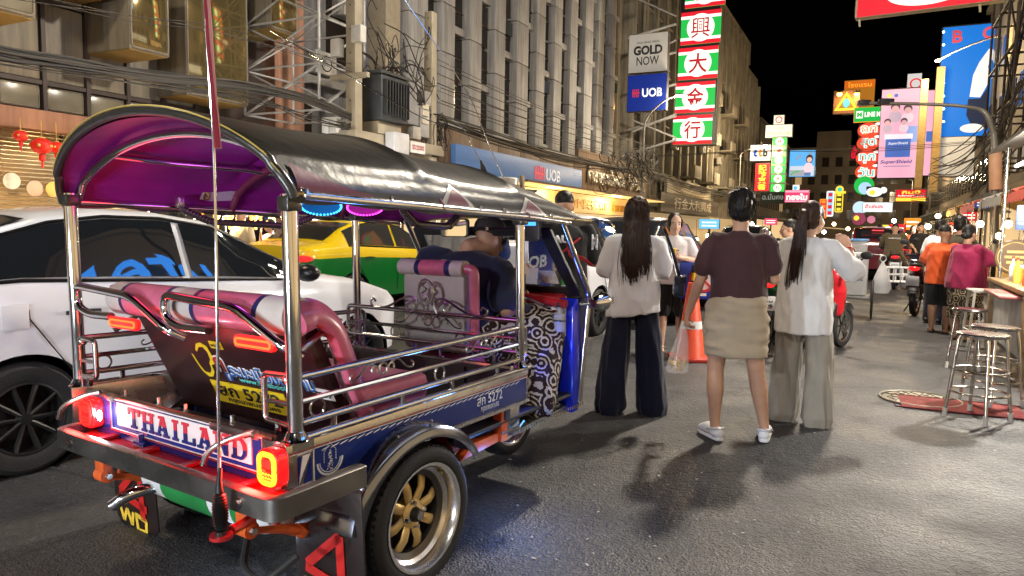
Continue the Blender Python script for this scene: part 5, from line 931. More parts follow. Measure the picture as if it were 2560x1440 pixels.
for y in (.15, .25, .55): obj('switch_knob', MB().lathe([(0, -.014), (.011, -.014), (.014, 0)], (1.845, y, .79), 'x', 12), BLACK, dash)
mb = MB(); mb.tube(curve_pts([(1.80, 1.03, .95), (1.82, .7, .965), (1.82, .3, .965), (1.81, .04, .945)], 6), .025, 10); obj('dash_roll', mb, TRED, cowl)
BL = mat('cheek_blue', (.008, .02, .55), .25, coat=.3, var=.05)
mb = MB(); mb.prism([(1.86, .35), (1.86, .93), (1.92, .97), (1.95, .80), (1.96, .50), (1.93, .35)], lambda a, b: (a, .02, b), (0, .20, 0)); obj('leg_shield', mb, BL, tuk, bevel=.012)
mb = MB(); mb.bb((1.842, .22, .36), (1.858, 1.03, .76)); obj('fire_wall', mb, BL, tuk, bevel=.004)
mb = MB(); mb.bb((1.82, .09, .53), (1.845, .21, .575)); obj('pedal', mb, mat('pedal_plate', (.3, .05, .12), .35, .8), tuk, bevel=.004)
mb = MB(); mb.tube(round_path([(1.93, .02, .40), (1.99, -.005, .98), (1.70, .01, 1.395)], .05), .016, 10); obj('screen_pillar', mb, CHROME, tuk); mb = MB(); mb.tube(round_path([(1.93, 1.06, .40), (1.99, 1.085, .98), (1.70, 1.06, 1.395)], .05), .016, 10); obj('screen_pillar', mb, CHROME, tuk)
sw = [(.05, .0), (1.02, .0), (.97, .40), (.95, .42), (.12, .42), (.10, .40)]
e_ = Vec((-.58, 0, .81)); wsp = lambda a, b: Vec((1.96, a, 1.0))+e_*b
fr = [(.03, -.02), (1.05, -.02), (1.0, .43), (.07, .43)]; gl = [(p[0], p[1]) for p in ((.10, .035), (.98, .035), (.94, .385), (.14, .385))]
mb = MB(); 
for i in range(4): mb.add([wsp(*fr[i]), wsp(*fr[(i+1) % 4]), wsp(*gl[(i+1) % 4]), wsp(*gl[i])]+[wsp(*q)-Vec((.014, 0, .01)) for q in (fr[i], fr[(i+1) % 4], gl[(i+1) % 4], gl[i])], [(0, 1, 2, 3), (4, 5, 6, 7), (0, 1, 5, 4), (2, 3, 7, 6)])
ws = obj('windscreen_frame', mb, BLACK, tuk, smooth=False)
mb = MB(); mb.prism(gl, lambda a, b: wsp(a, b)-Vec((.006, 0, .004)), (.003, 0, .002)); obj('windscreen_glass', mb, mat('clear_glass', (.9, .95, .95), .02, trans=1., alpha=.22, var=0), ws, smooth=False)
mb = MB(); mb.prism([(.14, .06), (.24, .06), (.24, .15), (.14, .15)], lambda a, b: wsp(a, b)-Vec((.012, 0, .008)), (.002, 0, 0)); obj('tax_sticker', mb, mat('tax_paper', (.6, .55, .5), .6, var=.3, vs=60), ws, smooth=False)
mb = MB(); mb.bb((1.74, .28, 1.0), (1.80, .68, 1.10)); obj('car_stereo', mb, mat('stereo_grey', (.05, .05, .055), .4), tuk, bevel=.008)
# handlebar
mb = MB(); mb.tube(round_path([(1.62, .20, .955), (1.68, .34, 1.0), (1.76, .45, .985), (1.76, .60, .985), (1.68, .70, 1.0), (1.62, .84, .955)], .05), .014, 10); hb = obj('handlebar', mb, BLACK, tuk)
for y in (.20, .84):
    mb = MB(); mb.tube([(1.60, y-(.06 if y < .5 else -.06), .94), (1.625, y+(.04 if y < .5 else -.04), .957)], .021, 12); obj('grip', mb, RUBBER, hb); mb = MB(); mb.tube(curve_pts([(1.65, y+.03*(1 if y < .5 else -1), .98), (1.70, y, .975), (1.68, y-.1*(1 if y < .5 else -1), .95)], 5), .006, 6); obj('brake_lever', mb, STEEL, hb)
mb = MB(); mb.bb((1.66, .42, .97), (1.78, .62, 1.03)); obj('instrument_box', mb, BLACK, hb, bevel=.015)
mb = MB(); mb.bb((1.63, .24, 1.0), (1.645, .31, 1.14)); obj('phone_holder', mb, BLACK, hb, bevel=.006)
# mirrors and phone under the roof
mb = MB(); mb.prism(rpoly(.19, .10, .02), lambda a, b: (1.60, .62+a, 1.345+b), (.02, 0, 0)); o = obj('cab_mirror', mb, BLACK, tuk, bevel=.004); obj('mirror_glass', MB().prism(rpoly(.175, .088, .016), lambda a, b: (1.598, .62+a, 1.345+b), (-.002, 0, 0)), mat('mirror', (.85, .85, .85), .03, 1., var=0), o); tubeobj('mirror_stem', [(1.615, .62, 1.39), (1.64, .62, 1.47)], .008, BLACK, o)
mb = MB(); mb.prism(rpoly(.15, .11, .02), lambda a, b: (1.60, .15+a, 1.335+b), (.02, 0, 0)); o = obj('dash_camera', mb, BLACK, tuk, bevel=.004); obj('camera_screen', MB().bb((1.597, .095, 1.36), (1.5985, .19, 1.378)), glow('screen_blue', (.05, .3, 1), 2.), o)
mb = MB(); mb.box((1.605, .16, 1.23), (.006, .035, .12)); obj('camera_strap', mb, TWHITE, o)
mb = MB(); mb.lathe([(0, 0), (.03, 0), (.032, .01), (.032, .09), (.012, .105), (.012, .13), (0, .13)], (1.80, .07, .80), n=18); o = obj('water_bottle', mb, mat('bottle_clear', (.5, .5, .48), .2, alpha=.75), tuk); obj('bottle_cap', MB().lathe([(0, .13), (.016, .13), (.016, .155), (0, .155)], (1.80, .07, .80), n=14), BLACK, o); obj('bottle_cage', MB().ring((1.80, .07, .86), .036, .004, 20, 6, Y=(0, 1, 0)), CHROME, o)
# side lamp
mb = MB(); mb.lathe([(0, -.05), (.022, -.05), (.034, -.035), (.040, 0), (.046, .05), (.050, .055), (.050, .072), (.042, .076), (0, .076)], (1.98, -.06, .945), 'x', 24); o = obj('side_lamp', mb, CHROME, tuk); obj('lamp_bracket', MB().cyl((1.98, -.03, .94), (1.95, .03, .93), .012), STEEL, o)
mb = MB(); mb.lathe([(0, .0), (.038, .0)], (2.058, -.06, .945), 'x', 20); obj('lamp_lens', mb, mat('lens_clear', (.6, .6, .6), .1), o)
# foot board and front wheel
mb = MB(); mb.prism([(1.28, .02), (1.28, .30), (2.02, .30), (2.02, .10), (1.96, .06)], lambda a, b: (a, b, .37), (0, 0, .02)); fb = obj('foot_board', mb, mat('tread_plate', (.28, .27, .26), .34, .9, var=.15), tuk, bevel=.003)
mb = MB(); k = 0
for i in range(22):
    for j in range(6):
        x, y = 1.30+.032*i+.016*(j % 2), .05+.04*j
        mb.ball((x, y, .391), (.012, .0035, .0025), 6, Mat.Rotation((.8 if (i+j) % 2 else -.8), 3, 'Z'))
o = obj('tread_bars', mb, STEEL, fb); o['kind'] = 'stuff'
mb = MB()
for i in range(30): mb.box((1.29+i*.0235, .018, .382), (.006, .006, .016))
obj('tread_edge', mb, mat('worn_brass', (.4, .33, .18), .4, .8), fb)
def tukwheel(cx, yc, r=.272, w=.21, full=True):
    m = MB(); hw = w/2
    prof = [(r*.74, -hw+.012), (r*.76, -hw+.002), (r*.80, -hw-.004), (r*.90, -hw-.006), (r*.95, -hw+.002), (r*.975, -hw+.012), (r*.985, -hw+.02)]
    z = -hw+.02
    for k in range(5):
        z0 = -hw+.025+k*(w-.05)/5; z1 = z0+(w-.05)/5
        prof += [(r, z0+.003), (r, z1-.006), (r-.007, z1-.005), (r-.007, z1+.001)]
    prof += [(r*.985, hw-.02), (r*.95, hw-.002), (r*.80, hw), (r*.74, hw-.012)]
    m.lathe([(a, b) for a, b in prof], (cx, yc, r), 'y', 72)
    t = obj('tyre', m, RUBBER, tuk)
    m = MB()
    for k in range(60):
        a = 2*PI*k/60
        m.box((cx+(r-.004)*math.cos(a), yc-hw+.022, r+(r-.004)*math.sin(a)), (.003, .03, .012), Mat.Rotation(-a, 3, 'Y'))
    obj('tread_sipes', m, INK, t)
    rr = r*.745
    lip = MB().lathe([(rr, -hw+.004), (rr+.004, -hw-.003), (rr-.006, -hw-.002), (rr-.014, -hw+.008), (rr-.018, -hw+.045), (rr-.032, -hw+.055), (rr-.034, -hw+.062), (rr-.034, hw), (rr, hw)], (cx, yc, r), 'y', 64)
    rim = obj('rim', lip, mat('polished_rim', (.80, .79, .77), .24, .9, var=.04), tuk)
    obj('rim_barrel', MB().lathe([(rr-.033, -hw+.06), (rr-.055, -hw+.07), (rr-.06, hw-.01), (0, hw-.008)], (cx, yc, r), 'y', 48), mat('rim_dark', (.10, .095, .09), .4, .8), rim)
    if not full: return t
    for k in range(8):
        a = 2*PI*(k+.35)/8; d = Vec((math.cos(a), 0, math.sin(a))); c = Vec((cx, yc, r)); side = Vec((-math.sin(a), 0, math.cos(a)))
        rings = []
        for q, (rad, wd, hh, th) in enumerate(((.035, .017, -hw+.075, .02), (.06, .019, -hw+.062, .022), (.10, .020, -hw+.058, .022), (.135, .021, -hw+.07, .022), (.162, .026, -hw+.095, .022), (.172, .032, -hw+.11, .02))):
            p = c+d*rad*1.03; rings.append([p+side*(wd*math.cos(t_))+Vec((0, hh+th*.5*(1-math.sin(t_)), 0)) for t_ in [2*PI*j/12 for j in range(12)]])
        obj('spoke', MB().loft(rings), GOLD, rim)
    obj('hub', MB().lathe([(0, -hw+.058), (.04, -hw+.058), (.056, -hw+.066), (.058, -hw+.11), (0, -hw+.11)], (cx, yc, r), 'y', 28), GOLD, rim)
    obj('hub_cap', MB().lathe([(0, -hw+.028), (.019, -hw+.028), (.023, -hw+.031), (.030, -hw+.06)], (cx, yc, r), 'y', 20), BLACK, rim)
    obj('hub_badge', MB().lathe([(0, -hw+.0272), (.016, -hw+.0275)], (cx, yc, r), 'y', 16), STEEL, rim)
    for k in range(4):
        a = 2*PI*(k+.1)/4; obj('lug_nut', MB().lathe([(0, -hw+.044), (.008, -hw+.044), (.009, -hw+.06), (.013, -hw+.0605), (.013, -hw+.064)], (cx+.047*math.cos(a), yc, r+.047*math.sin(a)), 'y', 6), CHROME, rim)
    obj('air_valve', MB().cyl((cx+.115, yc-hw+.015, r+.135), (cx+.125, yc-hw+.06, r+.145), .005), YPIPE, rim)
    return t
tukwheel(.515, 0.008); tukwheel(.515, 1.25, full=False); tukwheel(1.98, .55, .25, .13, full=False)
# fender over the right wheel
def fender(y, s):
    rows = []
    for k in range(25):
        a = R(26)+(R(172)-R(26))*k/24; rr = .335+.025*abs(math.cos(a))**3; c = Vec((.515, 0, .285)); d = Vec((math.cos(a)*1.06, 0, math.sin(a)))
        rows.append([c+d*(rr+dr)+Vec((0, y+s*dy, 0)) for dy, dr in ((-.10, .0), (.05, .004), (.075, -.002), (.085, -.018), (.088, -.045), (.084, -.045), (.07, -.012), (-.10, -.008))])
    mb = MB(); mb.loft(rows); f = obj('fender', mb, mat('fender_steel', (.17, .19, .25), .14, 1., var=.1, rv=.06), tuk)
    for a in (20, 50, 80, 110, 140): obj('rivet', MB().ball((.515+.36*math.cos(R(a)), y+s*.055, .285+.347*math.sin(R(a))), .007, 8), CHROME, f)
fender(-.02, -1); fender(1.30, 1)
mb = MB(); mb.loft([[Vec((.515+rr*math.cos(R(a)), y, .285+rr*math.sin(R(a)))) for a in range(10, 171, 10)] for y, rr in ((.0, .325), (.16, .325), (.16, .10))], closed=False); obj('wheel_arch_liner', mb, TRED, tuk)
# mud flaps with 4WD
YEL = mat('flap_yellow', (.75, .5, .05), .5); RDF = mat('flap_red', (.5, .015, .012), .5)
def flap(y0, y1, z0, z1, x):
    mb = MB(); mb.prism([(y0, z1), (y0, z0+.03), (y0+.03, z0), (y1-.03, z0), (y1, z0+.03), (y1, z1-.02), (y1-.03, z1)], lambda a, b: (x+.02*(z1-b)/(z1-z0), a, b), (.008, 0, 0)); f = obj('mud_flap', mb, mat('flap_rubber', (.02, .012, .011), .35, bump=.1), tuk, bevel=.002)
    w = y1-y0; yc = (y0+y1)/2; zc = .165; q = .33
    F = lambda a, b: (x-.004+.02*(z1-(zc+b*q))/(z1-z0), yc-a*q, zc+b*q)
    mb = MB(); th = .055; 
    o4 = [(.16, .42), (-.36, .02), (-.36, -.06), (.27, -.12), (.27, .42)]; 
    def bar(p, q_, t): 
        p, q_ = Vec((*p, 0)), Vec((*q_, 0)); n = (q_-p).normalized(); n = Vec((-n.y, n.x, 0))*t; mb.prism([tuple((p+n)[:2]), tuple((q_+n)[:2]), tuple((q_-n)[:2]), tuple((p-n)[:2])], lambda a, b: F(a, b), (-.002, 0, 0))
    bar((.20, .46), (-.33, .02), .055); bar((-.36, -.02), (.30, -.14), .055); bar((.19, .46), (.19, -.30), .06); obj('flap_four', mb, RDF, f, smooth=False)
    mb = MB()
    for p, q_ in (((-.40, -.15), (-.30, -.40)), ((-.30, -.40), (-.20, -.22)), ((-.20, -.22), (-.10, -.43)), ((-.10, -.43), (-.05, -.24)), ((.0, -.25), (.26, -.30)), ((.26, -.30), (.24, -.46)), ((.24, -.46), (.04, -.47)), ((.04, -.47), (.02, -.27))): bar(p, q_, .03)
    obj('flap_letters', mb, YEL, f, smooth=False)
    obj('bolt', MB().ball((x-.002, yc, z1-.06), .008, 8), STEEL, f)
    return f
flap(-.13, .215, .0, .50, .15); flap(1.13, 1.47, .012, .42, .15)
# springs, exhaust, tank, chassis
for y in (1.06, .16):
    o = obj('spring_shackle', MB().lathe([(0, -.03), (.028, -.03), (.028, .03), (0, .03)], (-.08, y, .385), 'y', 16), TORANGE, tuk); obj('shackle_bolt', MB().lathe([(0, -.045), (.012, -.045), (.014, -.03)], (-.08, y, .385), 'y', 6), STEEL, o)
    obj('shackle_plate', MB().bb((-.10, y-.034, .38), (-.06, y+.034, .47)), TORANGE, o, bevel=.01)
    for k in range(4): obj('leaf_spring', MB().tube(curve_pts([(-.08+.06*k, y, .375-.016*k), (.2, y, .30-.014*k), (.515, y, .27-.012*k), (.85, y, .30-.014*k)], 6), [(.005, .026)]*19, 8), TORANGE, o)
mb = MB(); mb.tube(curve_pts([(.60, .88, .33), (.20, .88, .33), (.02, .90, .335), (-.06, .93, .32), (-.10, .97, .285)], 5), .024, 14); obj('exhaust_pipe', mb, CHROME, tuk)
TGREEN = mat('tank_green', (.02, .2, .05), .35, var=.2)
mb = MB(); mb.lathe([(0, -.42), (.08, -.40), (.108, -.34), (.112, 0), (.108, .34), (.08, .40), (0, .42)], (.12, .62, .375), 'y', 28); tk = obj('gas_tank', mb, TWHITE, tuk); obj('tank_band', MB().lathe([(.1125, -.10), (.113, .2)], (.12, .62, .375), 'y', 28), TGREEN, tk); obj('tank_band', MB().lathe([(.1125, -.32), (.113, -.24)], (.12, .62, .375), 'y', 28), TGREEN, tk)
mb = MB(); mb.tube(curve_pts([(-.05, .20, .33), (-.12, .12, .28), (-.12, .02, .27), (-.04, -.04, .33)], 6), .012, 8); obj('cable', mb, RUBBER, tuk)
mb = MB(); mb.tube([(.2, .25, .34), (1.05, .16, .36), (1.24, .08, .37)], [(.02, .03)]*3, 8); mb.bb((1.20, .03, .36), (1.25, .08, .53)); mb.prism([(.92, .345), (1.24, .36), (1.24, .40), (1.0, .40)], lambda a, b: (a, .05, b), (0, .05, 0)); obj('chassis_arm', mb, TORANGE, tuk, bevel=.004)
mb = MB(); mb.tube([(.0, 1.1, .36), (1.4, .95, .38)], [(.02, .03)]*2, 8); obj('chassis_arm', mb, TORANGE, tuk)
mb = MB(); mb.cyl((-.0, 0.0, .29), (.0, 1.3, .29), .03); o = obj('axle', mb, BLACK, tuk); o.location = (.515, 0, 0)
mb = MB(); mb.bb((1.265, .04, .39), (1.37, .10, .53)); obj('fuse_box', mb, STEEL, tuk, bevel=.006); mb = MB(); mb.tube([(1.19, .025, .405), (1.29, .02, .405), (1.33, .02, .40), (1.38, .025, .42)], .007, 6); obj('clamp_rod', mb, CHROME, tuk)
mb = MB(); mb.lathe([(0, -.1), (.05, -.1), (.06, -.06), (.06, .06), (0, .06)], (1.0, .25, .42), 'x', 16); obj('filter_can', mb, YPLATE, tuk)
mb = MB(); mb.bb((.62, .3, .30), (1.2, .9, .44)); obj('gearbox', mb, BLACK, tuk, bevel=.03)
# whip aerial at the tail with its spring and flag ribbons
mb = MB()
for k in range(13): mb.lathe([(.012, -.004), (.0185+.006*math.sin(PI*k/12), 0), (.012, .004)], (-.245, .05, .475+.0085*k), n=14)
mb.lathe([(0, -.008), (.017, -.008), (.018, 0), (.018, .015), (0, .015)], (-.245, .05, .452), n=14); sp_ = obj('aerial_spring', mb, mat('spring_steel', (.10, .10, .10), .3, .9), tuk)
mb = MB(); mb.tube([(-.245, .05, .585), (-.245, .05, .62), (-.243, .045, .66)], [.012, .008, .006], 10); obj('aerial_ferrule', mb, BLACK, sp_)
wh = [(-.245, .05, .60), (-.243, .035, 1.0), (-.24, .02, 1.55), (-.235, .04, 1.9), (-.22, .08, 2.3), (-.18, .15, 2.9)]
mb = MB(); mb.tube(curve_pts(wh, 8), [.0052-.0028*i/40 for i in range(41)], 8); obj('whip_aerial', mb, CHROME, tuk)
mb = MB(); mb.tube(curve_pts([(-.21, .05, .455), (-.14, .06, .46), (-.08, .06, .50)], 4), .016, 8); mb.cyl((-.245, .05, .445), (-.245, .05, .455), .035); obj('aerial_bracket', mb, TRED, tuk)
for k, (m, off) in enumerate(((mat('ribbon_red', (.30, .02, .03), .6, sheen=.3), .004), (mat('ribbon_white', (.5, .47, .45), .6), .012), (mat('ribbon_red2', (.22, .015, .03), .6), -.006))):
    rows = []
    for i in range(15):
        t = i/14; z = 2.35-.76*t; yy = .085-.10*t+.002*math.sin(9*t+k); wdt = .022+.004*math.sin(7*t+k*2); xx = -.215-.035*t+off*.7
        rows.append([Vec((xx+.004*math.sin(5*t+k), yy+off-wdt*.5*(.35+.65*t*.6), z)), Vec((xx+.010, yy+off, z)), Vec((xx-.004, yy+off+wdt*.5*(.35+.65*t*.6), z))])
    mb = MB(); mb.loft(rows, closed=False); mb.loft([[p+Vec((-.0012, 0, 0)) for p in r_] for r_ in rows], closed=False); obj('flag_ribbon', mb, m, tuk)
# roof aerials and lamp
for bx, by, tip in ((1.42, .26, (.72, .98, 2.25)), (1.70, .32, (1.05, .85, 2.9))):
    zb = roofp(bx, .27).z; b = Vec((bx, by, zb)); d = (Vec(tip)-b)
    n1 = Vec((-.25, .22, .94)).normalized()
    mb = MB(); mb.tube([b, b+n1*.012, b+n1*.02, b+n1*.075, b+n1*.10, b+n1*.115], [.02, .02, .012, .014, .007, .005], 12); o = obj('aerial_base', mb, BLACK, tuk)
    mb = MB(); mb.tube(curve_pts([b+n1*.11, b+n1*.25+d*.06, b+d*.35+Vec((.05, -.03, .06)), b+d*.7+Vec((.03, 0, .03)), Vec(tip)], 8), .0024, 6); obj('aerial_rod', mb, CHROME, o)
zz = roofp(1.62, .3).z
mb = MB(); mb.lathe([(0, .05), (.09, .048), (.10, .04), (.10, .012), (.085, 0), (0, 0)], (1.62, .33, zz+.012), n=28); o = obj('roof_lamp', mb, mat('lamp_shell', (.55, .54, .5), .3), tuk)
mb = MB(); mb.tube([(1.66, .22, zz+.07), (1.67, .22, zz-.02), (1.70, .20, zz-.03)], [(.004, .014)]*3, 8); obj('lamp_strap', mb, STEEL, o); obj('lamp_reflector', MB().lathe([(0, 0), (.045, .004), (.05, .018), (0, .022)], (1.72, .22, zz-.02), n=20), CHROME, o)
# speakers with light rings under the roof
for x, y, c, es, nm in ((.42, .33, (.03, .38, 1), 2.2, 'blue'), (.75, .43, (1, .05, .75), 1.6, 'pink')):
    rad = .080; Ms = Mat.Translation((x, y, 1.452)) @ Vec((-.30, -.30, -.90)).to_track_quat('-Z', 'Y').to_matrix().to_4x4(); zc = 0
    mb = MB(); mb.lathe([(rad, 0), (rad-.005, -.012), (rad*.6, .012), (rad*.25, .02), (0, .012)], n=28); mb.lathe([(rad, 0), (rad*.95, .03), (0, .035)], n=28); o = obj('speaker', mb, mat('speaker_'+nm, [q*.2 for q in c], .3, emit=c, es=.10, var=0), tuk); o.matrix_local = Ms
    g_ = glow('ring_'+nm, c, es*2.5); obj('speaker_stem', MB().cyl((0, 0, .03), (0, 0, .2), .012), BLACK, o)
    for k in range(34): obj('ring_diode', MB().ball((rad*.93*math.cos(2*PI*k/34), rad*.93*math.sin(2*PI*k/34), -.012), .0042, 6), g_, o)
    light('speaker_glow', 'POINT', (0, 0, -.06), .12, c, .06, o)
light('cabin_strip_light', 'POINT', (.45, .70, 1.58), 1.2, (.8, .14, .9), .10, tuk); light('cabin_strip_light', 'POINT', (.95, .75, 1.56), .5, (.8, .14, .9), .10, tuk); light('cabin_strip_light', 'POINT', (.12, 1.10, 1.50), .8, (1, .05, .10), .10, tuk)
light('leg_room_light', 'POINT', (1.66, .08, .66), 11.0, (.05, .1, 1), .05, tuk)
light('underbody_light', 'POINT', (1.22, -.06, .25), 3.5, (.12, .32, 1), .05, tuk)
light('underbody_light', 'POINT', (.1, .45, .20), 1.6, (.6, .75, 1), .05, tuk)
# grab handles hanging from the roof
for (xa, ya), (xb, yb) in (((.42, 1.27), (1.05, 1.10)), ((.62, .10), (.98, .10))):
    za, zb = roofp(xa, .06 if ya < .5 else .94).z-.03, roofp(xb, .06 if ya < .5 else .94).z-.03; a, b = Vec((xa, ya, za)), Vec((xb, yb, zb)); dn = Vec((0, 0, -.075)); ax = (b-a)
    mb = MB(); mb.tube(round_path([a, a+ax*.02+dn*.35, a+ax*.2+dn, b-ax*.2+dn, b-ax*.02+dn*.35, b], .05), .0155, 12); o = obj('grab_handle', mb, mat('handle_rubber', (.10, .085, .085), .22, .6), tuk)
    for p in (a, b): obj('handle_mount', MB().box(p+Vec((0, 0, .01)), (.03, .035, .05)), STEEL, o, bevel=.006)
    for k in range(8):
        for q, (p0, p1) in enumerate(((a+ax*.03+dn*.35, a+ax*.2+dn*.97), (b-ax*.03+dn*.35, b-ax*.2+dn*.97))):
            p = p0.lerp(p1, (k+.5)/8); t = (p1-p0).normalized(); obj('grip_ring', MB().tube([p-t*.003, p+t*.003], .0185, 10), mat('grip_ring', (.2, .19, .19), .25, .8), o)
# ================================================================== PEOPLE
def remeshed(name, mb, m, parent, voxel=.01, smooth=5, folds=0., fs=(9, 9, 3.5), seed=0, fn=None):
    me = bpy.data.meshes.new(name); me.from_pydata([tuple(v) for v in mb.v], [], mb.f)
    bm = bmesh.new(); bm.from_mesh(me); bmesh.ops.recalc_face_normals(bm, faces=bm.faces); bm.to_mesh(me); bm.free()
    o = bpy.data.objects.new(name, me)
    a = o.modifiers.new('r', 'REMESH'); a.mode = 'VOXEL'; a.voxel_size = voxel
    a = o.modifiers.new('s', 'SMOOTH'); a.factor = .5; a.iterations = smooth
    r = baked(o)
    bpy.data.objects.remove(o); bpy.data.meshes.remove(me)
    if folds or fn:
        n = len(r.vertices); co = np.empty(n*3, np.float32); no = np.empty(n*3, np.float32)
        r.vertices.foreach_get('co', co); r.vertices.foreach_get('normal', no); co = co.reshape(-1, 3); no = no.reshape(-1, 3)
        if folds:
            nz = mnoise.noise; s = seed*7.3
            d = np.array([(1-2*abs(nz((p[0]*fs[0]+s+.8*p[2]*fs[2], p[1]*fs[1], p[2]*fs[2]))))+.5*nz((p[0]*fs[0]*2.3+s, p[1]*fs[1]*2.3+p[2]*4, p[2]*fs[2]*2.6)) for p in co.tolist()], np.float32)
            co += no*(d*folds-folds*.5)[:, None]
        if fn: co = fn(co)
        r.vertices.foreach_set('co', co.ravel())
    r.name = name; r.materials.clear(); r.materials.append(m); r.shade_smooth()
    return link(bpy.data.objects.new(name, r), parent)
def chain(mb, pts, rad, n=12, sm=3, N0=None):
    "tapered limb with rounded ends"
    pts = [Vec(p) for p in pts]; k = len(pts); 
    P = curve_pts(pts, sm) if (k > 2 and sm > 1) else pts
    rr = []
    for i in range(len(P)):
        t = i/(len(P)-1)*(k-1); j = min(k-2, int(t)); f = t-j; a, b = rad[j], rad[j+1]
        if isinstance(a, tuple): rr.append((a[0]+(b[0]-a[0])*f, a[1]+(b[1]-a[1])*f))
        else: rr.append(a+(b-a)*f)
    mul = lambda r, q: (r[0]*q, r[1]*q) if isinstance(r, tuple) else r*q
    sz = lambda r: min(r) if isinstance(r, tuple) else r
    d0 = (P[0]-P[1]).normalized(); d1 = (P[-1]-P[-2]).normalized(); a, b = rr[0], rr[-1]
    P2 = [P[0]+d0*sz(a)*.95, P[0]+d0*sz(a)*.6]+P+[P[-1]+d1*sz(b)*.6, P[-1]+d1*sz(b)*.95]
    R2 = [mul(a, .3), mul(a, .8)]+rr+[mul(b, .8), mul(b, .3)]
    return mb.tube(P2, R2, n, N0=N0)
def ell(c, rx, ry, n=20, rot=0., p=2.3):
    c = Vec(c); out = []
    for j in range(n):
        a = 2*PI*j/n; x = math.copysign(abs(math.cos(a))**(2/p), math.cos(a))*rx; y = math.copysign(abs(math.sin(a))**(2/p), math.sin(a))*ry
        out.append(c+Vec((x*math.cos(rot)-y*math.sin(rot), x*math.sin(rot)+y*math.cos(rot), 0)))
    return out
SKIN = mat('skin', (.50, .29, .19), .5, var=.08, vs=20, spec=.35)
SKINL = mat('skin_light', (.58, .37, .27), .5, var=.07, vs=20, spec=.35)
SKIND = mat('skin_tan', (.33, .18, .11), .5, var=.08, vs=20, spec=.35)
def hairmat(name, c):
    m = mat(name, c, .46, spec=.35, var=.35, vs=30)
    nt = m.node_tree; mp = nt.nodes.new('ShaderNodeMapping'); mp.inputs['Scale'].default_value = (1, 1, .06)
    for n in nt.nodes:
        if n.type == 'TEX_NOISE':
            n.inputs['Scale'].default_value = 130; nt.links.new(nt.nodes['Texture Coordinate'].outputs['Object'], mp.inputs[0]); nt.links.new(mp.outputs[0], n.inputs['Vector']); nz = n
    bp = nt.nodes.new('ShaderNodeBump'); bp.inputs['Strength'].default_value = .6; bp.inputs['Distance'].default_value = .004
    nt.links.new(nz.outputs[0], bp.inputs['Height']); nt.links.new(bp.outputs[0], nt.nodes['Principled BSDF'].inputs['Normal'])
    return m
HAIRB = hairmat('hair_black', (.012, .010, .009)); HAIRR = hairmat('hair_brown', (.035, .016, .010))
def cloth(name, c, rough=.85, **k): return mat(name, c, rough, spec=.25, var=k.pop('var', .05), vs=k.pop('vs', 12), bump=.15, bs=240, sheen=.15, **k)
def hand(mb, w, d, pn, curl=.35, side=1, sc=1., spread=.0):
    "w wrist, d pointing direction, pn palm normal, side +1 right hand"
    w = Vec(w); d = Vec(d).normalized(); pn = Vec(pn); pn = (pn-d*pn.dot(d)).normalized(); x = d.cross(pn)*side    # x towards the thumb
    q = lambda a, b, c: w+d*(a*sc)+x*(b*sc)+pn*(c*sc)
    chain(mb, [q(-.02, 0, 0), q(.02, .004, 0), q(.065, .004, .0), q(.085, .002, .002)], [(.024*sc, .019*sc), (.034*sc, .017*sc), (.040*sc, .014*sc), (.038*sc, .012*sc)], 12, 2, x)
    for i, (off, ln) in enumerate(((.028, .070), (.0095, .078), (-.0095, .073), (-.027, .058))):
        p = q(.078-abs(i-1.2)*.004, off, 0); a = curl*(.55+.10*i); P = [p-d*.02*sc]; 
        for s_, f in ((.45, 1.), (.32, 1.9), (.23, 2.6)):
            dd = d*math.cos(a*f)+pn*math.sin(a*f)+x*(spread*(1.5-i)*.3); P.append(P[-1]+dd.normalized()*ln*s_*sc*(1.3 if s_ == .45 else 1)); 
        chain(mb, P, [.0095*sc, .009*sc, .0083*sc, .007*sc], 8, 2)
    P = [q(.012, .022, .006), q(.035, .046, .018), q(.062, .052, .03), q(.082, .046, .036+.02*curl)]
    chain(mb, P, [.013*sc, .0115*sc, .0098*sc, .008*sc], 8, 2)
DEF = dict(pel=(0, 0, .86), chest=(0, .0, 1.17), neck=(0, -.015, 1.335), head=(0, .015, 1.475), shL=(-.163, -.005, 1.272), shR=(.163, -.005, 1.272), elL=(-.205, -.025, 1.03), elR=(.205, -.025, 1.03),
           wrL=(-.215, .03, .80), wrR=(.215, .03, .80), hiL=(-.088, 0, .83), hiR=(.088, 0, .83), knL=(-.10, .015, .455), knR=(.10, .015, .455), anL=(-.10, -.025, .075), anR=(.10, -.025, .075),
           hdL=(0, .1, -1), hdR=(0, .1, -1), pnL=(1, 0, 0), pnR=(-1, 0, 0), ftL=(-.15, 1, 0), ftR=(.15, 1, 0))
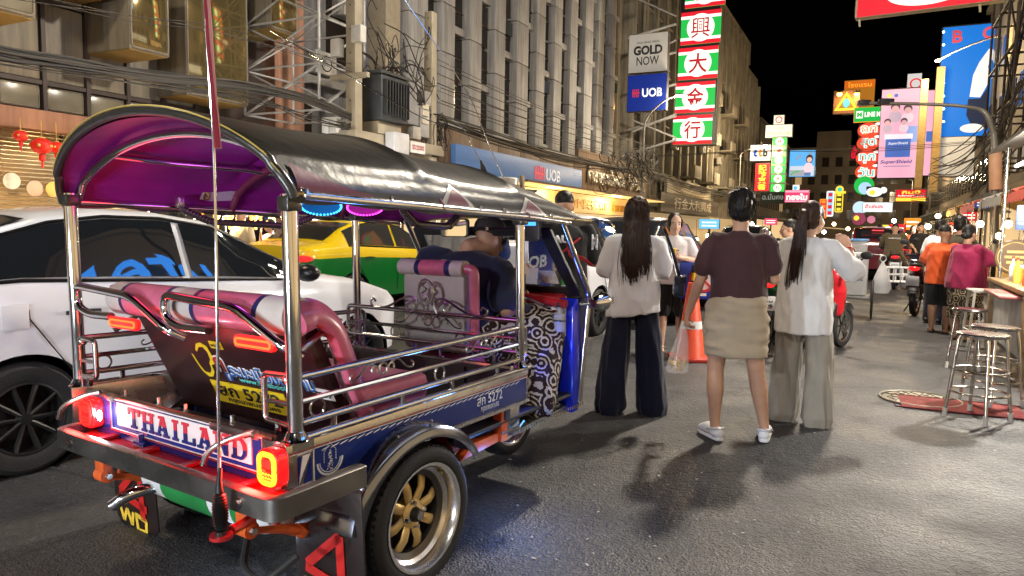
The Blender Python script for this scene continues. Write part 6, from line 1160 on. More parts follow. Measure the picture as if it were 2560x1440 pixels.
def torso(mb, J, g, bw=1., z0=-.1, grow=(1, 1)):
    pel, ch, nk = J['pel'], J['chest'], J['neck']; sw = (J['shR']-J['shL']); rot = math.atan2(sw.y, sw.x); hw = (J['hiR']-J['hiL']); rp = math.atan2(hw.y, hw.x)
    L = lambda a, b, t: Vec(a).lerp(Vec(b), t); up = (ch-pel).normalized(); un = (nk-ch).normalized(); s2 = sw.length/2
    rings = [ell(pel+up*z0, (.10*bw+g), (.085*bw+g), rot=rp), ell(pel-up*.04, .158*bw+g, .112*bw+g, rot=rp), ell(pel+up*.03, .162*bw+g, .115*bw+g, rot=rp), ell(L(pel, ch, .35), .142*bw+g, .10*bw+g, rot=(rp+rot)/2), ell(L(pel, ch, .6), .138*bw+g, .098*bw+g, rot=rot),
             ell(L(pel, ch, .95), .150*bw+g, .108*bw+g, rot=rot), ell(L(ch, nk, .35), s2*.97+g*.8, .098*bw+g, rot=rot), ell(L(ch, nk, .6), s2*.95+g*.5, .080+g*.8, rot=rot), ell(L(ch, nk, .78), s2*.74+g*.3, .064+g*.6, rot=rot), ell(L(ch, nk, .92), s2*.48+g*.2, .056+g*.4, rot=rot), ell(L(ch, nk, 1.02), .056+g*.3, .054+g*.3, rot=rot)]
    return mb.loft(rings)
def person(name, label, loc, rz, h=1.6, skin=SKIN, J=None, bw=1., shirt=None, sleeve=.55, hem=-.06, sg=.018, slg=.022, bottom=None, bm=None, hair='short', hm=None, shoes=None, vox=.011, head=(0, 0), curl=(.35, .35), face=False, fold=.006, group=None, parent_extra=None, hemtilt=0., flare=1., legw=1., seed=1):
    o = thing(name, label, 'person', loc, rz, group); o.scale = (h/1.6,)*3
    D = dict(DEF); D.update(J or {}); J = {k: Vec(v) for k, v in D.items()}; hm = hm or HAIRB
    HM = Mat.Rotation(R(head[0]), 3, 'Z') @ Mat.Rotation(R(head[1]), 3, 'X'); hc = J['head']; hp = lambda x, y, z: hc + HM @ Vec((x, y, z))
    # ---- skin
    mb = MB(); torso(mb, J, -.02, bw)
    chain(mb, [J['neck']-Vec((0, 0, .06)), J['neck']+Vec((0, .0, .02)), hc-HM @ Vec((0, .02, .06))], [.062, .049, .05])
    mb.ball(hp(0, -.010, .028), (.073, .093, .098), 20, HM); mb.ball(hp(0, .018, -.03), (.060, .072, .085), 18, HM); mb.ball(hp(0, .060, -.088), (.026, .022, .022), 10, HM)
    chain(mb, [hp(0, .088, .010), hp(0, .098, -.018), hp(0, .105, -.034)], [.008, .010, .013], 8, 1); mb.ball(hp(0, .083, -.062), (.023, .012, .012), 10, HM)
    for s in (1, -1):
        mb.ball(hp(s*.074, -.012, -.008), (.010, .020, .032), 10, HM); mb.ball(hp(s*.040, .055, -.03), (.022, .025, .025), 10, HM); mb.ball(hp(s*.032, .070, .030), (.024, .016, .010), 10, HM)
    for s in 'LR':
        sg_ = 1 if s == 'R' else -1
        sh, el, wr = J['sh'+s], J['el'+s], J['wr'+s]
        chain(mb, [sh, sh.lerp(el, .4), el], [.041*bw, .041*bw, .035], 12, 4); chain(mb, [el, el.lerp(wr, .3), wr], [.036, .036, .0235], 12, 4)
        hand(mb, wr, J['hd'+s], J['pn'+s], curl[0 if s == 'L' else 1], sg_)
        hi, kn, an = J['hi'+s], J['kn'+s], J['an'+s]; b = (kn-hi).cross(an-kn)
        back = Vec((0, -.02, 0)); lw = legw*bw
        chain(mb, [hi, hi.lerp(kn, .35), hi.lerp(kn, .8), kn], [.085*lw, .076*lw, .056*lw, .052*lw], 14, 4); chain(mb, [kn, kn.lerp(an, .3)+back, kn.lerp(an, .65)+back*.6, an], [.051*lw, .054*lw, .040*lw, .030], 14, 4)
        f = J['ft'+s].normalized(); f0 = an-Vec((0, 0, .04)); chain(mb, [f0-f*.03+Vec((0, 0, .0)), f0+f*.05+Vec((0, 0, -.004)), f0+f*.13+Vec((0, 0, -.018))], [(.030, .030), (.03, .036), (.016, .042)], 10, 2, (0, 0, 1))
    body = remeshed('body', mb, skin, o, vox, 4)
    # ---- face
    if face:
        W_ = mat('eye_white', (.7, .68, .66), .25, var=0); D_ = mat('iris_dark', (.015, .010, .008), .15, var=0); LP = mat('lip', (.42, .12, .10), .4, var=0)
        for s in (1, -1):
            e = obj('eye', MB().ball(hp(s*.031, .076, .008), (.0135, .009, .0065), 10, HM), W_, o); obj('iris', MB().ball(hp(s*.031, .0835, .008), (.0058, .003, .006), 8, HM), D_, e)
            obj('eyebrow', MB().tube(curve_pts([hp(s*.016, .0885, .026), hp(s*.032, .087, .032), hp(s*.048, .075, .026)], 3), .0032, 5), D_, o)
        mo = obj('mouth', MB().ball(hp(0, .0925, -.062), (.021, .006, .0075), 10, HM), LP, o); obj('teeth', MB().ball(hp(0, .0965, -.0615), (.013, .003, .003), 8, HM), W_, mo)
    # ---- shirt
    if shirt is not None:
        mb = MB(); torso(mb, J, sg, bw, z0=-.05)
        p, up = J['pel'], (J['chest']-J['pel']).normalized(); hw = J['hiR']-J['hiL']; rp = math.atan2(hw.y, hw.x); rx, ry = .163*bw+sg, .116*bw+sg; Lc = (J['chest']-p).length; c9 = p+up*Lc*.9
        ti = lambda vs: [v+Vec((0, 0, hemtilt*(v.x-p.x))) for v in vs]
        mb.loft([ell(c9, .150*bw+sg, .108*bw+sg, rot=rp), ell(p+up*Lc*.45, .5*(.15*bw+sg+rx*flare), .5*(.108*bw+sg+ry*flare), rot=rp), ell(p+up*.02, rx*flare, ry*flare, rot=rp), ti(ell(p+up*hem, rx*1.03*flare, ry*1.05*flare, rot=rp)), ti(ell(p+up*(hem-.012), rx*1.02*flare, ry*1.03*flare, rot=rp))])
        for s in 'LR':
            sh, el, wr = J['sh'+s], J['el'+s], J['wr'+s]; ib = J['neck'].lerp(sh, .55)
            if sleeve <= 1: end = sh.lerp(el, sleeve); dn = Vec((0, 0, -slg*.55)); chain(mb, [ib-Vec((0, 0, .012)), sh+dn*.3, sh.lerp(end, .5)+dn*.8, end+dn], [.046, .056*bw+slg*.12, .057*bw+slg*.55, .054*bw+slg*1.0], 14, 3)
            else:
                end = el.lerp(wr, sleeve-1); chain(mb, [ib-Vec((0, 0, .012)), sh, el, end], [.046, .056*bw+slg*.2, .05+slg*.6, .04+slg*.6], 14, 3)
        remeshed('shirt', mb, shirt, o, max(vox, .010), 3, fold, seed=seed)
    # ---- lower clothes
    pl = J['pel']; hw = J['hiR']-J['hiL']; rp = math.atan2(hw.y, hw.x)
    if bottom in ('trousers', 'wide', 'shorts'):
        mb = MB(); up = (J['chest']-pl).normalized(); mb.loft([ell(pl+up*.10, .145*bw+.012, .105*bw+.012, rot=rp), ell(pl+up*.03, .166*bw+.012, .118*bw+.012, rot=rp), ell(pl-up*.05, .168*bw+.014, .12*bw+.014, rot=rp), ell(pl-up*.11, .15*bw+.01, .10*bw+.01, rot=rp)])
        for s in 'LR':
            hi, kn, an = J['hi'+s], J['kn'+s], J['an'+s]; lw = legw*bw
            if bottom == 'wide': chain(mb, [hi, hi.lerp(kn, .5), kn+(kn-hi)*.02, kn.lerp(an, .5), an-Vec((0, 0, .02))], [.10*lw, .105*lw, .11*lw*flare, .118*lw*flare, .125*lw*flare], 18, 4)
            elif bottom == 'shorts': chain(mb, [hi, hi.lerp(kn, .5), hi.lerp(kn, .92)], [.10*lw, .098*lw, .092*lw], 16, 4)
            else: chain(mb, [hi, hi.lerp(kn, .5), kn, kn.lerp(an, .5), an-Vec((0, 0, .01))], [.102*lw, .094*lw, .082*lw, .074*lw, .064*lw], 16, 4)
        remeshed('trousers' if bottom != 'shorts' else 'shorts', mb, bm, o, max(vox, .010), 3, fold*1.25, (13, 13, 1.6), seed+3)
    elif bottom == 'skirt':
        mb = MB(); k = J['knL'].lerp(J['knR'], .5); d = (k-pl); st = .74 if legw == 1 else legw
        mb.loft([ell(pl+Vec((0, 0, .10)), .140*bw+.012, .108*bw+.010, rot=rp), ell(pl+Vec((0, -.005, .02)), .170*bw+.012, .130*bw+.014, rot=rp), ell(pl+d*.2, .178*bw+.012, .135*bw+.014, rot=rp), ell(pl+d*.55, .176*bw+.014, .125*bw+.014, rot=rp), ell(pl+d*st, .170*bw+.018, .122*bw+.016, rot=rp), ell(pl+d*st-Vec((0, 0, .008)), .165*bw+.016, .118*bw+.014, rot=rp)])
        remeshed('skirt', mb, bm, o, max(vox, .010), 2, fold*1.2, (4, 4, 11), seed+3)
    # ---- hair
    def hb(mb, k=1., back=0.): mb.ball(hp(0, -.018-back, .038), (.080*k, .097*k, .098*k), 22, HM); mb.ball(hp(0, -.048-back, -.004), (.074*k, .066*k, .075*k), 18, HM)
    strands = lambda A: (lambda co: co)
    if hair == 'short':
        mb = MB(); mb.ball(hp(0, -.016, .048), (.078, .094, .086), 22, HM); mb.ball(hp(0, -.05, .01), (.071, .058, .060), 18, HM); remeshed('hair', mb, hm, o, max(.008, vox*.8), 2, .004, (40, 40, 14), seed)
    elif hair == 'crop':
        mb = MB(); mb.ball(hp(0, -.014, .052), (.0765, .0925, .078), 22, HM); mb.ball(hp(0, -.042, .016), (.062, .052, .046), 18, HM); remeshed('hair', mb, hm, o, max(.008, vox*.8), 2, .001, (60, 60, 60), seed)
    elif hair == 'long':
        mb = MB(); hb(mb, 1.03); b0 = hp(0, -.035, -.02); 
        chain(mb, [b0, b0+Vec((0, -.035, -.10)), b0+Vec((.0, -.065, -.22)), b0+Vec((-.005, -.075, -.34)), b0+Vec((-.012, -.065, -.46))], [(.080, .068), (.092, .060), (.098, .05), (.090, .04), (.062, .020)], 20, 6, (1, 0, 0))
        remeshed('hair', mb, hm, o, .008, 2, .011, (38, 38, 2.0), seed)
    elif hair == 'ponytail':
        mb = MB(); hb(mb, 1.0); b0 = hp(0, -.10, .045)
        chain(mb, [b0, b0+Vec((0, -.035, .0)), b0+Vec((-.01, -.05, -.10)), b0+Vec((-.02, -.055, -.26)), b0+Vec((-.035, -.055, -.42)), b0+Vec((-.04, -.05, -.50))], [.025, .030, .036, .036, .028, .014], 14, 6)
        remeshed('hair', mb, hm, o, .007, 2, .006, (46, 46, 3), seed); obj('hair_tie', MB().ring(b0+Vec((0, -.012, 0)), .026, .006, 16, 6, X=(1, 0, 0), Y=(0, .1, 1)), BLACK, o)
    elif hair == 'bun':
        mb = MB(); hb(mb, 1.02); mb.ball(hp(0, -.085, .03), (.062, .045, .075), 18, HM); mb.ball(hp(.0, -.07, .10), (.045, .05, .035), 14, HM); remeshed('hair', mb, hm, o, .007, 2, .007, (36, 36, 7), seed)
    elif hair == 'lowbun':
        mb = MB(); hb(mb, 1.0); mb.ball(hp(0, -.10, -.02), (.045, .04, .042), 14, HM); remeshed('hair', mb, hm, o, max(.008, vox*.8), 2, .005, (36, 36, 8), seed)
    elif hair == 'back':
        mb = MB(); mb.ball(hp(0, -.026, .050), (.080, .094, .082), 22, HM); mb.ball(hp(0, -.048, -.01), (.080, .060, .085), 18, HM); [mb.ball(hp(s*.068, .008, .012), (.017, .050, .060), 12, HM) for s in (1, -1)]; remeshed('hair', mb, hm, o, max(.008, vox*.8), 2, .004, (40, 40, 8), seed)
    # ---- loose strands over the hair mass
    if hair in ('long', 'ponytail', 'bun'):
        rs = random.Random(seed); mb = MB(); b0 = hp(0, -.10, .045)
        for k in range(170 if hair != 'bun' else 240):
            a = rs.uniform(0, 2*PI); c, s_ = math.cos(a), math.sin(a); q = rs.uniform(.97, 1.08); w_ = rs.gauss(0, .008)
            if hair == 'long': P_ = [hp(.06*c, -.02+.05*s_, .12), hp(.084*c*q, -.03+.09*s_*q if s_ < 0 else -.03, .05), hp(.088*c*q, -.05-.06*abs(s_)*q, -.05)]+[hp(0, -.035, -.02)+Vec((rx*c*q+w_*i, y-ry*abs(s_)*q, z)) for i, (y, z, rx, ry) in enumerate(((-.035, -.12, .094, .062), (-.065, -.24, .10, .052), (-.075, -.36, .092, .043), (-.065, -.46-rs.uniform(0, .06), .062, .025)))]
            elif hair == 'ponytail': P_ = [b0+Vec((.026*c*q, -.035+.026*s_*q, .0))]+[b0+Vec((x+rx*c*q+w_*i, y+rx*s_*q, z)) for i, (x, y, z, rx) in enumerate(((-.01, -.05, -.10, .037), (-.02, -.055, -.26, .037), (-.035, -.055, -.42, .030), (-.04, -.05, -.50-rs.uniform(0, .05), .014)))]
            else: P_ = [hp(.080*c*q, -.02+.09*s_*q, rs.uniform(-.05, .04)), hp(.07*c*q, -.05+.07*s_*q, .07), hp(.035*c*q, -.075+.03*s_, .12), hp(.04*c+w_*3, -.115+w_*2, .09+rs.uniform(-.08, .05))]
            mb.tube(curve_pts(P_, 3), rs.uniform(.0010, .0022), 4)
        obj('hair_strands', mb, hm, o)['kind'] = 'stuff'
    # ---- shoes
    if shoes:
        kind, sm = shoes
        for s in 'LR':
            an = J['an'+s]; f = J['ft'+s].normalized(); x = Vec((f.y, -f.x, 0)); g = an-Vec((0, 0, .075)); q = lambda a, b, c: g+f*a+x*b+Vec((0, 0, c))
            sole = MB(); pl_ = [(-.075, .0), (-.068, .026), (-.03, .034), (.06, .040), (.12, .046), (.165, .036), (.185, .008), (.175, -.022), (.12, -.042), (.05, -.036), (-.03, -.033), (-.068, -.024)]
            sole.prism(pl_, lambda a, b: q(a, b, .0), (0, 0, .024 if kind != 'flip' else .018)); so = obj('shoe' if kind != 'flip' else 'sandal', sole, sm, o, bevel=.006)
            if kind == 'clog':
                u = MB(); chain(u, [q(-.045, 0, .045), q(.0, 0, .05), q(.06, 0, .056), (q(.115, 0, .045)), q(.15, 0, .036)], [(.036, .040), (.040, .040), (.040, .046), (.030, .048), (.022, .040)], 14, 3, (0, 0, 1)); remeshed('shoe_upper', u, sm, so, .008, 2)
                u = MB(); u.tube(curve_pts([q(.02, .043, .06), q(-.03, .044, .072), q(-.075, .0, .078), q(-.03, -.044, .072), q(.02, -.043, .06)], 4), [(.009, .003)]*17, 8); obj('heel_strap', u, sm, so)
                for k in range(7): obj('vent_hole', MB().ball(q(.06+.03*(k % 3), -.02+.02*(k//3), .088-.012*(k % 3)), (.005, .005, .004), 6), mat('vent_grey', (.35, .35, .36), .6), so)
                for b_ in (.043, -.043): obj('strap_rivet', MB().ball(q(.02, b_, .062), .006, 8), BLACK, so)
            elif kind == 'flip':
                for b_ in (.036, -.036): obj('sandal_strap', MB().tube(curve_pts([q(.12, .005, .02), q(.085, b_*.5, .055), q(.03, b_*1.05, .04), q(.015, b_, .018)], 4), [(.003, .009)]*13, 6), sm, so)
            else:
                u = MB(); chain(u, [q(-.045, 0, .06), q(.0, 0, .062), q(.06, 0, .05), q(.12, 0, .042), q(.15, 0, .036)], [(.036, .038), (.042, .038), (.034, .040), (.022, .042), (.016, .036)], 14, 3, (0, 0, 1)); remeshed('shoe_upper', u, parent_extra or sm, so, .008, 2)
    return o
CT_W = cloth('tee_white', (.80, .81, .85)); CT_W2 = cloth('tee_white_warm', (.76, .76, .77)); CT_BR = cloth('tee_brown', (.058, .026, .028)); CT_NV = cloth('trousers_navy', (.006, .009, .028), .7)
CT_KH = cloth('skirt_khaki', (.42, .34, .235)); CT_GR = cloth('trousers_sand', (.32, .295, .25)); CT_BK = cloth('cloth_black', (.012, .012, .013)); CT_OR = cloth('polo_orange', (.62, .09, .02)); CT_MG = cloth('tee_magenta', (.25, .015, .06))
CT_OL = cloth('tee_olive', (.07, .058, .035)); CT_NY = cloth('polo_navy', (.018, .022, .048)); CT_GY = cloth('shirt_grey', (.17, .16, .15)); CT_KB = cloth('uniform_brown', (.075, .055, .028)); CT_BE = cloth('shirt_beige', (.5, .42, .3)); CT_PK = cloth('tee_pale', (.6, .56, .57))
def patterned(name, a, b, scale=14.):
    m = mat(name, a, .85, var=0); nt = m.node_tree; bs = nt.nodes['Principled BSDF']; tc = nt.nodes.new('ShaderNodeTexCoord')
    v = nt.nodes.new('ShaderNodeTexVoronoi'); v.inputs['Scale'].default_value = scale; v.feature = 'F1'
    w = nt.nodes.new('ShaderNodeMath'); w.operation = 'SINE'; ml = nt.nodes.new('ShaderNodeMath'); ml.operation = 'MULTIPLY'; ml.inputs[1].default_value = 24
    n2 = nt.nodes.new('ShaderNodeTexNoise'); n2.inputs['Scale'].default_value = scale*6; ad = nt.nodes.new('ShaderNodeMath'); ad.operation = 'ADD'; sub = nt.nodes.new('ShaderNodeMath'); sub.operation = 'MULTIPLY_ADD'; sub.inputs[1].default_value = 3.2; sub.inputs[2].default_value = -1.6
    gt = nt.nodes.new('ShaderNodeMath'); gt.operation = 'GREATER_THAN'; gt.inputs[1].default_value = .32; mx = nt.nodes.new('ShaderNodeMix'); mx.data_type = 'RGBA'; mx.inputs[6].default_value = (*lin(a), 1); mx.inputs[7].default_value = (*lin(b), 1)
    l = nt.links.new; l(tc.outputs['Object'], v.inputs[0]); l(tc.outputs['Object'], n2.inputs['Vector']); l(v.outputs['Distance'], ml.inputs[0]); l(ml.outputs[0], w.inputs[0]); l(n2.outputs[0], sub.inputs[0]); l(w.outputs[0], ad.inputs[0]); l(sub.outputs[0], ad.inputs[1]); l(ad.outputs[0], gt.inputs[0]); l(gt.outputs[0], mx.inputs[0]); l(mx.outputs[2], bs.inputs['Base Color'])
    return m
ELEPH = patterned('trousers_elephant', (.02, .008, .008), (.5, .47, .43), 12.); BATIK = patterned('skirt_batik', (.03, .02, .015), (.42, .34, .22), 9.)
# --- the three women in the road
w1 = person('person', 'woman with long loose dark hair, white T-shirt and wide navy trousers, seen from behind', (.90, 5.30, 0), R(-8), 1.60, SKINL,
    dict(elL=(-.225, .03, 1.04), wrL=(-.13, .20, 1.05), elR=(.225, .04, 1.04), wrR=(.12, .21, 1.08), hdL=(.8, .4, .1), hdR=(-.8, .4, .1), pnL=(0, 0, 1), pnR=(0, 0, 1), knL=(-.12, .0, .455), knR=(.13, .02, .455), anL=(-.15, -.02, .075), anR=(.165, .02, .075), head=(.01, .01, 1.475)),
    shirt=CT_W, sleeve=.80, hem=-.10, sg=.012, slg=.018, bottom='wide', bm=CT_NV, hair='long', hm=HAIRR, shoes=('sneaker', BLACK), vox=.009, fold=.012, flare=1.1, hemtilt=.14, seed=2, head=(-10, 0), legw=.86)
w2 = person('person', 'woman in dark brown T-shirt, khaki mini skirt and white clogs, seen from behind', (1.46, 4.64, 0), R(-14), 1.64, SKIN,
    dict(elL=(-.235, -.02, 1.02), wrL=(-.30, .07, .80), hdL=(-.12, .28, -1), pnL=(.9, .2, 0), elR=(.22, .04, 1.04), wrR=(.18, .24, 1.06), hdR=(-.4, .9, .2), pnR=(-.6, 0, .8), knL=(-.115, .03, .45), knR=(.135, .02, .455), anL=(-.105, .0, .08), anR=(.205, .06, .08), ftL=(-.55, 1, 0), ftR=(.12, 1, 0), head=(.0, .01, 1.475), chest=(0, .0, 1.17)),
    bw=1.03, shirt=CT_BR, sleeve=.62, hem=-.0, sg=.010, slg=.012, bottom='skirt', bm=CT_KH, hair='bun', shoes=('clog', mat('clog_white', (.72, .72, .74), .55)), vox=.008, fold=.012, seed=5, curl=(.9, .5))
obj('hair_claw', MB().tube(curve_pts([(.012, -.135, 1.57), (.02, -.155, 1.545), (.016, -.15, 1.50), (.004, -.155, 1.485)], 4), .007, 8), mat('claw_gloss', (.02, .015, .012), .08, coat=1), w2)
w3 = person('person', 'woman with long ponytail, oversized white T-shirt and sand trousers raising food to her mouth', (2.09, 5.12, 0), R(-32), 1.60, SKINL,
    dict(elR=(.31, .13, 1.10), wrR=(.235, .27, 1.27), hdR=(-.55, .3, .75), pnR=(-.6, -.5, .3), elL=(-.24, .06, 1.06), wrL=(-.08, .22, 1.12), hdL=(.8, .4, .2), pnL=(0, -.3, 1), head=(.02, .035, 1.465), neck=(.0, .0, 1.335), knL=(-.10, .03, .455), knR=(.12, .02, .455), anL=(-.12, .03, .075), anR=(.13, -.02, .075)),
    shirt=CT_W2, sleeve=.88, hem=-.19, sg=.022, slg=.030, bottom='wide', bm=CT_GR, hair='ponytail', hm=HAIRR, shoes=('flip', BLACK), vox=.009, fold=.013, flare=1.02, legw=.84, seed=9, head=(-22, 4), curl=(.5, .9))
obj('bracelet', MB().ring((.245, .255, 1.255), .030, .005, 18, 6, X=(1, 0, 0), Y=(0, .8, -.5)), mat('thread_red', (.5, .03, .02), .6), w3)
obj('food_stick', MB().tube([(.20, .32, 1.40), (.06, .22, 1.41)], .004, 6), mat('skewer', (.6, .45, .2), .6), w3)
# shoulder bag on the first woman
bag = thing('shoulder_bag', 'small navy leather shoulder bag hanging from woman in white T-shirt', 'bag', (.90, 5.30, 0), R(-8)); 
mb = MB(); mb.prism([(-.085, .02), (-.075, -.11), (-.06, -.13), (.06, -.13), (.075, -.11), (.085, .02)], lambda a, b: (.285+.0*a, a, 1.02+b), (.075, 0, 0)); bb_ = obj('bag_body', mb, mat('leather_navy', (.010, .016, .035), .3, bump=.2), bag, bevel=.018)
mb = MB(); mb.tube(curve_pts([(.32, -.075, 1.03), (.27, -.075, 1.20), (.215, -.045, 1.345), (.20, .01, 1.375), (.235, .065, 1.30), (.31, .075, 1.03)], 6), [(.004, .014)]*31, 8); obj('bag_strap', mb, mat('leather_navy', (.01, .016, .035), .3), bag); obj('bag_flap', MB().prism([(-.08, .03), (-.075, -.03), (.075, -.03), (.08, .03)], lambda a, b: (.363, a, 1.015+b), (.006, 0, 0)), mat('leather_navy', (.01, .016, .035), .3), bag, bevel=.004)
# plastic bag of fruit in the second woman's left hand
pb = thing('plastic_bag', 'clear plastic bag of yellow fruit held by woman in khaki skirt', 'bag', (1.46, 4.64, 0), R(-14)); pb.scale = (1.025,)*3
BAGM = mat('thin_plastic', (.9, .9, .9), .18, alpha=.28, var=0, spec=.8)
hx, hy = -.33, .105
rows = [[Vec((hx+dx+wx*math.cos(2*PI*j/24)*(1+.10*math.sin(5*j+k)), hy+wy*math.sin(2*PI*j/24)*(1+.12*math.cos(3*j+2*k)), z)) for j in range(24)] for k, (z, wx, wy, dx) in enumerate(((.735, .010, .010, 0), (.70, .022, .015, 0), (.62, .040, .022, -.005), (.52, .058, .030, -.015), (.45, .068, .040, -.02), (.41, .072, .042, -.025), (.395, .05, .03, -.025)))]
obj('bag_film', MB().loft(rows), BAGM, pb)
random.seed(11); FR = mat('mango_yellow', (.75, .48, .06), .4); 
for k in range(9): obj('fruit_slice', MB().ball((hx-.02+random.uniform(-.04, .04), hy+random.uniform(-.018, .018), .425+random.uniform(0, .055)), (.03, .012, .009), 8, Mat.Rotation(random.uniform(0, 3), 3, 'Y')), FR, pb)
# --- woman facing the camera
w4 = person('person', 'smiling woman facing the camera in pale T-shirt and black shorts holding food', (1.80, 8.05, 0), R(172), 1.56, SKINL,
    dict(elL=(-.235, .05, 1.06), wrL=(-.03, .24, 1.10), elR=(.23, .05, 1.06), wrR=(.03, .24, 1.08), hdL=(.7, .7, .25), hdR=(-.7, .7, .25), pnL=(0, -.3, 1), pnR=(0, -.3, 1), head=(.0, .03, 1.47)), shirt=CT_PK, sleeve=.55, hem=-.06, bottom='shorts', bm=CT_BK, hair='back', shoes=('flip', mat('sandal_tan', (.3, .2, .1), .6)), vox=.008, face=True, seed=12, curl=(.9, .9), head=(8, -6), legw=.98)
for k in range(3): obj('shirt_print', MB().box((-.03+.04*k, .132, 1.17+.012*(k % 2)), (.035, .004, .022), Mat.Rotation(.3*k, 3, 'Y')), mat('print_green', (.03, .10, .09), .8), w4)
obj('fruit_stick', MB().tube([(0, .29, 1.09), (.02, .32, 1.20)], [.012, .018], 8), FR, w4)
# --- man beyond the third woman, eating, in profile
person('person', 'man in black T-shirt eating, in profile behind woman with ponytail', (3.35, 8.75, 0), R(75), 1.52, SKIN, dict(elL=(-.22, .12, 1.08), wrL=(-.06, .30, 1.32), hdL=(.4, .3, .8), pnL=(.6, -.6, .2)), shirt=CT_BK, bottom='trousers', bm=CT_NV, hair='short', shoes=('sneaker', BLACK), face=True, seed=14, vox=.011, curl=(.9, .4))
# --- tuk-tuk driver, looking down at his phone
drv = person('person', 'tuk-tuk driver in black cap, navy polo and elephant print trousers looking at phone', (0, 0, 0), 0, 1.6, SKIND,
    dict(pel=(0, -.02, .775), chest=(-.01, -.01, 1.06), neck=(.01, .05, 1.225), head=(.05, .185, 1.285), shR=(.235, .02, 1.13), shL=(-.25, .02, 1.185), elR=(.315, -.04, .925), wrR=(.25, .19, .935), hdR=(-.35, .9, .1), pnR=(-.5, .1, .8), elL=(-.24, .02, .90), wrL=(-.0, .21, .93), hdL=(.5, .8, .1), pnL=(.4, 0, .9),
         hiR=(.10, 0, .755), hiL=(-.10, 0, .755), knR=(.345, .24, .80), anR=(.455, .03, .475), knL=(-.12, .36, .79), anL=(-.13, .33, .47), ftR=(.1, 1, 0), ftL=(-.1, 1, 0)),
    bw=1.28, shirt=CT_NY, sleeve=.60, hem=-.05, sg=.022, slg=.022, bottom='trousers', bm=ELEPH, hair='crop', shoes=('sneaker', BLACK), parent_extra=mat('leather_white', (.62, .6, .58), .5), vox=.009, fold=.006, seed=21, head=(0, -22), curl=(.7, .9), legw=1.28)
drv.matrix_world = TUKM @ Mat.Translation((1.585, .555, -.005)) @ Mat.Rotation(-PI/2, 4, 'Z')
HMd = Mat.Rotation(R(-22), 3, 'X'); hcd = Vec((.05, .185, 1.285)); hq = lambda x, y, z: hcd+HMd @ Vec((x, y, z))
CAPM = patterned('cap_monogram', (.010, .009, .009), (.06, .05, .045), 60.)
mb = MB(); mb.ball(hq(0, -.012, .055), (.086, .104, .080), 24, HMd); 
mb.v = [v for v in mb.v]; cap = remeshed('cap', mb, CAPM, drv, .008, 2)
mb = MB(); mb.loft([[hq(x, .06+.085*math.sqrt(max(0, 1-(x/.078)**2))*k, .052-.022*k-6*k*x*x) for x in [(-.078+.156*i/16) for i in range(17)]] for k in (0, .5, 1.)], closed=False); mb.loft([[hq(x, .06+.085*math.sqrt(max(0, 1-(x/.078)**2))*k, .046-.022*k-6*k*x*x) for x in [(-.078+.156*i/16) for i in range(17)]] for k in (0, .5, 1.)], closed=False); obj('cap_peak', mb, CAPM, cap)
obj('cap_strap', MB().tube(curve_pts([hq(-.06, -.085, .025), hq(0, -.112, .022), hq(.06, -.085, .025)], 5), [(.004, .010)]*11, 6), BLACK, cap); obj('cap_buckle', MB().box(hq(.045, -.10, .025), (.02, .006, .016)), STEEL, cap)
for s in (1, -1): obj('mask_loop', MB().tube(curve_pts([hq(s*.080, -.012, .02), hq(s*.088, -.025, -.01), hq(s*.080, .0, -.04), hq(s*.06, .045, -.085)], 5), .0022, 5), BLACK, drv)
obj('face_mask', MB().ball(hq(0, .055, -.095), (.05, .045, .035), 14, HMd), BLACK, drv)
for t_, dz, w_ in (('STAY IN', .0, .13), ('DEFHIRIN', -.045, .15)): text('shirt_lettering', t_, mat('print_grey', (.5, .48, .45), .7), frame((.0, -.10-.35*dz*-.2, 1.165+dz), (1, .0, -.10), (0, .42, .90)), drv, w=w_, h=.032, bold=.02)
for k in range(3): obj('shoe_stripe', MB().box((.455+.044, .05+.028*k, .445), (.004, .012, .062), Mat.Rotation(-.5, 3, 'X')), INK, drv)
obj('bracelet', MB().ring((.222, .175, .925), .030, .006, 16, 6, X=(1, 0, 0), Y=(0, .1, 1)), mat('beads', (.3, .3, .32), .4, .5), drv)
ph = thing('mobile_phone', 'dark mobile phone in the hands of the tuk-tuk driver', 'phone', M=TUKM @ Mat.Translation((1.87, .40, .96))); obj('phone_body', MB().box((0, 0, 0), (.085, .16, .010), Mat.Rotation(.5, 3, 'Y')), TRED, ph, bevel=.003); obj('phone_screen', MB().box((-.003, 0, .006), (.075, .15, .001), Mat.Rotation(.5, 3, 'Y')), glow('phone_glow', (.3, .4, .25), .6), ph)
# --- man in the printed jersey beyond the windscreen
jm = person('person', 'man in black jersey with white letters and red print beyond tuk-tuk windscreen', (.42, 6.0, 0), R(8), 1.68, SKIN, dict(elR=(.265, .03, 1.03), wrR=(.16, .20, 1.06), hdR=(-.7, .6, 0), pnR=(0, 0, 1), elL=(-.26, .03, 1.02), wrL=(-.14, .22, 1.0), hdL=(.7, .6, 0), pnL=(0, 0, 1), shR=(.185, -.005, 1.30), shL=(-.185, -.005, 1.30)), bw=1.05,
    shirt=CT_BK, sleeve=.7, hem=-.09, sg=.028, slg=.03, bottom='trousers', bm=CT_NV, hair='crop', shoes=('sneaker', BLACK), seed=23, vox=.010)
PW = mat('print_white', (.68, .68, .7), .7); PR = mat('print_red', (.5, .03, .04), .7)
BKP = lambda x, z, y=-.16: Mat(((1, 0, 0, x), (0, 0, -1, y), (0, 1, 0, z), (0, 0, 0, 1)))
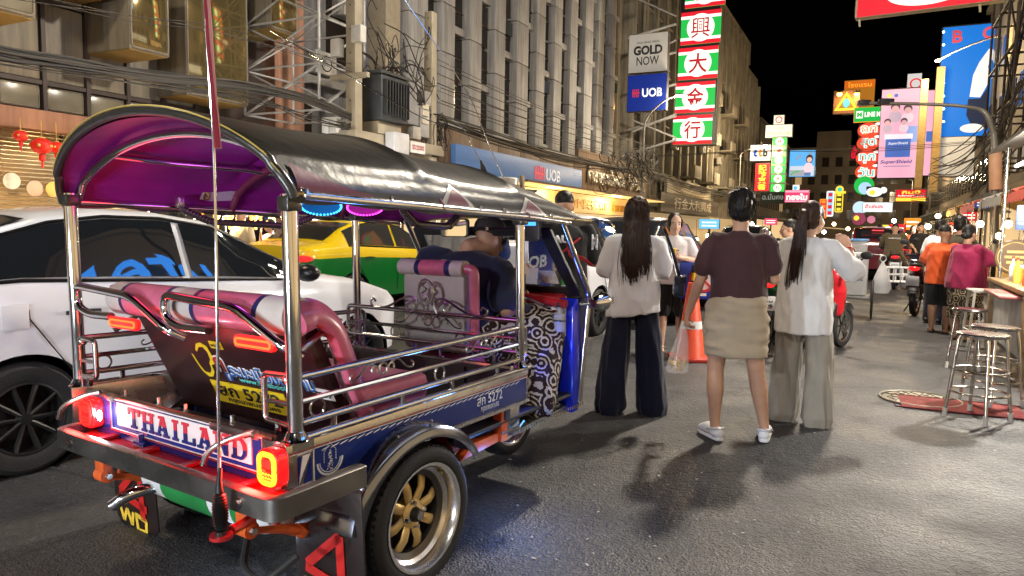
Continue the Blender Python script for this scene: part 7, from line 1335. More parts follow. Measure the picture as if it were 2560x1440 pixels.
text('jersey_letters', 'PAU', PW, BKP(-.07, 1.22, -.148), jm, w=.17, h=.06, bold=.05, ext=.004); text('jersey_letter', 'M', PW, BKP(.235, 1.20, -.075), jm, w=.05, h=.12, bold=.05, ext=.004)
mb = MB()
for a, b, r0, r1 in (((0, .0), (-.02, .09), .030, .026), ((-.01, .06), (-.10, .0), .022, .014), ((-.10, .0), (-.15, -.02), .014, .01), ((.0, .0), (.10, -.03), .03, .02), ((.10, -.03), (.17, -.08), .02, .012), ((.0, .08), (.07, .13), .016, .012), ((-.01, .12), (-.012, .125), .022, .022)):
    chain(mb, [(a[0]+.03, -.155, 1.10+a[1]), (b[0]+.03, -.155, 1.10+b[1])], [(.004, r0), (.004, r1)], 10, 1)
obj('jersey_figure', mb, PR, jm)
# --- two standing behind the driver
person('person', 'person in grey shirt standing behind the tuk-tuk driver', (-.62, 7.0, 0), R(20), 1.66, SKIN, bw=1.2, shirt=CT_GY, sleeve=.7, hem=-.1, sg=.04, slg=.05, bottom='trousers', bm=CT_BK, hair='short', shoes=('sneaker', BLACK), seed=25, fold=.01)
person('person', 'person in navy shirt beside person in grey shirt behind tuk-tuk', (-.28, 7.35, 0), R(-20), 1.64, SKIN, bw=1.1, shirt=cloth('shirt_navy', (.012, .022, .06)), sleeve=.75, hem=-.1, sg=.03, bottom='trousers', bm=CT_BK, hair='short', shoes=('sneaker', BLACK), seed=26)
# --- at the food stall on the right
om = person('person', 'man in orange polo and black shorts standing at the food stall', (5.98, 10.0, 0), R(-48), 1.50, SKIND, dict(elL=(-.26, .03, 1.04), wrL=(-.20, .16, .90), elR=(.24, .06, 1.03), wrR=(.19, .12, .86), hdR=(-.1, .5, -.8), hdL=(.3, .8, -.4)), bw=1.25, shirt=CT_OR, sleeve=.68, hem=-.12, sg=.03, slg=.035, bottom='shorts', bm=CT_BK, hair='crop', shoes=('flip', BLACK), seed=31, head=(-25, 0), fold=.008)
mgw = person('person', 'woman in magenta T-shirt and patterned skirt reaching over the stall', (5.90, 9.35, 0), R(-72), 1.50, SKIN, dict(elR=(.22, .20, 1.12), wrR=(.16, .42, 1.13), hdR=(-.1, 1, 0), pnR=(0, 0, -1), elL=(-.22, .16, 1.10), wrL=(-.12, .38, 1.12), hdL=(.1, 1, 0), pnL=(0, 0, -1)), bw=1.25, flare=1.10, shirt=CT_MG, sleeve=.72, hem=-.13, sg=.035, slg=.045, bottom='skirt', bm=BATIK, legw=1.35, hair='lowbun', shoes=('flip', BLACK), seed=33, face=True, fold=.009)
olw = person('person', 'woman in olive T-shirt wearing a pale headband behind man in orange', (6.35, 10.25, 0), R(-75), 1.64, SKINL, dict(elR=(.23, .12, 1.06), wrR=(.15, .3, 1.0), hdR=(-.2, .9, 0), pnR=(0, 0, -1)), shirt=CT_OL, sleeve=.7, sg=.03, bottom='trousers', bm=CT_BK, hair='back', shoes=('sneaker', BLACK), seed=35, face=True, head=(-8, 0))
obj('headband', MB().tube([(.082*math.cos(a), .0+.0*a, 1.49+.10*math.sin(a)) for a in [PI*k/16 for k in range(17)]], [(.004, .009)]*17, 6), mat('band_cream', (.7, .6, .4), .6), olw)
person('person', 'person in white shirt half hidden behind man in orange polo', (6.5, 11.0, 0), R(-60), 1.60, SKIN, shirt=CT_W2, sleeve=.7, bottom='trousers', bm=CT_NV, hair='short', shoes=('sneaker', BLACK), seed=36)
person('person', 'cook in black T-shirt working behind the lit stall counter', (7.35, 9.6, 0), R(150), 1.58, SKIN, shirt=CT_BK, sleeve=.6, bottom='trousers', bm=CT_BK, hair='short', shoes=('sneaker', BLACK), seed=37, face=True)
# --- traffic officer on his motorcycle
off = person('person', 'officer in brown uniform with white armband seated on grey motorcycle', (9.35, 17.7, 0), R(-30), 1.66, SKIND, dict(pel=(0, -.05, .84), chest=(0, .04, 1.14), neck=(0, .10, 1.30), head=(0, .15, 1.42), shL=(-.19, .06, 1.26), shR=(.19, .06, 1.26), elL=(-.27, .16, 1.02), elR=(.27, .14, 1.02), wrL=(-.22, .36, .98), wrR=(.22, .36, .98), hdL=(0, 1, 0), hdR=(0, 1, 0), pnL=(0, 0, -1), pnR=(0, 0, -1), knL=(-.22, .32, .66), knR=(.30, .22, .50), anL=(-.22, .22, .30), anR=(.36, .05, .09), hiL=(-.1, -.02, .80), hiR=(.1, -.02, .80)), bw=1.12, shirt=CT_KB, sleeve=1.7, sg=.025, bottom='trousers', bm=CT_KB, hair='crop', shoes=('sneaker', BLACK), seed=41, vox=.013, head=(0, -25))
text('uniform_patch', 'TRAFFIC POLICE', PW, BKP(0, 1.20, -.095), off, w=.26, h=.035, bold=.03); obj('armband', MB().tube([(.235, .11, 1.13), (.25, .125, 1.06)], .068, 14), PW, off)
# --- people among the stalls on the left pavement and down the street
CR = [('man in white shirt standing by the red lantern stall on left pavement', (-4.35, 11.6), 150, 1.58, CT_BE, 'short', True, 1), ('woman in pale top drinking beside man in white shirt on left pavement', (-4.0, 11.9), 140, 1.42, CT_W2, 'back', True, 2),
      ('dark-haired person beyond the yellow taxi roof, nearer the rear post', (-3.05, 14.6), 20, 1.55, CT_GY, 'short', False, 3), ('dark-haired person beyond the yellow taxi roof, nearer its windscreen', (-2.85, 15.0), 40, 1.56, CT_BK, 'back', False, 4),
      ('person in cream shirt seen beyond the smiling woman', (2.45, 14.5), -40, 1.62, CT_BE, 'short', True, 5), ('passer-by in red top far down the right pavement', (9.3, 15.4), 160, 1.58, cloth('top_red', (.4, .03, .03)), 'back', True, 6),
      ('passer-by in white top far down the right pavement', (9.9, 16.8), 170, 1.62, CT_W, 'short', True, 7), ('passer-by in dark top far down the right pavement', (10.6, 18.8), 175, 1.66, CT_BK, 'short', True, 8), ('passer-by in orange top far down the right pavement', (11.4, 20.6), 165, 1.6, CT_OR, 'back', True, 9), ('passer-by in beige top far down the right pavement', (10.9, 21.5), 10, 1.62, CT_BE, 'short', False, 10)]
for l_, (x, y), rz, h, c, hr, fc, sd in CR:
    bent = dict(elR=(.24, .06, 1.08), wrR=(.06, .16, 1.32), hdR=(-.3, .2, .9), pnR=(-.4, -.8, 0)) if sd in (2, 5) else dict(elR=(.23, .03, 1.05), wrR=(.18, .17, .92))
    person('person', l_, (x, y, 0), R(rz), h, SKIN, bent, shirt=c, sleeve=.65, bottom='trousers' if sd % 2 else 'shorts', bm=CT_NV if sd % 3 else CT_BK, hair=hr, shoes=('sneaker', BLACK), seed=50+sd, vox=.014, face=fc, group='people among the stalls')
# ================================================================== VEHICLES
def itp(x, xs, ys): return float(np.interp(x, xs, ys))
CARB = mat('car_black_trim', (.010, .010, .011), .3)
def carwheel(parent, x, y, s, r=.305, w=.19, rimr=.2, spokes=10, rm=None):
    t = obj('wheel', MB().lathe([(rimr, -w/2+.01), (rimr+.02, -w/2), (r-.03, -w/2), (r-.005, -w/2+.02), (r, -w/2+.04), (r, w/2-.03), (r-.03, w/2), (rimr, w/2-.01)], (x, y, r), 'y', 40), RUBBER, parent)
    rm = rm or mat('alloy', (.42, .42, .43), .3, .9)
    obj('rim', MB().lathe([(rimr+.004, s*(w/2-.012)), (rimr-.012, s*(w/2-.008)), (rimr-.02, s*(w/2-.05)), (rimr-.02, -s*w/2*.9), (0, -s*w/2*.9)], (x, y, r), 'y', 36), mat('rim_well', (.03, .03, .03), .5, .5), t)
    for k in range(spokes):
        a = 2*PI*k/spokes; d = Vec((math.cos(a), 0, math.sin(a))); c = Vec((x, y+s*(w/2-.03), r)); obj('spoke', MB().tube([c+d*.03, c+d*(rimr-.012)], [(.012, .012), (.010, .017)], 6), rm, t)
    obj('hub_cap', MB().lathe([(0, s*(w/2-.016)), (.03, s*(w/2-.018)), (.045, s*(w/2-.04))], (x, y, r), 'y', 18), rm, t)
def car(name, label, cat, M, P, paint, two=None, seats=True):
    """P: dict of profiles along x (rear axle 0, forward +); cross-sections are lofted"""
    root = thing(name, label, cat, M=M); lo_, hi_ = P['x'][0], P['x'][-1]; xs = sorted(set(round(x, 3) for x in list(P['x'])+[k for q in ('belt', 'top', 'wbelt', 'wroof', 'low') for k in P[q][0]]+[e for q in P['side'] for e in q]+list(P['front'])+list(P['rear']) if lo_ <= x <= hi_))
    zb = lambda x: itp(x, *P['belt']); zt = lambda x: itp(x, *P['top']); wb = lambda x: itp(x, *P['wbelt']); wr = lambda x: itp(x, *P['wroof']); z0 = lambda x: itp(x, *P['low'])
    rings = []
    for x in xs:
        b, t, w, v, l = zb(x), zt(x), wb(x), wr(x), z0(x); t = max(t, b+.012)
        h = [(0, l), (w*.80, l), (w*.955, l+.05), (w*.985, l+(b-l)*.35), (w*.99, l+(b-l)*.62), (w*1.0, l+(b-l)*.80), (w*.985, b-.02), (w*.965, b), (v+(w*.965-v)*.35, b+(t-b)*.62), (v, t-.035*min(1, (t-b)/.2)), (v*.93, t-.008), (v*.5, t+.012), (0, t+.016)]
        rings.append([Vec((x, y, z)) for y, z in h]+[Vec((x, -y, z)) for y, z in reversed(h[1:-1])])
    mb = MB(); mb.loft(rings); body = obj('body', mb, paint, root, ang=50)
    for x in P['wheels']:                                   # wheel arches are cut out of the body
        cut = obj('cut', MB().lathe([(0, -1.2), (P.get('ar', .345), -1.2), (P.get('ar', .345), 1.2), (0, 1.2)], (x, 0, P.get('az', .31)), 'y', 40), CARB)
        COL.objects.unlink(cut); TMP.collection.objects.link(cut); tb_ = bpy.data.objects.new('tb', body.data); md = tb_.modifiers.new('b', 'BOOLEAN'); md.object = cut; md.operation = 'DIFFERENCE'; md.solver = 'EXACT'
        me = baked(tb_); bpy.data.objects.remove(tb_); body.data = me; bpy.data.objects.remove(cut)
        obj('wheel_well', MB().lathe([(P.get('ar', .345)-.004, -wb(x)*.96), (P.get('ar', .345)-.004, wb(x)*.96)], (x, 0, P.get('az', .31)), 'y', 32), CARB, body)
        for s in (1, -1): carwheel(root, x, s*(wb(x)-.11), s, rm=P.get('rm'), r=P.get('wrad', .305), rimr=P.get('rim', .2), spokes=P.get('sp', 10))
    me = body.data; me.materials.clear(); me.materials.append(paint); me.shade_smooth(); me.set_sharp_from_angle(angle=R(45))
    if two:
        me.materials.append(two)
        for p in me.polygons:
            if p.center.z < zb(p.center.x)-.10: p.material_index = 1
    # glass
    def sp(x, f, s, off):
        b, t, w, v = zb(x), zt(x), wb(x)*.965, wr(x); z = b+(t-b)*f if f < .62 else b+(t-b)*.62+(t-.035*min(1, (t-b)/.2)-b-(t-b)*.62)*(f-.62)/.38; y = w+(v-w)*(f/.62*.65 if f < .62 else .65+.35*(f-.62)/.38); return Vec((x, s*(y+off), z+off*.3))
    for s in (1, -1):
        for (xa, xb) in P['side']:
            mb = MB(); xw = [x for x in xs if xa <= x <= xb]; rows = [[sp(x, f, s, .009) for x in xw] for f in (.05, .35, .62, .93)]; mb.loft(rows, closed=False); g = obj('side_window', mb, P.get('glass', GLASS), root)
        xa, xb = P['side'][0][0], P['side'][-1][1]
        for f, m in ((.0, CARB), (.97, CARB)): obj('window_trim', MB().tube([sp(x, f, s, .006) for x in xs if xa <= x <= xb], .011, 6), m, root)
        for xd in P.get('doors', []): obj('door_seam', MB().tube([(xd[0], s*(wb(xd[0])*.972), zb(xd[0])-.01), (xd[0], s*(wb(xd[0])*1.002), zb(xd[0])-.2), (xd[1], s*(wb(xd[1])*.994), .5), (xd[1], s*(wb(xd[1])*.985), .34)], .004, 5), CARB, root)
        for xh in P.get('handles', []): obj('door_handle', MB().tube([(xh-.09, s*(wb(xh)+.022), zb(xh)-.17), (xh, s*(wb(xh)+.034), zb(xh)-.165), (xh+.09, s*(wb(xh)+.022), zb(xh)-.17)], [(.010, .014)]*3, 8), P.get('hm', CARB), root)
        xm = P['mirror']; mi = obj('wing_mirror', MB().ball((xm, s*(wb(xm)+.10), zb(xm)+.05), (.075, .11, .065), 14), P.get('mm', CARB), root); obj('mirror_arm', MB().box((xm+.02, s*(wb(xm)+.01), zb(xm)+.02), (.06, .08, .03)), CARB, mi)
    for nm, (xa, xb) in (('windscreen', P['front']), ('rear_window', P['rear'])):
        mb = MB(); mb.loft([[Vec((x, wr(x)*q, zt(x)+dz)) for q, dz in ((-.90, .004), (-.5, .022), (0, .026), (.5, .022), (.90, .004))] for x in xs if xa <= x <= xb], closed=False); obj(nm, mb, GLASS, root)
    return root, dict(zb=zb, zt=zt, wb=wb, wr=wr, sp=sp)
def vm(p, deg): return Mat.Translation(Vec(p)) @ Mat.Rotation(R(90-deg), 4, 'Z')      # heading deg, clockwise from +Y
SED = dict(x=[-1.0, -.96, -.85, -.7, -.5, -.3, -.1, .1, .3, .6, .9, 1.2, 1.5, 1.8, 2.0, 2.15, 2.4, 2.65, 2.85, 3.0, 3.1, 3.16],
    belt=([-1.0, -.9, 0, 1, 2, 2.5, 2.9, 3.1, 3.16], [.80, 1.0, 1.045, 1.0, .955, .90, .80, .66, .52]), top=([-1.0, -.95, -.7, -.45, -.1, .2, .5, .85, 1.2, 2.02, 2.4, 2.8, 3.05, 3.16], [.9, 1.03, 1.07, 1.10, 1.30, 1.395, 1.435, 1.43, 1.38, 1.0, .95, .86, .72, .54]),
    wbelt=([-1.0, -.8, 0, 1, 2, 2.6, 3.0, 3.16], [.62, .78, .845, .86, .84, .80, .68, .5]), wroof=([-1.0, -.5, 0, .5, 1.2, 2.0, 2.6, 3.16], [.55, .66, .65, .65, .65, .70, .66, .42]), low=([-1, -.7, 0, 2.6, 3.1], [.42, .28, .2, .2, .26]),
    wheels=(0, 2.47), side=((-.12, .92), (.97, 1.84)), front=(1.22, 2.0), rear=(-.42, .12), rm=mat('alloy_dark', (.035, .035, .035), .4, .6), mirror=1.80, doors=((.02, .25), (1.0, .97)), handles=(.28, 1.2))
WCAR = mat('car_white', (.80, .81, .85), .22, coat=.6, var=.03)
pos = gz(70, 1185); hd = Vec((math.sin(R(33.4)), math.cos(R(33.4)), 0)); lf = Vec((-hd.y, hd.x, 0))
wc, _f = car('white_car', 'white sedan with dark tinted windows right behind the tuk-tuk', 'car', vm(pos+lf*.80, 33.4), SED, WCAR)
obj('fuel_flap', MB().box((-.05, -.852, .86), (.13, .004, .13)), WCAR, wc, bevel=.002)
for k in range(3): obj('bag_on_shelf', MB().ball((.1+.09*k, -.44, 1.12), (.05, .06, .09), 10), mat('bag_pale', (.4, .38, .35), .7), wc)
# --- taxi
TAX = dict(SED); YT = mat('taxi_yellow', (.72, .50, .01), .25, coat=.5, var=.04); GT = mat('taxi_green', (.005, .14, .022), .25, coat=.5, var=.05)
tp = at(890, 664, 10.8); th = 30.; hd = Vec((math.sin(R(th)), math.cos(R(th)), 0)); lf = Vec((-hd.y, hd.x, 0)); TAX['glass'] = mat('taxi_glass', (.03, .03, .03), .05, alpha=.93, var=0)
tx, f2 = car('taxi', 'yellow and green taxi beyond the white car', 'taxi', vm(Vec((tp.x, tp.y, 0))+lf*.84, th), TAX, YT, GT)
for s in (1, -1): obj('tail_light', MB().ball((-.9, s*.66, .87), (.10, .20, .05), 14), mat('tail_lens', (.35, .01, .012), .2, emit=(1, .03, .03), es=.8, var=0), tx)
obj('roof_sign', MB().prism(rpoly(.3, .1, .03), lambda a, b: (.75, a, 1.50+b), (.1, 0, 0)), glow('taxi_lamp', (.9, .8, .4), .9), tx, bevel=.01)
# --- white hatchback ahead of the tuk-tuk
HAT = dict(SED); HAT.update(x=[-.82, -.80, -.74, -.66, -.5, -.3, 0, .3, .6, .9, 1.2, 1.5, 1.8, 2.0, 2.4, 2.8, 3.0, 3.1], top=([-.82, -.78, -.70, -.45, -.2, .3, 1.0, 2.0, 2.6, 3.1], [.92, 1.08, 1.22, 1.44, 1.50, 1.54, 1.50, 1.06, .95, .6]), belt=([-.82, 0, 1, 2, 2.6, 3.1], [.90, 1.06, 1.03, .99, .9, .55]),
    wbelt=([-.82, -.7, 0, 2, 2.8, 3.1], [.74, .82, .88, .87, .76, .5]), wroof=([-.82, -.4, 0, 1.2, 2, 3.1], [.60, .62, .63, .62, .68, .45]), low=([-.82, -.6, 0, 3.1], [.36, .28, .22, .25]), rear=(-.72, -.40), side=((-.35, .92), (.97, 1.85)), wheels=(0, 2.55))
hp_ = at(1545, 700, 8.9); hv, f3 = car('white_hatchback', 'white hatchback with red tail lamps in front of the tuk-tuk', 'car', vm((.36, 9.5, 0), 27), HAT, WCAR)
LENS = mat('lens_tail', (.45, .01, .015), .12, emit=(1, .02, .03), es=1.4, var=0, coat=1)
for s in (1, -1):
    l = obj('tail_light', MB().prism([(.42, .98), (.80, 1.03), (.84, .96), (.82, .80), (.70, .84), (.46, .90)], lambda a, b: (-.775-.12*(b-.8)*-1 if a < .6 else -.66+.0*b, s*a, b), (-.035, 0, 0)), LENS, hv, bevel=.008)
    for k in range(10): obj('lamp_diode', MB().box((-.815, s*(.50+.035*(k % 5)), .93+.035*(k//5)), (.006, .022, .02)), glow('tail_diode', (1, .05, .05), 5), l)
obj('rear_plate', MB().box((-.85, 0, .74), (.01, .34, .12)), WHITEP, hv); obj('spoiler', MB().prism([(-.5, 1.475), (-.62, 1.47), (-.60, 1.455), (-.42, 1.44)], lambda a, b: (a, -.56, b), (0, 1.12, 0)), WCAR, hv, bevel=.01); obj('bumper_lower', MB().prism([(-.84, .50), (-.84, .36), (-.5, .30), (-.5, .48)], lambda a, b: (a, -.70, b), (0, 1.40, 0)), BLACK, hv, bevel=.02)
# --- dark car behind the smiling woman, tailgate up, and the dark red van farther on
DK = mat('car_dark', (.012, .012, .014), .2, coat=.5); dv, f4 = car('dark_hatchback', 'dark hatchback with tinted windows behind the smiling woman', 'car', vm((1.75, 10.9, 0), 27), HAT, DK)
for s in (1, -1): obj('tail_light', MB().box((-.80, s*.68, .95), (.05, .18, .10)), LENS, dv, bevel=.01)
DR = mat('car_dark_red', (.10, .006, .010), .2, coat=.5); rv, f5 = car('red_van', 'dark red people carrier queued behind the officer on motorcycle', 'van', vm((10.6, 21.0, 0), 27), HAT, DR)
for s in (1, -1): obj('tail_light', MB().box((-.80, s*.68, .98), (.05, .16, .14)), LENS, rv, bevel=.01)
obj('high_brake_light', MB().box((-.56, 0, 1.44), (.03, .3, .02)), glow('brake_bar', (1, .04, .05), 3), rv)
gv, f6 = car('grey_car', 'grey car with lit tail lamps in the queue to the left of the red van', 'car', vm((7.7, 24.0, 0), 27), HAT, mat('car_grey', (.12, .11, .10), .25, coat=.5))
for s in (1, -1): obj('tail_light', MB().box((-.80, s*.68, .98), (.05, .18, .12)), LENS, gv, bevel=.01)
g2, f7 = car('pink_taxi', 'far taxi with glowing roof sign in the queue down the street', 'taxi', vm((9.6, 29.5, 0), 27), SED, mat('taxi_pink', (.5, .08, .15), .3, coat=.5))
for s in (1, -1): obj('tail_light', MB().box((-.98, s*.6, .9), (.05, .2, .10)), LENS, g2, bevel=.01)
obj('roof_sign', MB().box((.7, 0, 1.5), (.12, .4, .12)), glow('taxi_sign_yellow', (1, .65, .15), 3), g2)
# --- motorcycles
def motorbike(name, label, M, body, accent, plate=None, box=False, group=None):
    o = thing(name, label, 'motorcycle', M=M, group=group)        # x forward, rear axle 0
    for x in (0, 1.24):
        w = obj('wheel', MB().lathe([(.205, -.03), (.22, -.045), (.265, -.042), (.285, -.015), (.285, .015), (.265, .042), (.22, .045), (.205, .03)], (x, 0, .285), 'y', 36), RUBBER, o); obj('rim', MB().lathe([(.21, -.03), (.19, -.02), (.19, .02), (.21, .03)], (x, 0, .285), 'y', 32), STEEL, w)
        for k in range(6): a = PI*k/3; obj('spoke', MB().tube([(x, 0, .285), (x+.2*math.cos(a), 0, .285+.2*math.sin(a))], .010, 6), mat('spoke_dark', (.05, .05, .05), .4, .6), w)
        obj('brake_disc', MB().lathe([(.05, -.05), (.10, -.05), (.10, -.054), (.05, -.054)], (x, 0, .285), 'y', 24), STEEL, w)
    mb = MB(); chain(mb, [(-.18, 0, .82), (.0, 0, .76), (.35, 0, .66), (.62, 0, .62)], [(.06, .07), (.09, .12), (.10, .13), (.07, .10)], 14, 4, (0, 0, 1)); chain(mb, [(.95, 0, .95), (1.02, 0, .75), (1.0, 0, .5)], [(.12, .10), (.14, .13), (.09, .12)], 14, 4); remeshed('fairing', mb, body, o, .014, 3)
    mb = MB(); chain(mb, [(.55, 0, .5), (.8, 0, .38), (.98, 0, .62)], [.08, .08, .07], 12, 3); remeshed('frame', mb, BLACK, o, .016, 2)
    mb = MB(); chain(mb, [(-.22, 0, .865), (.05, 0, .83), (.35, 0, .77), (.5, 0, .79)], [(.03, .09), (.04, .13), (.045, .13), (.03, .09)], 12, 4, (0, 0, 1)); remeshed('seat', mb, BLACK, o, .014, 2)
    obj('engine', MB().bb((.3, -.14, .25), (.62, .14, .5)), mat('engine_grey', (.12, .12, .12), .5, .6), o, bevel=.03); obj('exhaust', MB().tube(curve_pts([(.5, -.14, .3), (.25, -.18, .27), (-.1, -.19, .33), (-.25, -.19, .38)], 5), [.02]*5+[.045]*11, 12), STEEL, o)
    for s in (1, -1):
        obj('fork', MB().tube([(1.24, s*.07, .285), (1.02, s*.07, .9)], .022, 8), STEEL, o); obj('swing_arm', MB().tube([(0, s*.08, .285), (.42, s*.08, .36)], .022, 8), BLACK, o); obj('shock', MB().tube([(.03, s*.11, .32), (.12, s*.12, .70)], .025, 8), accent, o)
        m = obj('mirror', MB().ball((.90, s*.40, 1.22), (.015, .075, .05), 12), BLACK, o); obj('mirror_stalk', MB().tube(curve_pts([(.93, s*.22, 1.02), (.93, s*.28, 1.12), (.90, s*.38, 1.19)], 4), .008, 6), BLACK, m); obj('grip', MB().tube([(.86, s*.24, 1.0), (.83, s*.36, .985)], .019, 10), RUBBER, o)
    obj('handlebar', MB().tube(curve_pts([(.83, -.34, .985), (.92, -.18, 1.02), (.96, 0, 1.0), (.92, .18, 1.02), (.83, .34, .985)], 5), .012, 8), BLACK, o)
    obj('front_mudguard', MB().tube([(1.24+.31*math.cos(a), 0, .285+.31*math.sin(a)) for a in [R(40+12*k) for k in range(9)]], [(.008, .06)]*9, 8, N0=(1, 0, 0)), accent, o); obj('rear_mudguard', MB().tube([(.31*math.cos(a), 0, .285+.31*math.sin(a)) for a in [R(75+12*k) for k in range(8)]], [(.008, .06)]*8, 8, N0=(0, 0, 1)), BLACK, o)
    tl = obj('tail_light', MB().ball((-.25, 0, .80), (.04, .09, .04), 12), mat('bike_tail', (.5, .01, .01), .2, emit=(1, .02, .02), es=.8, var=0), o); pl = obj('licence_plate', MB().box((-.31, 0, .60), (.008, .20, .16), Mat.Rotation(-.2, 3, 'Y')), WHITEP, o, bevel=.003)
    if plate: 
        for k, t_ in enumerate(plate): text('plate_text', t_, INK, Mat(((0, 0, -1, -.318-.012*k), (-1, 0, 0, 0), (0, 1, 0, .635-.065*k), (0, 0, 0, 1))), pl, w=.15, h=.05, bold=.03)
    obj('grab_rail', MB().tube(curve_pts([(-.05, .12, .87), (-.28, .10, .93), (-.33, 0, .94), (-.28, -.10, .93), (-.05, -.12, .87)], 5), .013, 8), STEEL, o)
    obj('headlight', MB().ball((1.10, 0, .93), (.06, .10, .09), 12), mat('head_lens', (.6, .6, .6), .1), o)
    obj('side_stand', MB().tube([(.45, .10, .3), (.40, .24, .02)], .012, 6), BLACK, o)
    return o
p_ = gz(2212, 722); motorbike('motorcycle', 'grey motorcycle carrying the officer, with white rear plate', vm((9.3, 17.5, 0), 30), mat('bike_grey', (.16, .16, .16), .3), mat('bike_silver', (.35, .35, .35), .3, .6), ('ขขถ', '5639'))
RD = mat('bike_red', (.45, .012, .02), .25, coat=.5); WB = mat('bike_white', (.6, .6, .6), .3, coat=.3)
mbk = motorbike('motorcycle', 'red and white scooter parked to the right of woman with ponytail', vm(gz(2100, 868)-Vec((math.sin(R(48)), math.cos(R(48)), 0))*1.14, 48), RD, WB); mbk.scale = (.92,)*3
motorbike('motorcycle', 'dark motorcycle with white number plate half hidden behind woman with ponytail', vm((2.86, 8.0, 0), 24), mat('bike_green', (.01, .10, .03), .35), BLACK, ('กทม', '5489'))
motorbike('motorcycle', 'dark motorcycle parked beside the officer, facing across the street', vm((9.9, 16.3, 0), 65), mat('bike_maroon', (.12, .01, .015), .3), BLACK)
# --- vendor's handcart of cool boxes
cp = gz(2155, 800); cc = thing('cooler_cart', 'white polystyrene cool box cart with spoked wheel beside red scooter', 'cart', tuple(gz(2138, 795)), R(-27)); cc.scale = (.62, .9, .98)
FOAM = mat('polystyrene', (.66, .66, .66), .7, bump=.2, bs=120)
obj('cart_bed', MB().box((0, 0, .36), (.62, .75, .05)), mat('cart_steel', (.2, .2, .2), .5, .6), cc, bevel=.01); b1 = obj('cool_box', MB().box((-.02, .0, .70), (.50, .62, .62)), FOAM, cc, bevel=.04); obj('cool_box_lid', MB().box((-.02, 0, 1.05), (.54, .66, .07)), FOAM, b1, bevel=.02)
for k, t_ in enumerate(('75', 'ICE')): text('box_print', t_, mat('print_blue', (.05, .12, .4), .6), Mat(((1, 0, 0, .05), (0, 0, -1, -.313), (0, 1, 0, .86-.18*k), (0, 0, 0, 1))), b1, h=.09, bold=.02)
for s in (1, -1):
    w = obj('cart_wheel', MB().lathe([(.27, -.02), (.29, -.03), (.32, -.015), (.32, .015), (.29, .03), (.27, .02)], (s*.36, 0, .32), 'x', 36), RUBBER, cc)
    for k in range(10): a = PI*k/5; obj('wheel_spoke', MB().tube([(s*.36, 0, .32), (s*.36, .28*math.cos(a), .32+.28*math.sin(a))], .005, 5), STEEL, w)
tb = thing('storage_box', 'clear storage box with blue lid standing on the cool box cart', 'box', tuple(gz(2138, 795)+Vec((0, 0, 1.065))), R(-27)); tb.scale = (.7, .8, .9); obj('box_body', MB().box((0, 0, .10), (.34, .42, .20)), mat('clear_plastic', (.5, .5, .48), .25, alpha=.7), tb, bevel=.02); obj('box_lid', MB().box((0, 0, .215), (.38, .46, .035)), mat('lid_blue', (.12, .3, .6), .35), tb, bevel=.01)
pbag = thing('plastic_bag', 'white plastic bag hanging beside the cool box cart', 'bag', tuple(gz(2138, 795)+Vec((.34, -.1, .42)))); obj('bag_hook', MB().tube([(-.25, .1, .62), (0, 0, .60)], .010, 6), STEEL, pbag); rows = [[Vec((w_*math.cos(2*PI*j/16)*(1+.12*math.sin(3*j)), w_*.7*math.sin(2*PI*j/16), z)) for j in range(16)] for z, w_ in ((.5, .015), (.42, .05), (.25, .11), (.08, .14), (0, .10))]; obj('bag_film', MB().loft(rows), mat('bag_white', (.7, .7, .7), .4, alpha=.6), pbag); obj('bag_handle', MB().ring((0, 0, .55), .05, .008, 12, 6), mat('bag_white', (.7, .7, .7), .4), pbag)

# --- traffic behind the camera with its headlights on
bc, f8 = car('silver_car', 'silver hatchback with headlights on, outside the picture behind the tuk-tuk', 'car', vm((-5.0, -4.3, 0), 33), HAT, mat('car_silver', (.4, .4, .42), .3, .6, coat=.4))
for s in (1, -1):
    h_ = obj('headlight', MB().ball((2.98, s*.60, .72), (.10, .16, .07), 14), glow('head_white', (.9, .95, 1), 30), bc); light('headlight_beam', 'SPOT', (3.16, s*.58, .74), 300, (.84, .92, 1), .07, bc, rot=(0, R(-88.5), 0), spot=75, blend=.6)
# ================================================================== STREET PROPS NEAR BY
# cone and no-parking board behind the women
cn = thing('traffic_cone', 'orange traffic cone with white bands standing on a red base', 'traffic cone', (1.90, 7.55, 0)); OC = mat('cone_orange', (.75, .07, .02), .5, var=.12)
obj('cone_base', MB().box((0, 0, .02), (.40, .40, .04)), mat('cone_base', (.45, .03, .02), .6), cn, bevel=.015); b_ = obj('cone_body', MB().lathe([(.165, .04), (.15, .06), (.052, .80), (.045, .82), (0, .82)], n=28), OC, cn)
for z0_, z1_ in ((.34, .42),): obj('cone_band', MB().lathe([(.15-.098*(z0_-.06)/.74+.003, z0_), (.15-.098*(z1_-.06)/.74+.003, z1_)], n=28), mat('cone_white', (.7, .7, .7), .4), b_)
np_ = thing('no_parking_board', 'blue no-parking board with a crossed P behind the orange cone', 'sign', (2.08, 7.85, 0), R(-6)); BLB = mat('board_blue', (.01, .03, .32), .4)
bd = obj('board', MB().box((0, 0, .82), (.50, .02, .40)), BLB, np_, bevel=.008); obj('sign_disc', MB().lathe([(0, -.004), (.145, -.004), (.145, 0)], (0, -.012, .84), 'y', 36), mat('disc_pink', (.6, .45, .45), .5), bd); obj('sign_ring', MB().ring((0, -.018, .84), .135, .016, 32, 6), mat('ring_red', (.5, .03, .04), .5), bd)
text('sign_p', 'P', INK, Mat(((1, 0, 0, 0), (0, 0, -1, -.017), (0, 1, 0, .84), (0, 0, 0, 1))), bd, h=.16, bold=.06); obj('sign_slash', MB().box((0, -.019, .84), (.26, .004, .024), Mat.Rotation(R(45), 3, 'Y')), mat('ring_red', (.5, .03, .04), .5), bd)
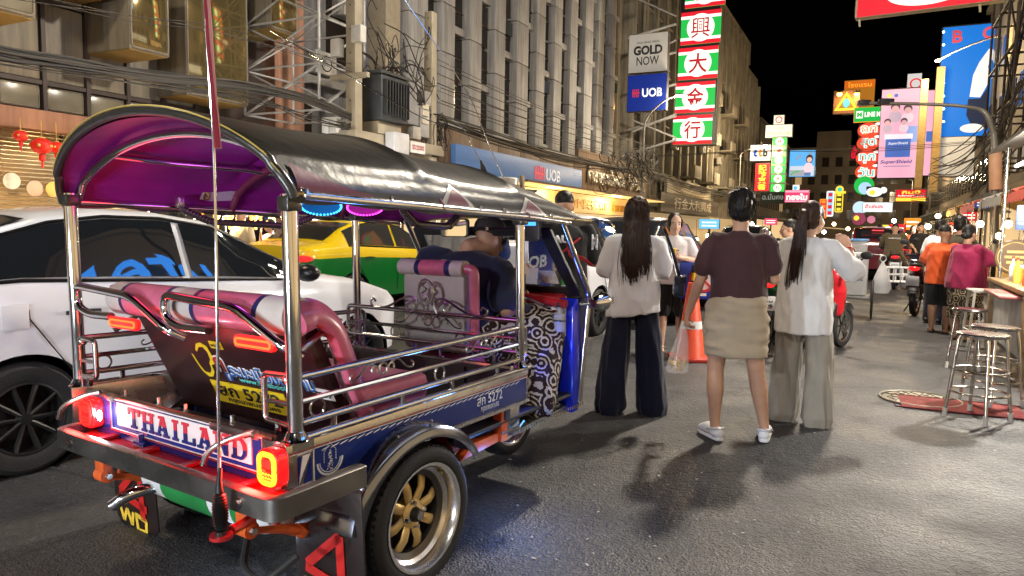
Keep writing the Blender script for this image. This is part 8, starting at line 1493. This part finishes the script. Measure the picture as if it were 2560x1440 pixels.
for x in (-.22, .22): obj('leg', MB().tube([(x, 0, .62), (x, -.02, 0)], .012, 6), BLACK, np_)
for x in (-.13, 0, .13): obj('notice_letter', MB().box((x, -.012, .67), (.09, .004, .03)), WHITEP, bd)
po = thing('striped_post', 'thin yellow and black striped post beside the smiling woman', 'post', (1.97, 7.80, 0)); 
for k in range(11): obj('stripe_band', MB().cyl((0, 0, .06+.085*k), (0, 0, .145+.085*k), .022, n=12), YPLATE if k % 2 else BLACK, po)
obj('post_foot', MB().lathe([(0, .06), (.03, .06), (.12, .02), (.12, 0)], n=20), BLACK, po)
# steel stools
def stool(loc, rz, sc, label):
    o = thing('stool', label, 'stool', loc, rz, 'steel stools by the food cart'); o.scale = (sc,)*3
    ST = mat('stool_steel', (.55, .52, .47), .2, 1., var=.1, rv=.1)
    obj('seat', MB().lathe([(0, .628), (.12, .630), (.15, .632), (.162, .630), (.168, .622), (.166, .610), (.155, .606), (0, .606)], n=36), ST, o)
    for k in range(4):
        a = PI/4+PI/2*k; c, s = math.cos(a), math.sin(a); l = obj('leg', MB().tube(curve_pts([(.13*c, .13*s, .61), (.15*c, .15*s, .57), (.178*c, .178*s, .3), (.205*c, .205*s, .06)], 4), .0125, 10), ST, o); obj('foot', MB().tube([(.204*c, .204*s, .065), (.211*c, .211*s, 0)], [.0165, .0155], 10), mat('foot_grey', (.45, .43, .4), .6), l)
    for z in (.36, .20): obj('foot_ring', MB().ring((0, 0, z), .178+.06*(.3-z), .0075, 36, 8, Y=(0, 1, 0)), ST, o)
stool(tuple(gz(2442, 1048)), .45, 1.03, 'steel stool nearest the camera on the right'); stool(tuple(gz(2475, 1010)), .2, 1.02, 'steel stool directly behind the nearest stool'); stool(tuple(gz(2416, 920)), .75, .98, 'steel stool farther left, just behind the other two steel stools')
o = thing('white_stool', 'white painted stool with square frame beside the wooden cart end', 'stool', tuple(gz(2460, 870)), R(-20)); WS = mat('stool_white', (.6, .58, .53), .5)
obj('seat', MB().box((0, 0, .70), (.40, .34, .035)), WS, o, bevel=.012)
for a in (-1, 1):
    for b in (-1, 1): obj('leg', MB().tube([(a*.17, b*.14, .69), (a*.21, b*.16, 0)], .016, 8), WS, o)
for z in (.22,):
    for a in (-1, 1): obj('rung', MB().tube([(a*.2, -.155, z), (a*.2, .155, z)], .010, 6), WS, o)
    for b in (-1, 1): obj('rung', MB().tube([(-.2, b*.155, z+.02), (.2, b*.155, z+.02)], .010, 6), WS, o)
# red mat, manhole cover
p = gz(2400, 1020); mt = thing('floor_mat', 'worn red rubber mat lying under the steel stools', 'mat', (p.x, p.y, .006), R(-24)); RM = mat('mat_red', (.17, .022, .02), .9, var=.4, vs=25, bump=.6, bs=180); obj('mat_sheet', MB().box((0, 0, .004), (.85, .44, .010)), RM, mt, bevel=.003); obj('mat_border', MB().tube([(a*.472, b*.237, .006) for a, b in ((-1, -1), (1, -1), (1, 1), (-1, 1))], .006, 6, closed=True), mat('mat_edge', (.08, .012, .012), .9), mt)
p = gz(2300, 1000); mh = thing('manhole_cover', 'round pale iron manhole cover partly under the red mat', 'manhole cover', (p.x, p.y, .004)); IR = mat('iron_worn', (.24, .22, .18), .5, .6, var=.35, vs=30)
obj('cover_plate', MB().lathe([(0, .006), (.27, .006), (.28, 0)], n=48), IR, mh); obj('cover_rim', MB().ring((0, 0, .006), .30, .010, 48, 6, Y=(0, 1, 0)), IR, mh); random.seed(4); mb = MB()
for i in range(9):
    for j in range(9):
        x, y = (i-4)*.058, (j-4)*.058
        if x*x+y*y < .064: mb.box((x, y, .008), (.040, .014, .006), Mat.Rotation((.8 if (i+j) % 2 else -.8), 3, 'Z'))
obj('cover_pattern', mb, mat('iron_dark', (.07, .065, .05), .6, .5), mh)['kind'] = 'stuff'
# ---- food cart on the right
ct = thing('food_cart', 'wooden food cart with bicycle wheel, counter and stainless poles at right edge', 'food cart', (4.72, 6.55, 0), R(-26.5))      # local y runs down the street
WD = mat('cart_wood', (.30, .19, .09), .6, var=.3, vs=9, bump=.3, bs=30); WPAN = mat('cart_panel', (.5, .5, .48), .55, var=.3, vs=5)
obj('counter', MB().box((.55, .95, .86), (1.25, 2.3, .05)), WD, ct, bevel=.008); obj('side_panel', MB().box((.0, .95, .50), (.03, 2.1, .66)), WPAN, ct); obj('end_panel', MB().box((.55, -.13, .50), (1.1, .03, .66)), WPAN, ct)
for y in (-.13, 2.0): obj('corner_post', MB().box((-.015, y, .44), (.09, .10, .80)), WD, ct, bevel=.006)
for z in (.2, .82): obj('dark_trim', MB().box((-.02, .95, z), (.012, 2.1, .035)), BLACK, ct)
w = obj('bicycle_wheel', MB().lathe([(.27, -.02), (.29, -.035), (.33, -.02), (.34, 0), (.33, .02), (.29, .035), (.27, .02)], (.35, -.25, .34), 'y', 44), RUBBER, ct)
for k in range(14): a = 2*PI*k/14; obj('wheel_spoke', MB().tube([(.35, -.25, .34), (.35+.28*math.cos(a), -.25, .34+.28*math.sin(a))], .004, 5), STEEL, w)
for x, y in ((.02, .1), (.02, 1.9), (1.1, 1.9), (1.1, .1)): obj('canopy_pole', MB().tube([(x, y, .88), (x-.01, y, 2.40)], .018, 10), STEEL, ct)
obj('canopy', MB().prism([(-.12, 2.36), (.5, 2.52), (1.5, 2.40), (1.5, 2.37), (.5, 2.49), (-.12, 2.33)], lambda a, b: (a, -.25, b), (0, 2.6, 0)), mat('canopy_canvas', (.04, .04, .04), .7, bump=.2), ct)
obj('prep_board', MB().box((-.12, .5, .80), (.22, 1.0, .03)), mat('board_rose', (.3, .1, .09), .5), ct, bevel=.006)
tbm = glow('tube_white', (1, .88, .66), 8.); obj('tube_lamp', MB().tube([(.0, .25, 2.10), (.0, 1.2, 2.10)], .018, 10), tbm, ct); light('tube_light', 'POINT', (.05, .7, 2.0), 26, (1, .84, .62), .12, ct)
bl = obj('flood_bulb', MB().ball((.22, -.10, 2.02), .065, 16), glow('bulb_white', (1, .96, .88), 60), ct); obj('bulb_holder', MB().cyl((.22, -.10, 2.07), (.22, -.10, 2.2), .025), WHITEP, bl); light('flood_bulb_light', 'POINT', (.16, -.22, 1.98), 400, (1, .93, .82), .07, ct)
random.seed(5)
def tub(loc, c, label, k):
    o = thing('plastic_tub', label, 'tub', loc, 0, 'tubs of ingredients on the food cart'); m = mat('tub_%d' % k, c, .3, alpha=.9); obj('tub_body', MB().lathe([(0, 0), (.075, 0), (.085, .02), (.09, .16), (.084, .16), (.078, .02)], n=24), m, o); obj('tub_rim', MB().ring((0, 0, .16), .088, .005, 24, 6, Y=(0, 1, 0)), WHITEP, o); obj('tub_fill', MB().lathe([(0, .15), (.05, .148), (.082, .13)], n=18), mat('fill_%d' % k, [min(1, q*1.2) for q in c], .6, var=.3, vs=40), o)
Mc = Mat.Translation((4.72, 6.55, 0)) @ Mat.Rotation(R(-26.5), 4, 'Z')
for k, (x, y, c, l) in enumerate(((.12, .28, (.7, .5, .03), 'tub of yellow fruit nearest the cart end'), (.32, .35, (.05, .25, .6), 'blue tub on the cart next to the yellow tub'), (.15, .75, (.6, .08, .2), 'pink tub in the middle of the food cart'), (.4, .85, (.6, .6, .58), 'white tub in the middle of the food cart'), (.15, 1.25, (.7, .25, .04), 'orange tub towards the far end of the cart'), (.45, 1.4, (.65, .5, .1), 'amber tub towards the far end of the cart'), (.2, 1.7, (.55, .55, .5), 'pale tub at the far end of the cart'))): tub(tuple(Mc @ Vec((x, y, .885))), c, l, k)
mn = thing('menu_board', 'small dark menu board clipped to the cart pole', 'sign', tuple(Mc @ Vec((.0, .55, 1.55))), R(-26.5)); obj('board', MB().box((0, 0, 0), (.13, .015, .24)), mat('menu_blue', (.03, .05, .12), .5), mn, bevel=.004)
for k in range(5): obj('menu_line', MB().box((0, -.009, .085-.035*k), (.09, .003, .010)), WHITEP, mn)
rs = thing('round_sign', 'round brown sign propped on the food cart counter', 'sign', tuple(Mc @ Vec((.15, 1.9, 1.13))), R(-26.5)); obj('disc', MB().lathe([(0, -.012), (.19, -.012), (.2, 0), (0, .004)], (0, 0, 0), 'y', 36), mat('disc_brown', (.12, .07, .03), .4), rs); obj('disc_ring', MB().ring((0, -.013, 0), .165, .006, 36, 6), mat('disc_gold', (.5, .36, .12), .4), rs)
for k in range(3): obj('disc_line', MB().box((0, -.014, .06-.06*k), (.2-.04*abs(k-1), .004, .03)), mat('disc_gold', (.5, .36, .12), .4), rs)
bk = thing('plastic_basket', 'white plastic crate on the motorcycle beside man in orange polo', 'crate', (6.6, 12.3, .55), R(-15))
for z in (0, .12, .24): obj('crate_rail', MB().tube([(a*.22, b*.17, z) for a, b in ((-1, -1), (1, -1), (1, 1), (-1, 1))], .012, 6, closed=True), WHITEP, bk)
for k in range(16): a, b = ((-.22+.11*(k % 5), -.17) if k < 5 else (-.22+.11*(k % 5), .17) if k < 10 else (-.22, -.1+.1*(k % 3)) if k < 13 else (.22, -.1+.1*(k % 3))); obj('crate_slat', MB().box((a, b, .12), (.02, .02, .24)), WHITEP, bk)
obj('crate_floor', MB().box((0, 0, 0), (.42, .32, .01)), WHITEP, bk)
mb4 = motorbike('motorcycle', 'dark motorcycle carrying a white crate beside man in orange polo', vm((6.75, 12.0, 0), 40), mat('bike_maroon2', (.10, .008, .012), .3), BLACK)

for k, (x, y, c, lab) in enumerate(((.05, .48, (.5, .1, .03), 'red sauce bottle beside the yellow tub'), (.3, .58, (.1, .06, .02), 'dark sauce bottle behind the blue tub'), (.05, 1.02, (.5, .35, .05), 'amber bottle next to the pink tub'), (.3, 1.12, (.05, .2, .06), 'green bottle next to the white tub'), (.08, 1.5, (.55, .5, .45), 'pale bottle near the far end of the cart'))):
    o = thing('bottle', lab, 'bottle', tuple(Mc @ Vec((x, y, .885))), 0, 'bottles on the food cart'); obj('bottle_body', MB().lathe([(0, 0), (.032, 0), (.034, .02), (.034, .15), (.014, .20), (.012, .24), (0, .24)], n=16), mat('bottle_%d' % k, c, .15, coat=.5), o); obj('bottle_cap', MB().lathe([(.014, .24), (.014, .265), (0, .265)], n=12), mat('cap_%d' % (k % 2), ((.6, .05, .04), (.6, .6, .55))[k % 2], .4), o)
bpy.data.scenes.remove(TMP)
